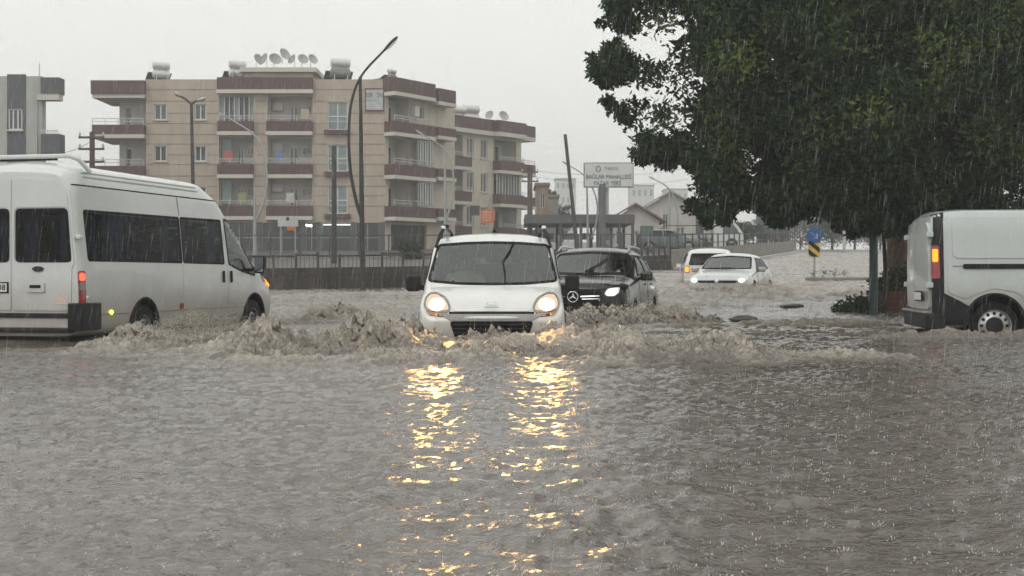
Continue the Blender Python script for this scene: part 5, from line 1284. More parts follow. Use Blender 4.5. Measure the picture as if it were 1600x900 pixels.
# ---- low buildings, market roof and hazy blocks behind the billboard
def simple_block(name, label, D, px0, px1, pyt, m, rows, cols, depth=8, cat='building', flat=True, zb=1.8, wp=M_PANE, wh=(.35, .75)):
    X0, X1 = (px0-800)*D/FPX, (px1-800)*D/FPX; zt = CAM_Z+(HOR-pyt)*D/FPX
    r = root(name, ((X0+X1)/2, D+depth/2, zb), 0, label, cat); ff = Fac(r, (0, D), (1, 0)); ops = []
    hh = (zt-zb)/max(rows, 1); ww = (X1-X0)/max(cols, 1)
    for i in range(rows):
        for j in range(cols): ops.append((X0+ww*(j+.28), X0+ww*(j+.72), zb+hh*(i+wh[0]), zb+hh*(i+wh[1])))
    ff.wall(X0, X1, zb-.5, zt, ops, m, r)
    for o in ops: ff.window(o[0], o[1], o[2], o[3], r, bars=1, pane=wp, sill=False)
    ff.B('side_wall', m, r, X1-.2, X1-.01, zb-.5, zt-.01, -depth, -.31); ff.B('side_wall', m, r, X0+.01, X0+.2, zb-.5, zt-.01, -depth, -.31)
    if flat: ff.B('roof_slab', M_CONC, r, X0-.15, X1+.15, zt, zt+.25, -depth, .2)
    return r, ff, X0, X1, zt
M_OCHRE = mat('ochre_render', (.36, .26, .17), .85, var=.2, vs=1, streak=.3)
simple_block('town_house', 'small ochre house beside the cream apartment block', 120, 838, 857, 290, M_OCHRE, 2, 1, zb=2.5)
simple_block('town_house', 'flat grey house left of the billboard post', 130, 856, 872, 308, M_CONC, 1, 1, zb=2.5)
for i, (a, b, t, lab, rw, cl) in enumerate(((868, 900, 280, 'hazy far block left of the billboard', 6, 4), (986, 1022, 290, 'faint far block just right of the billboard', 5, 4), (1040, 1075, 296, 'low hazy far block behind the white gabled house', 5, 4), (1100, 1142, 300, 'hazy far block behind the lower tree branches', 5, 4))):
    simple_block('apartment_tower', lab, 365+9*i, a, b, t, mat('haze_pale_render', (.62, .62, .60), .9, var=.05), rw, cl, depth=10, zb=3)  # haze fade also painted into the wall colour
M_WHITEW = mat('off_white_wall', (.52, .50, .46), .85, var=.1, vs=1, streak=.4)
def gable_house(name, label, D, px0, px1, pye, pyr, m, mr, cols, depth=9, zb=2.2):
    r, ff, X0, X1, ze = simple_block(name, label, D, px0, px1, pye, m, 1, cols, depth=depth, cat='house', flat=False, zb=zb, wh=(.3, .7))
    zr = CAM_Z+(HOR-pyr)*D/FPX; xm = (X0+X1)/2; P = ff.p; q = MB()
    for sgn, xe in ((-1, X0-.5), (1, X1+.5)):
        q.add([P(xe, ze-.15, .5), P(xm, zr, .5), P(xm, zr, -depth), P(xe, ze-.15, -depth), P(xe, ze-.03, .5), P(xm, zr+.14, .5), P(xm, zr+.14, -depth), P(xe, ze-.03, -depth)], [(0, 1, 2, 3), (4, 7, 6, 5), (0, 4, 5, 1), (0, 3, 7, 4)])
    q.build('roof', mr, r)
    MB().add([P(X0, ze, 0), P(X1, ze, 0), P(xm, zr, 0)], [(0, 1, 2)]).build('gable', m, r)
    return r
gable_house('house', 'wide off-white house with a shallow grey gable, left of the tree branches', 112, 985, 1110, 338, 300, M_WHITEW, mat('sheet_roof', (.40, .38, .35), .6, var=.2, vs=1), 4, zb=2.6)
gable_house('house', 'small house with a haze-greyed red roof beside the billboard post', 98, 955, 1030, 345, 320, M_WHITEW, M_ROOFTILE, 3, depth=7)
mk = root('market_shelter', (3.5, 84, 2.0), 0, 'long open market shelter with a dark flat roof below the billboard', 'shelter')
fm = Fac(mk, (0, 84), (1, 0)); UM = lambda px: (px-800)*84/FPX; ZM = lambda py: CAM_Z+(HOR-py)*84/FPX
fm.B('roof', mat('dark_sheet', (.10, .10, .10), .6, var=.2), mk, UM(820), UM(992), ZM(349), ZM(335), -8, 0)
for px in (842, 876, 908, 934, 968, 989):
    for nn in (-.2, -7): fm.B('post', M_DKGREY, mk, UM(px)-.09, UM(px)+.09, 1.6, ZM(349)-.003, nn-.09, nn+.09)
for k, px in enumerate((850, 884, 915, 948)): fm.B('stall_table', M_PLASTER if k % 2 else M_CONC, mk, UM(px), UM(px+17), ZM(372), ZM(362), -4, -3)
# ------------------------------------------------------------------ street furniture, walls, fences
M_DPOLE = mat('dark_pole', (.045, .045, .047), .5, .3, var=.2, vs=4)
M_GPOLE = mat('galvanised_pole', (.34, .35, .35), .45, .5, var=.15, vs=5)
M_WOOD = mat('weathered_pole_wood', (.10, .075, .055), .9, var=.35, vs=6, bump=.4, bs=30)
M_FENCE = mat('dark_fence_steel', (.06, .06, .062), .55, .2, var=.25, vs=5)
M_BROWNC = mat('stained_wall', (.115, .095, .078), .9, var=.45, vs=1.6, streak=.5, bump=.4, bs=12)
M_KERBW = mat('kerb_white', (.5, .49, .46), .8, var=.2, vs=4)

def poly_len(pts):
    s = [0.0]
    for a, b in zip(pts, pts[1:]): s.append(s[-1]+math.hypot(b[0]-a[0], b[1]-a[1]))
    return s
def poly_at(pts, s, t):
    t = min(max(t, 0), s[-1])
    for i in range(len(pts)-1):
        if t <= s[i+1] or i == len(pts)-2:
            f = (t-s[i])/(s[i+1]-s[i]); return (pts[i][0]+(pts[i+1][0]-pts[i][0])*f, pts[i][1]+(pts[i+1][1]-pts[i][1])*f)
def strip_wall(name, pts, h, th, m, label=None, cat=None, z0=-.5, step=1.5, off=0.0, base=None, parent=None):
    s = poly_len(pts); k = max(2, int(s[-1]/step)); V = []
    for i in range(k+1):
        t = s[-1]*i/k; p = poly_at(pts, s, t); a = poly_at(pts, s, t-.3); b = poly_at(pts, s, t+.3)
        d = Vector((b[0]-a[0], b[1]-a[1])).normalized(); nn = Vector((-d.y, d.x)); zb = (base or (lambda x, y: zwf(y)))(p[0], p[1])
        hh = h(t) if callable(h) else h
        for o in (off, off+th):
            V += [(p[0]+nn.x*o, p[1]+nn.y*o, zb+z0), (p[0]+nn.x*o, p[1]+nn.y*o, zb+hh)]
    q = MB(); q.v = V
    for i in range(k):
        a = 4*i; b = a+4; q.f += [(a, a+1, b+1, b), (a+1, a+3, b+3, b+1), (a+3, a+2, b+2, b+3)]
    q.f += [(0, 2, 3, 1), (4*k, 4*k+1, 4*k+3, 4*k+2)]
    o = q.build(name, m, parent)
    if label: tag(o, label, cat)
    return o
FL1 = [(-14, 37.6), (-7.1, 38.2), (-2.5, 40.5), (3.0, 51.0), (6.9, 58.5)]
FL2 = [(6.95, 58.6), (14.5, 80.0), (21.8, 103.0)]
strip_wall('low_wall', [(x, y+.35) for x, y in FL1], .62, .3, M_BROWNC, 'low mud-stained concrete wall behind the dark fence', 'wall')
strip_wall('kerb_wall', FL2, .85, .35, M_CONC, 'grey roadside wall curving up the hill behind the white cars', 'wall')
strip_wall('kerb', [(x+.35, y-.3) for x, y in FL2], .12, .3, M_KERBW, 'pale kerb stone line along the foot of the grey roadside wall', 'kerb', z0=-.3)
def fence(pts, label, gap, hgt, base_off, grp=None, mesh=True, rails=(.0, .55), pw=.07, jit=.0):
    s = poly_len(pts); x0, y0 = poly_at(pts, s, s[-1]/2)
    r = root('fence', (x0, y0, zwf(y0)), 0, label, 'fence'); k = int(s[-1]/gap); P = []
    R0 = Vector(r.location)
    for i in range(k+1):
        p = poly_at(pts, s, gap*i); hh = hgt*(1+random.uniform(-jit, jit)); zb = zwf(p[1])+base_off; P.append((p, zb, hh))
        MB().b2(Vector((p[0]-pw/2, p[1]-pw/2, zb-.4))-R0, Vector((p[0]+pw/2, p[1]+pw/2, zb+hh))-R0).build('post', M_FENCE, r)
    for (p, zb, h0), (p2, zb2, h2) in zip(P, P[1:]):
        hm = min(h0, h2)
        for rl in rails:
            a = Vector((p[0], p[1], zb+hm*(1-rl)-.05))-R0; b = Vector((p2[0], p2[1], zb2+hm*(1-rl)-.05))-R0
            MB().bar(a, b, .045, .05).build('rail', M_FENCE, r)
        if mesh:
            q = MB()
            for t in (.2, .4, .6, .8):
                c = Vector((p[0]+(p2[0]-p[0])*t, p[1]+(p2[1]-p[1])*t, zb+(zb2-zb)*t))-R0
                q.bar(c+Vector((0, 0, .10)), c+Vector((0, 0, hm-.08)), .014)
            q.build('bar_panel', M_FENCE, r)
    return r
fence(FL1, 'dark steel roadside fence standing in the water behind the vans', .66, 1.05, .0, jit=.05)
fence([(x, y+.5) for x, y in FL2], 'dark railing on the grey roadside wall up the hill', 1.6, .75, .8, mesh=False)
F3 = [(-22, 66), (-5, 66), (3.5, 72), (12, 88), (18, 104)]
fence(F3, 'second dark railing along the pavement in front of the shops', 1.45, 1.25, -.35+.6, mesh=False, rails=(0, .8))
strip_wall('pavement_kerb', [(x, y-.3) for x, y in F3], .38, .4, M_CONC, 'concrete pavement edge below the second railing', 'kerb', z0=-.4)

# ---- street lamps
def bow_lamp(px_base, py_base, D, mast_top_py, pts, label, m=M_GPOLE, sx=1.0, head_px=0, rt=.05, double=None):
    """straight mast plus a bowed arm rising from it; pts are photo pixels along the arm at distance D"""
    b = at(px_base, py_base, D); b.z = gzf(b.x, b.y)-.05
    r = root('street_lamp', b, 0, label, 'street lamp', 'street lamps along the road')
    top = at(pts[0][2] if len(pts[0]) > 2 else px_base, mast_top_py, D) if False else at(px_base+sx, mast_top_py, D)
    MB().tube([(0, 0, 0), (top-b)*.5, top-b], [rt*1.5, rt*1.2, rt*.8], 10).build('mast', m, r, True)
    P = [at(x, y, D)-b for x, y in pts]
    C = []
    for i in range(len(P)-1):                     # Catmull-Rom through the arm points
        p0, p1, p2, p3 = P[max(i-1, 0)], P[i], P[i+1], P[min(i+2, len(P)-1)]
        for k in range(5):
            t = k/5; C.append(.5*((2*p1)+(p2-p0)*t+(2*p0-5*p1+4*p2-p3)*t*t+(-p0+3*p1-3*p2+p3)*t**3))
    C.append(P[-1]); n = len(C)
    arm = MB().tube(C, [rt*(1-.45*i/(n-1)) for i in range(n)], 8).build('arm', m, r, True)
    d = (C[-1]-C[-3]).normalized(); e = C[-1]
    rot = d.to_track_quat('Y', 'Z').to_matrix(); h = MB()
    prof = [(-.05, .045), (.10, .075), (.30, .12), (.50, .115), (.62, .05)]
    for i, (yy, rr) in enumerate(prof):
        for j in range(10): a = 2*math.pi*j/10; h.v.append(tuple(e+rot @ Vector((rr*math.cos(a), yy, rr*.45*math.sin(a)))))
    for i in range(4):
        for j in range(10): a = i*10+j; c = i*10+(j+1) % 10; h.f.append((a, c, c+10, a+10))
    h.f += [tuple(range(10)), tuple(range(49, 39, -1))]
    hd = h.build('lamp_head', m, r, True); MB().box(e+rot @ Vector((0, .36, -.05)), (.14, .3, .02), rot).build('lamp_glass', M_REFL, hd)
    return r
bow_lamp(567, 450, 37.6, 120, [(567, 345), (558, 320), (548, 270), (545, 215), (549, 160), (565, 118), (597, 82)], 'tall dark bowed street lamp in front of the beige block', M_DPOLE, -4, rt=.055)
bow_lamp(398, 400, 70, 300, [(397, 350), (411, 320), (417, 285), (412, 240), (396, 210), (356, 184)], 'pale bowed street lamp between minibus and beige block', M_GPOLE, 0, rt=.07)
bow_lamp(696, 395, 76, 235, [(697, 345), (707, 310), (709, 285), (705, 255), (695, 233), (664, 212)], 'bowed street lamp in front of the cream block', M_GPOLE, -1, rt=.06)
bow_lamp(919, 385, 82, 285, [(925, 372), (932, 345), (933, 318), (925, 292), (910, 272), (892, 260)], 'bowed street lamp just left of the billboard post', M_GPOLE, -2, rt=.06)
bow_lamp(1046, 385, 95, 298, [(1054, 372), (1059, 345), (1057, 322), (1050, 302), (1040, 290), (1026, 282)], 'bowed street lamp between billboard and tree', M_GPOLE, 0, rt=.07)
lb = at(304, 400, 62); lb.z = gzf(lb.x, lb.y)-.1
r = root('street_lamp', lb, 0, 'twin-arm street lamp rising behind the minibus roof', 'street lamp', 'street lamps along the road')
tp = at(299, 163, 62)-lb; MB().tube([(0, 0, 0), tp*.5, tp], [.12, .09, .07], 10).build('mast', M_DPOLE, r, True)
for dx, dy, hl in ((-19, -14, (-26, -18)), (12, -6, (22, -9))):
    e = tp+Vector((dx*62/FPX, 0, -dy*62/FPX)); MB().tube([tp, tp*.5+e*.5+Vector((0, 0, .05)), e], [.06, .05, .045], 8).build('arm', M_DPOLE, r, True)
    e2 = tp+Vector((hl[0]*62/FPX, 0, -hl[1]*62/FPX+.02)); d = (e2-e).normalized(); MB().tube([e-d*.06, e, (e+e2)/2, e2], [.05, .08, .11, .05], 8).build('lamp_head', M_GPOLE, r, True)
# ---- utility poles and cables
def pole(px, py_top, py_base, D, label, m=M_WOOD, w=.13, lean=0, arms=(), name='utility_pole'):
    t = at(px+lean, py_top, D); b = at(px, py_base, D); b.z = min(b.z, gzf(b.x, b.y)-.1) if py_base > 380 else gzf(b.x, b.y)-.1
    r = root(name, b, 0, label, 'pole'); MB().tube([(0, 0, 0), (t-b)*.5, t-b], [w*1.25, w*1.1, w], 10).build('shaft', m, r, True)
    for k, f_ in enumerate(arms):
        c = t-b-Vector((0, 0, f_)); ar = MB().bar(c+Vector((-.55, -.1, 0)), c+Vector((.55, -.1, 0)), .09).build('crossarm', m, r)
        for x in (-.5, .5): MB().lathe([(.03, 0), (.06, .05), (.035, .09), (.06, .13), (.02, .18)], c+Vector((x, -.1, .04)), 'Z', 8).build('insulator', M_KERBW, ar, True)
    return t
pole(144, 206, 300, 58, 'wooden utility pole with insulators left of the beige block', M_WOOD, .11, 0, (.25, .75, 1.3))
pole(522, 228, 396, 58, 'thick dark pole between street lamp and the tall windows', M_DPOLE, .10)
t1 = pole(828, 262, 380, 88, 'wooden utility pole at the end of the cream block', M_WOOD, .16, 0, (.3, .9))
pole(903, 210, 385, 80, 'leaning tall wooden pole left of the billboard', M_DPOLE, .10, -20)
def cable(a, b, sag, label, rr=.012):
    a, b = Vector(a), Vector(b); P = [a+(b-a)*(i/14)-Vector((0, 0, sag*4*(i/14)*(1-i/14))) for i in range(15)]
    tag(MB().tube(P, rr, 4).build('overhead_cable', M_RUBBER), label, 'cable', 'overhead power cables')
cable(at(66, 236, 75), at(144, 220, 58), .3, 'thin cable from the grey block to the wooden pole')
cable(at(828, 266, 88), at(1075, 262, 120), .5, 'upper cable running right from the pole behind the billboard'); cable(at(828, 275, 88), at(1075, 280, 120), .5, 'lower cable running right from the pole behind the billboard')
# ---- signs
def sign_post(px, py_base, D, label, cat='sign'):
    b = at(px, py_base, D); b.z = gzf(b.x, b.y)-.1; return root('road_sign', b, 0, label, cat), b
DB = 80.0; bb = at(941, 372, DB); bb.z = gzf(bb.x, bb.y)-.2
bl = root('billboard', bb, 0, 'large white billboard with green lettering on a thick post', 'billboard')
c = at(951, 273.5, DB)-bb; WB, HB = 78*DB/FPX, 39*DB/FPX
MB().tube([(0, 0, 0), (0, 0, c.z-HB/2+.2)], .20, 12).build('post', mat('billboard_post', (.12, .12, .12), .6), bl, True)
MB().box(c+Vector((0, .06, 0)), (WB, .22, HB)).build('panel', mat('billboard_edge', (.25, .26, .27), .6), bl)
pf = MB().box(c+Vector((0, -.07, 0)), (WB-.12, .03, HB-.12)).build('panel_face', mat('billboard_white', (.60, .61, .60), .5, var=.06, vs=1), bl)
MB().b2(c+Vector((-.62, .1, -HB/2-1.6)), c+Vector((.02, .4, -HB/2-.02))).build('bracket', mat('billboard_bracket', (.42, .42, .41), .6), bl)
M_GRNT = mat('sign_green', (.03, .09, .075), .6); M_GRYT = mat('sign_grey_text', (.2, .22, .24), .6)
text_part('lettering', 'BAĞLAR MAHALLESİ', .36, M_GRNT, pf, c+Vector((0, -.095, -.12)), (math.pi/2, 0, 0), extrude=.008, sx=.82)
text_part('lettering', 'PAZAR YERİ', .36, M_GRNT, pf, c+Vector((-.08, -.095, -.50)), (math.pi/2, 0, 0), extrude=.008, sx=.82)
text_part('lettering', 'TARSUS', .26, M_GRYT, pf, c+Vector((.15, -.095, .37)), (math.pi/2, 0, 0), extrude=.008, sx=.9)
MB().tube([c+Vector((-.62+.13*math.cos(a), -.095, .37+.16*math.sin(a))) for a in np.linspace(0, 6.283, 17)], .03, 5, cap=False).build('crest', M_GRYT, pf, True)
M_STREL = mat('green_board', (.06, .15, .13), .6, var=.15)
r, b = sign_post(1013, 400, 84, 'dark green board on a thin post right of the billboard'); c = at(1010.5, 361, 84)-b
MB().tube([(0, 0, 0), (0, 0, c.z)], .04, 8).build('post', M_GPOLE, r); MB().box(c+Vector((0, -.05, 0)), (.82, .04, .62)).build('board', M_FENCE, r); MB().box(c+Vector((0, -.08, 0)), (.72, .03, .52)).build('board_face', M_STREL, r)
r, b = sign_post(763, 395, 72, 'orange sign board on a post above the small white van'); c = at(762, 338, 72)-b
MB().tube([(0, 0, 0), (0, 0, c.z)], .035, 8).build('post', M_GPOLE, r)
ob = MB().box(c+Vector((0, -.05, 0)), (.75, .04, .72)).build('board', mat('orange_board', (.50, .14, .05), .6, var=.2), r)
for k in range(4): MB().box(c+Vector((-.03, -.076, .22-.14*k)), (.5-.06*(k % 2), .012, .05)).build('lettering', mat('pale_print', (.6, .45, .35), .7), ob)
r, b = sign_post(741, 395, 72, 'dark backed square sign beside the orange board'); c = at(742, 329, 72)-b
MB().tube([(0, 0, 0), (0, 0, c.z)], .03, 8).build('post', M_GPOLE, r); MB().box(c+Vector((0, -.05, 0)), (.52, .03, .52)).build('board', M_FENCE, r)
r, b = sign_post(450, 395, 64, 'white sign board behind the dark fence near the minibus mirror'); c = at(450, 346, 64)-b
for dx in (-.35, .35): MB().tube([(dx, 0, 0), (dx, 0, c.z)], .035, 8).build('post', M_GPOLE, r)
MB().box(c+Vector((0, -.06, 0)), (.95, .04, .48)).build('board', mat('white_board', (.5, .5, .48), .6, var=.1), r); MB().box(c+Vector((0, -.09, .12)), (.14, .02, .14)).build('pictogram', M_FENCE, r)
# traffic island with arrow sign
DI = 46.0; ib = at(1273, 426, DI); ib.z = zwf(DI)-.35
isl = MB(); ol = [(ib.x-.45+1.9*t+.0, ib.y+.5*math.sin(a)) for t, a in ()]
outl = [(ib.x+x, ib.y+y) for x, y in ((-.38, -.15), (-.25, -.45), (.6, -.5), (3.4, .3), (6.0, 1.6), (6.0, 2.2), (3.2, 1.2), (.5, .55), (-.2, .35))]
isl.prism(rounded(outl, .2), lambda a, b_, d: (a, b_, d), zwf(DI)-.4, zwf(DI)+.10)
tag(isl.build('traffic_island', M_CONC, bevel=.03), 'narrow kerbed traffic island under the striped board', 'traffic island')
r = root('road_sign', (ib.x, ib.y, zwf(DI)+.10), 0, 'blue arrow sign over a yellow and black striped board on the traffic island', 'sign')
zt_ = at(1273, 360, DI).z-zwf(DI)-.1
MB().tube([(0, .04, 0), (0, .04, zt_)], .035, 8).build('post', M_GPOLE, r, True)
cy = at(1271, 389, DI).z-zwf(DI)-.1; hw_, hh_ = .19, .27
bo = MB().box((-.03, -.02, cy), (2*hw_, .03, 2*hh_)).build('striped_board', mat('sign_yellow', (.62, .40, .06), .5, var=.1), r)
def clip_stripe(k):
    lo_, hi_ = -1.0+.34*k, -1.0+.34*k+.17; pts = []
    poly = [(-hw_, -hh_), (hw_, -hh_), (hw_, hh_), (-hw_, hh_)]
    def cl(P, s, v):
        out = []
        for i in range(len(P)):
            a, b_ = P[i], P[(i+1) % len(P)]; fa, fb = s*(a[1]+a[0]*.8-v), s*(b_[1]+b_[0]*.8-v)
            if fa >= 0: out.append(a)
            if (fa >= 0) != (fb >= 0): t = fa/(fa-fb); out.append((a[0]+(b_[0]-a[0])*t, a[1]+(b_[1]-a[1])*t))
        return out
    P = cl(poly, 1, lo_); return cl(P, -1, hi_) if P else []
for k in range(6):
    P = clip_stripe(k)
    if len(P) >= 3: MB().prism(P, lambda a, b_, d: (a-.03, d, cy+b_), -.045, -.036).build('black_stripe', M_RUBBER, bo)
cz_ = at(1271, 368, DI).z-zwf(DI)-.1
ds = MB().lathe([(.001, -.012), (.27, -.012), (.27, .012), (.001, .012)], (-.02, -.03, cz_), 'Y', 28).build('blue_disc', mat('sign_blue', (.03, .10, .30), .4), r, True, 30)
rotA = Matrix.Rotation(math.radians(45), 3, 'Y')
for a, b_, w_ in (((-.13, .11), (.06, -.07), .05), ((.09, -.10), (.09, .06), .045), ((.09, -.10), (-.07, -.10), .045)): MB().bar((-.02+a[0], -.05, cz_+a[1]), (-.02+b_[0], -.05, cz_+b_[1]), w_, .012).build('arrow', M_KERBW, ds)
# green post under the tree
gb = at(1365, 490, 27.0)
tag(MB().tube([(gb.x, 27.0, -.35), (gb.x, 27.0, 3.2)], .085, 12).build('green_post', mat('green_paint', (.012, .055, .045), .4, var=.3, vs=3), None, True), 'dark green steel post standing in the water left of the tree trunk', 'post')
# planter with plants
pb = at(1400, 480, 28.6)
pl = root('planter', (pb.x+.1, 28.8, .0), 0, 'red-brown brick planter at the foot of the tree', 'planter')
M_BRICKR = mat('planter_brick', (.16, .055, .038), .85, var=.35, vs=7, bump=.3, bs=30); M_MORT = mat('mortar', (.12, .10, .09), .9)
MB().box((0, 0, .05), (1.06, .96, .86)).build('planter_core', M_MORT, pl)
bm_ = None
for rw in range(7):
    z_ = -.31+.115*rw
    for k in range(5):
        x_ = -.54+.235*k+(.1175 if rw % 2 else 0)
        x1 = min(x_+.222, .55)
        if x1-x_ < .05: continue
        q = MB().b2((x_, -.505, z_), (x1, -.475, z_+.10))
        q.build('brick', M_BRICKR, pl)
        q = MB().b2((-.555, x_*.9, z_), (-.525, min(x1*.9, .49), z_+.10)); q.build('brick', M_BRICKR, pl)
MB().box((0, 0, .49), (1.0, .9, .03)).build('soil', mat('soil', (.03, .02, .015), .95, var=.3), pl)

# ------------------------------------------------------------------ plants and trees
def leaf_mat(name, c0, c1, c2):
    m = bpy.data.materials.new(name); m.use_nodes = True; n = m.node_tree.nodes; l = m.node_tree.links; b = n['Principled BSDF']
    a = n.new('ShaderNodeAttribute'); a.attribute_name = 'tone'
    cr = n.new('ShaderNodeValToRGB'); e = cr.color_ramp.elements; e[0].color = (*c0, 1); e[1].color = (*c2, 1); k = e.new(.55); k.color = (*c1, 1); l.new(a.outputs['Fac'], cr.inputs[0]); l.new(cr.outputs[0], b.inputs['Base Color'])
    b.inputs['Roughness'].default_value = .5; b.inputs['Specular IOR Level'].default_value = .12
    tr = n.new('ShaderNodeBsdfTranslucent'); l.new(cr.outputs[0], tr.inputs[0]); mx_ = n.new('ShaderNodeMixShader'); mx_.inputs[0].default_value = .18
    l.new(b.outputs[0], mx_.inputs[1]); l.new(tr.outputs[0], mx_.inputs[2]); l.new(mx_.outputs[0], n['Material Output'].inputs['Surface']); return m
M_LEAF = leaf_mat('ficus_leaves', (.011, .024, .012), (.036, .074, .027), (.14, .175, .04))
M_BUSH = leaf_mat('bush_leaves', (.02, .035, .012), (.05, .085, .025), (.14, .16, .06))
M_FARLEAF = leaf_mat('far_leaves', (.03, .045, .03), (.05, .07, .04), (.09, .11, .06))
M_BARK = mat('bark', (.17, .12, .08), .9, var=.4, vs=5, bump=.8, bs=14)
M_BARKD = mat('dark_bark', (.04, .032, .026), .9, var=.3, vs=6, bump=.5, bs=18)
def leaves(name, C, Rr, cnt, size, m, parent, tone, up=.35, flat=.8, seed=1, shell=.55):
    """leaf sprays: many small folded leaves spread through clumps with centres C and radii Rr"""
    g = np.random.default_rng(seed); C = np.asarray(C, float); Rr = np.asarray(Rr, float); cnt = np.asarray(cnt, int); N = int(cnt.sum())
    ci = np.repeat(np.arange(len(C)), cnt); d = g.normal(size=(N, 3)); d /= np.linalg.norm(d, axis=1, keepdims=True)
    rad = (shell+(1.08-shell)*g.random(N)**.7)*np.where(g.random(N) < .25, g.random(N), 1)
    spr = 1+.35*np.sin(d[:, 0]*7+ci)*np.cos(d[:, 2]*6+ci*1.7)
    pos = C[ci]+d*(rad*spr*Rr[ci])[:, None]*np.array([1, 1, flat])
    ax = d*.8+g.normal(size=(N, 3))*.75+np.array([0, 0, up-.45]); ax /= np.linalg.norm(ax, axis=1, keepdims=True)
    sd_ = np.cross(ax, g.normal(size=(N, 3))); sd_ /= np.maximum(np.linalg.norm(sd_, axis=1, keepdims=True), 1e-6); nn = np.cross(sd_, ax)
    s = size*(.65+.7*g.random(N)); w_ = s*.24
    v0 = pos-ax*(s*.5)[:, None]; v1 = pos+sd_*w_[:, None]+nn*(w_*.3)[:, None]; v2 = pos+ax*(s*.5)[:, None]; v3 = pos-sd_*w_[:, None]+nn*(w_*.3)[:, None]
    V = np.stack([v0, v1, v2, v3], 1).reshape(-1, 3); b = np.arange(N)*4
    F_ = np.concatenate([np.stack([b, b+1, b+2], 1), np.stack([b, b+2, b+3], 1)])
    tn = np.clip(np.asarray(tone)[ci]+g.normal(size=N)*.12, 0, 1)
    return raw_mesh(name, V, F_, m, parent, False, {'tone': np.repeat(tn, 4)})
# big evergreen on the right
EDGE = [(952, -300), (945, 0), (968, 25), (950, 38), (958, 60), (985, 76), (938, 82), (930, 100), (938, 128), (968, 140), (950, 158), (972, 172), (976, 205), (1000, 225), (1002, 248), (1030, 262), (1062, 252), (1082, 262), (1078, 288), (1090, 300), (1080, 318), (1098, 342), (1122, 350), (1148, 334), (1160, 318), (1190, 330), (1210, 350), (1240, 344), (1262, 350), (1290, 346), (1318, 350), (1345, 366), (1362, 358), (1400, 362), (1432, 346), (1450, 336), (1700, 330), (1760, 100), (1740, -300)]
TB = at(1405, 470, 29.0)
tree = root('tree', (TB.x, 29.2, gzf(TB.x, 29.2)), 0, 'large dark evergreen tree hanging over the panel van', 'tree')
rg = np.random.default_rng(5); T0 = Vector(tree.location)
ED = np.array(EDGE, float)
def edge_dist(px, py):
    d = np.full(px.shape, 1e9)
    for i in range(len(ED)):
        a, b_ = ED[i], ED[(i+1) % len(ED)]; v = b_-a; t = np.clip(((px-a[0])*v[0]+(py-a[1])*v[1])/(v@v), 0, 1); d = np.minimum(d, np.hypot(px-a[0]-t*v[0], py-a[1]-t*v[1]))
    return d
DT = 26.5; C, R_, K, TN = [], [], [], []
px = rg.uniform(925, 1760, 26000); py = rg.uniform(-300, 370, 26000); ok = inside_np([tuple(p) for p in ED], px, py); px, py = px[ok], py[ok]; ed = edge_dist(px, py)
HOLES = ((1002, 70, 24), (1036, 92, 14), (966, 142, 13), (986, 214, 13), (1066, 286, 22), (1040, 150, 9), (1070, 186, 9), (1018, 268, 14), (1172, 346, 17), (952, 52, 12), (1010, 186, 10), (1098, 128, 8), (1060, 60, 8))
def addc(x, y, D, rpx, dens_, tone):
    if any(math.hypot(x-a_, y-b_) < h_+.5*rpx for a_, b_, h_ in HOLES): return
    p = at(x, y, D); C.append(tuple(p-T0)); R_.append(rpx*D/FPX); K.append(max(14, int(dens_*(rpx*D/FPX)**2))); TN.append(tone)
# rim sprays
gap = vnoise(px/34.0, py/27.0, 61)
left = np.clip((1130-px)/160, 0, 1)
okr = gap > -.30+.36*left
okm = (gap > -.12+.18*left) | (ed > 80) | (px > 1110)
sel = np.where((ed > 9) & (ed < 24) & okr)[0][:560]
for i in sel: addc(px[i], py[i], DT+rg.uniform(-.8, .8), min(ed[i]*1.0+5, 21), 1900, .30+.2*rg.random())
sel = np.where((ed >= 20) & (ed < 60) & (gap > -.62+.42*left) & okm)[0][:420]
for i in sel: addc(px[i], py[i], DT+rg.uniform(-1.6, 1.4), rg.uniform(20, 34), 1050, .25+.3*rg.random())
# feathery hanging twigs past the rim
ep = [(EDGE[i], EDGE[i+1]) for i in range(1, 36)]
for (a_, b_) in ep:
    L_e = math.hypot(b_[0]-a_[0], b_[1]-a_[1]); nx_, ny_ = (b_[1]-a_[1])/L_e, -(b_[0]-a_[0])/L_e
    for k in range(max(1, int(L_e/13))):
        t = rg.random(); x_, y_ = a_[0]+(b_[0]-a_[0])*t, a_[1]+(b_[1]-a_[1])*t
        dx_, dy_ = nx_*.9+rg.normal()*.45, ny_*.7+.45+rg.normal()*.35; ln = rg.uniform(12, 40)*(1.0 if a_[0] < 1110 else .9); Dk = DT+rg.uniform(-1.0, .8)
        if x_ > 1430 or 1238 < x_ < 1306: continue
        for q_ in range(5):
            s_ = q_/4; addc(x_+dx_*ln*(s_-.25), y_+dy_*ln*(s_-.25)+6*s_*s_, Dk, 12-7*s_, 3200, .3+.25*rg.random())
# body of the crown: an outer skin towards every side
sel = np.where((ed >= 50) & okm)[0][:640]
for i in sel:
    th_ = min(1.0, (ed[i]/190.0))**.6*3.6; sgn = -1 if rg.random() < .68 else 1
    bright = rg.random() < .30
    addc(px[i], py[i], DT+sgn*th_*rg.uniform(.55, 1.0), rg.uniform(26, 46), 560, (.62+.3*rg.random()) if bright else .18+.35*rg.random())
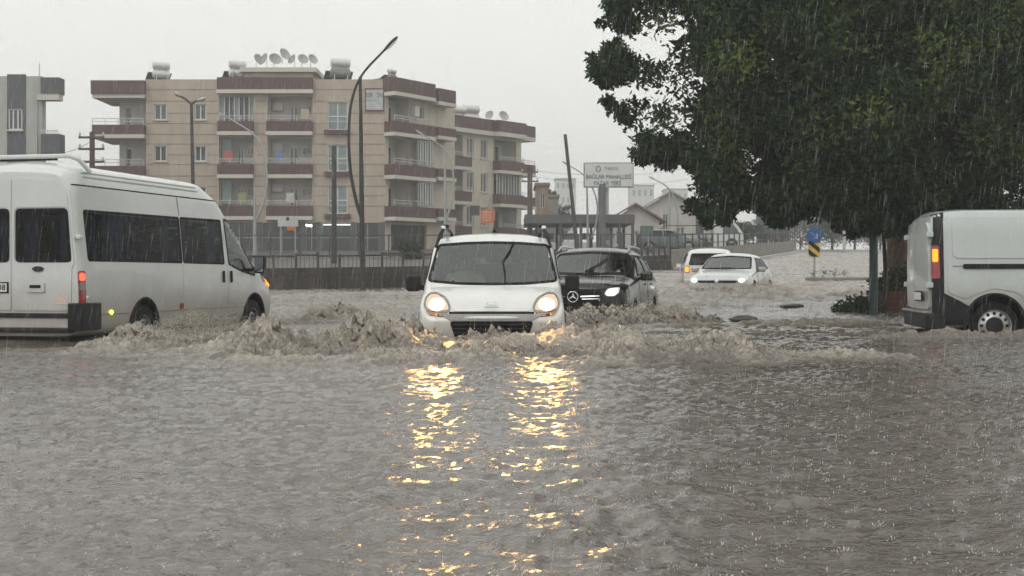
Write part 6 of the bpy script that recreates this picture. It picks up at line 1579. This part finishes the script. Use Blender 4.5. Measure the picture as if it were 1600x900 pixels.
# dense inner foliage that closes the crown
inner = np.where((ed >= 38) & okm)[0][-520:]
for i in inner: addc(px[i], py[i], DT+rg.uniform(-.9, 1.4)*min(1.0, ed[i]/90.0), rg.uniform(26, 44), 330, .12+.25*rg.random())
IC, IR = [], []
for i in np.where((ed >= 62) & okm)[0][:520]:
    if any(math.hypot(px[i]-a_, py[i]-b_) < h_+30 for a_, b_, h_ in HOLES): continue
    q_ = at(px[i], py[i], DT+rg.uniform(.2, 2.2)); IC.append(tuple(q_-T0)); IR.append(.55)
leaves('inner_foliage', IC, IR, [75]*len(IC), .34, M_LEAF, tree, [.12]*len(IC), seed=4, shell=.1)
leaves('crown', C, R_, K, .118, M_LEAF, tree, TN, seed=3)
MB().tube([(0, 0, -.2), (-.02, 0, .6), (.03, .05, 1.4), (-.02, .1, 2.3), (-.3, .2, 3.4), (-.5, .2, 5.0)], [.34, .25, .22, .24, .24, .16], 14).build('trunk', M_BARK, tree, True, 80)
for k, (dx, dy, dz, z0, r0) in enumerate(((-3.2, -2.2, 4.4, 2.0, .16), (-4.6, -1.5, 3.2, 2.3, .13), (2.6, -1.8, 3.6, 2.2, .15), (1.2, -2.6, 4.8, 2.5, .14), (-1.8, 1.8, 4.6, 2.4, .13), (-5.4, -1.8, 2.2, 2.1, .09))):
    a = Vector((-.02, .1, z0)); e = Vector((dx, dy, z0+dz-1)); MB().tube([a, a*.6+e*.4+Vector((0, 0, -.2)), a*.3+e*.7, e], [r0, r0*.8, r0*.55, r0*.25], 9).build('limb', M_BARKD, tree, True)
# slim dark stem beside it
sb_ = at(1382, 445, 28.0)
st = root('young_tree', (sb_.x, 28.0, -.3), 0, 'slim dark sapling stem between green post and thick trunk', 'tree')
MB().tube([(0, 0, 0), (.03, 0, 1.0), (-.02, 0, 2.0), (.02, -.1, 2.9)], [.055, .045, .04, .025], 8).build('trunk', M_BARKD, st, True)
leaves('crown', [(0, -.1, 2.8), (.2, 0, 3.0), (-.2, -.2, 2.95)], [.35, .3, .3], [160, 140, 140], .10, M_LEAF, st, [.3, .3, .3], seed=8)
# planter plants and bush
pp = root('potted_plant', (pl.location.x, pl.location.y, .50), 0, 'leafy green plants growing out of the brick planter', 'plant')
leaves('foliage', [(-.35, -.2, .15), (0, -.2, .28), (.3, -.25, .18), (-.55, -.3, .05), (.1, -.45, .05)], [.3, .34, .3, .25, .25], [200, 240, 200, 140, 140], .11, M_BUSH, pp, [.35, .45, .3, .3, .4], seed=12, shell=.2)
bs_ = at(1340, 478, 27.6)
bu = root('bush', (bs_.x, 27.6, .0), 0, 'low flattened bush in the flood left of the green post', 'bush')
leaves('foliage', [(-.30, 0, .12), (0, -.1, .22), (.22, .05, .16), (-.05, .1, .1), (.36, -.1, .05)], [.26, .28, .26, .3, .2], [330, 380, 330, 300, 180], .10, M_BUSH, bu, [.35, .42, .3, .3, .25], seed=14, shell=.1)
for k in range(7): a = k*.9; MB().tube([(0, 0, -.3), (.2*math.cos(a), .2*math.sin(a), .1), (.3*math.cos(a), .3*math.sin(a), .3)], [.02, .014, .006], 5).build('stem', M_BARKD, bu, True)
g_ = root('island_weeds', (ib.x+.1, ib.y, zwf(DI)+.10), 0, 'dry weeds growing on the traffic island', 'plant')
leaves('foliage', [(-.2, 0, .12), (.25, .1, .15), (.6, .1, .12), (.95, .2, .1)], [.2, .24, .22, .2], [50, 70, 60, 50], .06, M_BUSH, g_, [.7, .6, .75, .7], seed=15, shell=.1)
# trees and scrub far up the road
def far_tree(px, py_top, py_base, D, wpx, label, seed, trunk=True, den=1.0, tone=.4):
    g = np.random.default_rng(seed); t = at(px, py_top, D); b = at(px, py_base, D); b.z = gzf(b.x, D)-.1; H_ = t.z-b.z; Wd = wpx*D/FPX
    r = root('roadside_tree', b, 0, label, 'tree', 'hazy trees along the road')
    MB().tube([(0, 0, 0), (.05, 0, H_*.35), (-.05, 0, H_*.8)], [H_*.035, H_*.028, H_*.01], 7).build('trunk', M_BARKD, r, True)
    k = int(40*den); c = [(g.normal()*Wd*.24, g.normal()*Wd*.24, H_*(.38 if trunk else .12)+H_*(.6 if trunk else .8)*g.random()) for _ in range(k)]
    for cc in c[:5]: MB().tube([(0, 0, H_*.35), (cc[0]*.5, cc[1]*.5, (H_*.35+cc[2])/2), cc], [H_*.015, H_*.01, H_*.005], 5).build('branch', M_BARKD, r)
    leaves('crown', c, [Wd*g.uniform(.12, .24) for _ in c], [120]*k, .22, M_FARLEAF, r, [tone+.15*g.normal() for _ in c], seed=seed, shell=.2)
for a in ((1300, 330, 392, 118, 90, 'thin hazy tree beyond the striped sign', 31), (1335, 335, 392, 135, 120, 'hazy bushy tree left of the far pale post', 32), (1375, 338, 395, 128, 130, 'hazy tree seen between green post and sapling', 33), (1440, 330, 398, 120, 130, 'hazy tree seen right of the thick trunk', 34), (1250, 345, 390, 150, 100, 'pale hazy tree left of the blue arrow sign', 35), (1205, 342, 388, 140, 45, 'hazy tree above the green lorry box', 36), (1160, 352, 388, 105, 55, 'dark shrubby tree in front of the lorry', 37)):
    far_tree(*a)
far_tree(858, 296, 345, 135, 22, 'small round tree on the skyline left of the billboard', 38); far_tree(878, 322, 350, 140, 40, 'low hazy tree behind the leaning pole', 39, den=.7)
far_tree(1090, 375, 398, 98, 40, 'low dark scrub behind the grey roadside wall', 40, False)
far_tree(642, 378, 400, 66, 30, 'small shrub behind the fence left of the white van', 41, False)
tag(MB().tube([at(1319, 396, 105), at(1319, 340, 105)], .12, 8).build('pale_post', M_KERBW, None, True), 'pale slim post far up the flooded road', 'post')

# ------------------------------------------------------------------ parked vehicles in the background
M_DGREEN = mat('lorry_green', (.045, .09, .08), .6, var=.2)
lt = at(1100, 385, 92); lz = gzf(lt.x, 92); lr = root('flatbed_truck', (lt.x, 92, lz), 0, 'flatbed truck with a white cab and open load bed behind the roadside wall', 'truck')
X = lambda px: (px-1100)*92/FPX; Zt = lambda py: CAM_Z+(HOR-py)*92/FPX-lz
MB().prism(rounded([(X(1112), Zt(392)), (X(1160), Zt(392)), (X(1158), Zt(366)), (X(1150), Zt(354)), (X(1140), Zt(345)), (X(1122), Zt(344)), (X(1112), Zt(346))], .12), lambda a, b_, d: (a, d, b_), -.95, .95).build('cab', mat('truck_white', (.6, .62, .6), .4), lr, bevel=.05)
MB().prism(rounded([(X(1126), Zt(366)), (X(1152), Zt(366)), (X(1147), Zt(357)), (X(1139), Zt(349)), (X(1126), Zt(348))], .06), lambda a, b_, d: (a, d, b_), -.965, -.952).build('cab_window', M_PANE, lr)
MB().b2((X(1034), -1.0, Zt(372)), (X(1108), 1.0, Zt(366))).build('load_bed', mat('bed_grey', (.42, .43, .42), .6), lr)
for px_ in (1035, 1039): MB().b2((X(px_)-.05, -1.0, Zt(366)), (X(px_)+.05, -.9, Zt(336))).build('bed_stake', M_FENCE, lr)
MB().b2((X(1035), -1.0, Zt(354)), (X(1092), -.94, Zt(352.5))).build('bed_rail', M_FENCE, lr); MB().b2((X(1090), -1.0, Zt(366)), (X(1095), 1.0, Zt(338))).build('headboard', M_FENCE, lr)
for px_ in (1052, 1140): wheel(lr, -.0, 0, 0, .42, .25, .25).location = (X(px_), -.85, .42)
for ch in lr.children:
    if ch.name.startswith('wheel'): ch.rotation_euler = (0, 0, math.pi/2)
gl = at(1204, 395, 112); gzz = gzf(gl.x, 112)
lr2 = root('box_lorry', (gl.x, 112, gzz), 0, 'dark green box lorry parked far up the road', 'truck')
MB().box((0, 0, 1.75), (1.7, 4.0, 1.9)).build('box', M_DGREEN, lr2, bevel=.04); MB().box((0, -1.95, .65), (1.5, .1, .25)).build('tail_bumper', M_FENCE, lr2); MB().box((0, 0, .6), (1.2, 3.6, .25)).build('chassis', M_FENCE, lr2)
for sg in (-1, 1):
    wheel(lr2, sg*.7, -1.2, .42, .42, .25, .25); wheel(lr2, sg*.7, 1.3, .42, .42, .25, .25); MB().box((sg*.83, -2.01, 1.75), (.06, .03, 1.85)).build('door_frame', M_FENCE, lr2)
def parked(name, px, D, rz, paint, label):
    p = at(px, 400, D); lo = [(.22, .74), (.34, .82), (.58, .86)]
    return car(name, (p.x, D, gzf(p.x, D)), rz, label, [
        (0.0, [(.24, .55), (.36, .68), (.52, .72), (.68, .68), (.72, .6), (.74, .5)], .76), (.12, [(.22, .7), (.34, .8), (.55, .83), (.78, .78), (.83, .68), (.85, .55)], .87),
        (1.05, lo+[(.92, .82), (.95, .75), (.98, .66)], 1.0), (1.85, lo+[(.95, .83), (1.22, .74), (1.40, .6)], 1.45), (2.4, lo+[(.96, .83), (1.26, .73), (1.45, .58)], 1.5), (3.4, lo+[(.98, .83), (1.25, .72), (1.42, .57)], 1.48),
        (3.95, lo+[(.98, .8), (1.1, .7), (1.18, .55)], 1.22), (4.1, [(.32, .66), (.4, .74), (.58, .78), (.85, .74), (.93, .64), (.97, .5)], 1.0)], paint,
        rounded([(-.68, 1.03), (.68, 1.03), (.58, 1.38), (-.58, 1.38)], .05), [rounded([(1.35, .99), (2.4, 1.0), (2.4, 1.36), (1.95, 1.36)], .05), rounded([(2.5, 1.0), (3.5, 1.02), (3.3, 1.34), (2.5, 1.36)], .05)],
        rounded([(-.58, 1.06), (.58, 1.06), (.5, 1.34), (-.5, 1.34)], .05), (.82, 3.3), L=4.1, dash=(1.0, .9), W=.86)
parked('parked_car', 1095, 90.5-4, 1.5, mat('grey_green_paint', (.10, .13, .125), .35, coat=.5), 'dark grey-green car parked behind the wall below the white lorry cab')
for k, (px, py, D, s, lab) in enumerate(((1232, 471, 29.5, .20, 'small dark rock breaking the surface in front of the hatchback'), (1158, 499, 23.6, .2, 'flat pale stone poking out of the water right of the black car'))):
    p = at(px, py, D); q = bmesh.new(); bmesh.ops.create_icosphere(q, subdivisions=3, radius=s)
    for v in q.verts: v.co *= 1+.35*math.sin(v.co.x*9+k)*math.cos(v.co.y*11)+.1*math.sin(v.co.z*23); v.co.z *= .38; v.co.x *= 1.25
    me = bpy.data.meshes.new('rock'); q.to_mesh(me); q.free(); me.shade_smooth(); o = link('rock', me, mat('wet_rock', (.08, .075, .06), .5, var=.4, vs=8, bump=.5, bs=20)); o.location = (p.x, D, water_at(p.x, D)+.02); tag(o, lab, 'rock')
# ------------------------------------------------------------------ spray, rain and haze
M_SPRAY = bpy.data.materials.new('muddy_spray'); M_SPRAY.use_nodes = True
n = M_SPRAY.node_tree.nodes; l = M_SPRAY.node_tree.links; b = n['Principled BSDF']
a = n.new('ShaderNodeAttribute'); a.attribute_name = 'tone'
cr = n.new('ShaderNodeMix'); cr.data_type = 'RGBA'; cr.inputs[6].default_value = (.33, .28, .22, 1); cr.inputs[7].default_value = (.80, .76, .68, 1); l.new(a.outputs['Fac'], cr.inputs[0])
l.new(cr.outputs[2], b.inputs['Base Color']); b.inputs['Roughness'].default_value = .15; b.inputs['IOR'].default_value = 1.33
tr = n.new('ShaderNodeBsdfTranslucent'); l.new(cr.outputs[2], tr.inputs[0]); mx_ = n.new('ShaderNodeMixShader'); mx_.inputs[0].default_value = .5
l.new(b.outputs[0], mx_.inputs[1]); l.new(tr.outputs[0], mx_.inputs[2]); l.new(mx_.outputs[0], n['Material Output'].inputs['Surface'])
OCT = np.array([(1, 0, 0), (-1, 0, 0), (0, 1, 0), (0, -1, 0), (0, 0, 1), (0, 0, -1)], float)
OCF = np.array([(0, 2, 4), (2, 1, 4), (1, 3, 4), (3, 0, 4), (2, 0, 5), (1, 2, 5), (3, 1, 5), (0, 3, 5)])
def blobs(name, P, A, S, L_, tone, m, g):
    """drops: centres P, long axes A, radii S, stretch L_"""
    N = len(P); A = A/np.maximum(np.linalg.norm(A, axis=1, keepdims=True), 1e-6)
    r = np.cross(A, g.normal(size=(N, 3))); r /= np.maximum(np.linalg.norm(r, axis=1, keepdims=True), 1e-6); q = np.cross(A, r)
    jit = .75+.5*g.random((N, 6))
    V = P[:, None, :]+(OCT[None, :, 0:1]*r[:, None, :]+OCT[None, :, 1:2]*q[:, None, :]+OCT[None, :, 2:3]*A[:, None, :]*L_[:, None, None])*(S[:, None]*jit)[:, :, None]
    F_ = (np.arange(N)[:, None, None]*6+OCF[None]).reshape(-1, 3)
    return raw_mesh(name, V.reshape(-1, 3), F_, m, None, True, {'tone': np.repeat(tone, 6)})
def splash(label, line, out, jets, per, h, reach, seed, smin=.003, smax=.012, hvar=1.0, tone=.85):
    """thrown-up water along a line: jets that rise, lean outwards and break into drops"""
    g = np.random.default_rng(seed); s = poly_len(line); P, A, S, L_, T = [], [], [], [], []
    for j in range(jets):
        t = g.random(); p = poly_at(line, s, s[-1]*t); hh = h(t)*(.25+.75*g.random()**hvar)
        o = np.array(out(t))+g.normal(size=2)*.35; v0 = np.array([o[0]*reach*(.4+.8*g.random()), o[1]*reach*(.4+.8*g.random()), 0])
        vz = math.sqrt(2*9.8*max(hh, .01)); tl_ = 2*vz/9.8; z0 = zwf(p[1])-.02
        vxy = v0/max(tl_, .15)*.8; k = int(1.25*per*(.4+1.2*g.random())); u_ = g.random(k)**.85*.92
        tt = u_*tl_; pos = np.stack([p[0]+vxy[0]*tt, p[1]+vxy[1]*tt, z0+vz*tt-4.9*tt*tt], 1)
        sc_ = (.018+.10*u_)[:, None]*g.normal(size=(k, 3))*np.array([1, 1, .8])*min(1, hh/.18); pos = pos+sc_
        vel = np.stack([np.full(k, vxy[0]), np.full(k, vxy[1]), vz-9.8*tt], 1)+g.normal(size=(k, 3))*.6
        P.append(pos); A.append(vel); S.append((smin+(smax-smin)*g.random(k)**3)*(1.15-.65*u_)*.8); L_.append(1+.8*g.random(k)); T.append(np.clip(tone+.25*g.normal(size=k)+.25*u_, 0, 1))
    P = np.concatenate(P); A = np.concatenate(A); S = np.concatenate(S); L_ = np.concatenate(L_); T = np.concatenate(T)
    ok = P[:, 2] > zw(P[:, 1])-.03; o = blobs('splash', P[ok], A[ok], S[ok], L_[ok], T[ok], M_SPRAY, g)
    return tag(o, label, 'splash', None, 'stuff')
splash('high muddy splash thrown up at the left front corner of the small white van', [(-2.0, 13.6), (-1.5, 13.9), (-1.1, 14.6), (-1.02, 15.3)], lambda t: (-.9, -.55), 320, 62, lambda t: .20+.22*math.exp(-((t-.55)/.35)**2), .55, 1, smax=.012)
splash('brown bow wave spray along the front of the small white van', [(-1.2, 14.5), (-.3, 14.75), (.6, 14.7), (1.0, 14.4)], lambda t: (.4*(t-.5), -1), 260, 45, lambda t: .17, .55, 2, smax=.011)
splash('spray curling off the right front corner of the small white van', [(.75, 14.7), (1.1, 14.2), (1.7, 13.7), (2.6, 13.2)], lambda t: (.9, -.6), 190, 42, lambda t: .26-.14*t, .5, 3, smax=.011)
splash('churned spray along the near flank of the minibus', [(-4.95, 16.9), (-4.65, 18.2), (-4.2, 20.0), (-3.7, 22.0), (-3.3, 23.6)], lambda t: (.9, -.5), 330, 48, lambda t: .17+.22*math.exp(-((t-.27)/.12)**2)+.25*math.exp(-((t-.93)/.10)**2), .5, 4, smax=.013)
splash('wave spray rolling off the rear corner of the minibus', [(-4.7, 15.6), (-4.2, 15.7), (-3.6, 15.6), (-3.1, 15.3), (-2.5, 14.8)], lambda t: (.3, -1), 240, 44, lambda t: .15+.10*math.sin(t*9)**2, .5, 5, smax=.013)
splash('spray around the front of the black car', [(.05, 22.3), (1.0, 22.3), (1.9, 22.5), (2.25, 23.0)], lambda t: (.5*(t-.4), -1), 230, 40, lambda t: .20+.12*t, .5, 6, smin=.006, smax=.026)
splash('spray along the side of the black car', [(2.2, 23.0), (2.7, 24.8), (3.2, 27.0)], lambda t: (1, -.2), 110, 36, lambda t: .25-.12*t, .5, 7, smin=.006, smax=.026)
splash('white water breaking round the hatchback bumper', [(4.75, 36.6), (5.6, 36.2), (6.6, 36.7), (7.2, 38.2)], lambda t: (.6*(t-.4), -1), 160, 30, lambda t: .22, .6, 8, smin=.010, smax=.04, tone=.7)
splash('low splash line along the wheel of the panel van', [(5.2, 18.2), (6.2, 18.45), (7.3, 18.3), (8.3, 18.2)], lambda t: (0, -1), 90, 26, lambda t: .06, .3, 9, smax=.011)
# raindrops striking the water: little crowns and rebound jets
M_DROP = bpy.data.materials.new('clear_drop'); M_DROP.use_nodes = True
n = M_DROP.node_tree.nodes; l = M_DROP.node_tree.links; b = n['Principled BSDF']; b.inputs['Base Color'].default_value = (.62, .59, .54, 1); b.inputs['Roughness'].default_value = .08; b.inputs['IOR'].default_value = 1.33
tr = n.new('ShaderNodeBsdfTransparent'); mx_ = n.new('ShaderNodeMixShader'); mx_.inputs[0].default_value = .0; l.new(b.outputs[0], mx_.inputs[1]); l.new(tr.outputs[0], mx_.inputs[2]); l.new(b.outputs[0], n['Material Output'].inputs['Surface'])
g = np.random.default_rng(5); N = 11500
yy = 3.2+(18-3.2)*g.random(N)**1.25; xx = (g.random(N)*2-1)*(yy*.42+.6)
dens_r = .30+.65*sstep(0, 3, xx); ok = g.random(N) < dens_r; xx, yy = xx[ok], yy[ok]
hz, fz, _ = water_h(xx, yy); zz = zw(yy)+hz; N = len(xx)
J = g.random(N) < .13
P1 = np.stack([xx, yy, zz+.004+.008*g.random(N)], 1); hgt = .004+.013*g.random(N)**2
Aa = np.tile(np.array([[0, 0, 1.0]]), (N, 1))+g.normal(size=(N, 3))*.12
VB, SB, LB, AB = [P1], [.0014+.0014*g.random(N)], [hgt/.004], [Aa]
for k in range(7):                                   # crown beads
    t = 2*math.pi*k/7+g.random(N); rr = .010+.012*g.random(N)
    VB.append(np.stack([xx+rr*np.cos(t), yy+rr*np.sin(t), zz+.004+.010*g.random(N)], 1)[J]); SB.append((.0012+.0012*g.random(N))[J]); LB.append((1.2+1.5*g.random(N))[J]); AB.append((Aa+np.stack([np.cos(t), np.sin(t), t*0], 1)*.6)[J])
VB = np.concatenate(VB); SB = np.concatenate(SB); LB = np.concatenate(LB); AB = np.concatenate(AB)
o = blobs('raindrop_splashes', VB, AB, SB, np.clip(LB, 1, 7), np.full(len(VB), .8), M_DROP, g); tag(o, 'tiny raindrop splashes dotting the near water', 'splashes', None, 'stuff')
# falling rain, slightly slanted
M_RAIN = bpy.data.materials.new('rain_drop'); M_RAIN.use_nodes = True
n = M_RAIN.node_tree.nodes; l = M_RAIN.node_tree.links; b = n['Principled BSDF']; b.inputs['Base Color'].default_value = (.85, .86, .86, 1); b.inputs['Roughness'].default_value = .2
t1_ = n.new('ShaderNodeBsdfTranslucent'); t1_.inputs[0].default_value = (.9, .9, .9, 1); m1 = n.new('ShaderNodeMixShader'); l.new(b.outputs[0], m1.inputs[1]); l.new(t1_.outputs[0], m1.inputs[2])
tr = n.new('ShaderNodeBsdfTransparent'); mx_ = n.new('ShaderNodeMixShader'); mx_.inputs[0].default_value = .74; l.new(m1.outputs[0], n['Material Output'].inputs['Surface'])
g = np.random.default_rng(9); N = 9000
yy = 2.6+21*g.random(N)**.8; xx = (g.random(N)*2-1)*(yy*.44+1.0); zz = g.random(N)*(yy*.22+.84+.5)+.05
Aa = np.tile(np.array([[.14, .02, 1.0]]), (N, 1))+g.normal(size=(N, 3))*np.array([.035, .03, 0])
hl = .03+.075*g.random(N); S = (.00020+.00030*g.random(N))*np.clip(yy/9, .4, 1.4); hl = hl*np.clip(yy/7, .5, 1.2)
o = blobs('rain', np.stack([xx, yy, zz+hl], 1), Aa, S, hl/S, np.full(N, 1.0), M_RAIN, g); tag(o, 'heavy rain falling in slanting streaks', 'rain', None, 'stuff')
# rain haze filling the air
M_HAZE = bpy.data.materials.new('rain_haze'); M_HAZE.use_nodes = True
n = M_HAZE.node_tree.nodes; l = M_HAZE.node_tree.links; n.remove(n['Principled BSDF'])
pv_ = n.new('ShaderNodeVolumePrincipled'); pv_.inputs['Color'].default_value = (.97, .975, .97, 1); pv_.inputs['Density'].default_value = .0019; pv_.inputs['Anisotropy'].default_value = .25
l.new(pv_.outputs[0], n['Material Output'].inputs['Volume'])
hz_ = MB().b2((-260, -30, -2.6), (260, 415, 36)).build('haze', M_HAZE); tag(hz_, 'grey rain haze filling the air', 'haze', None, 'stuff')
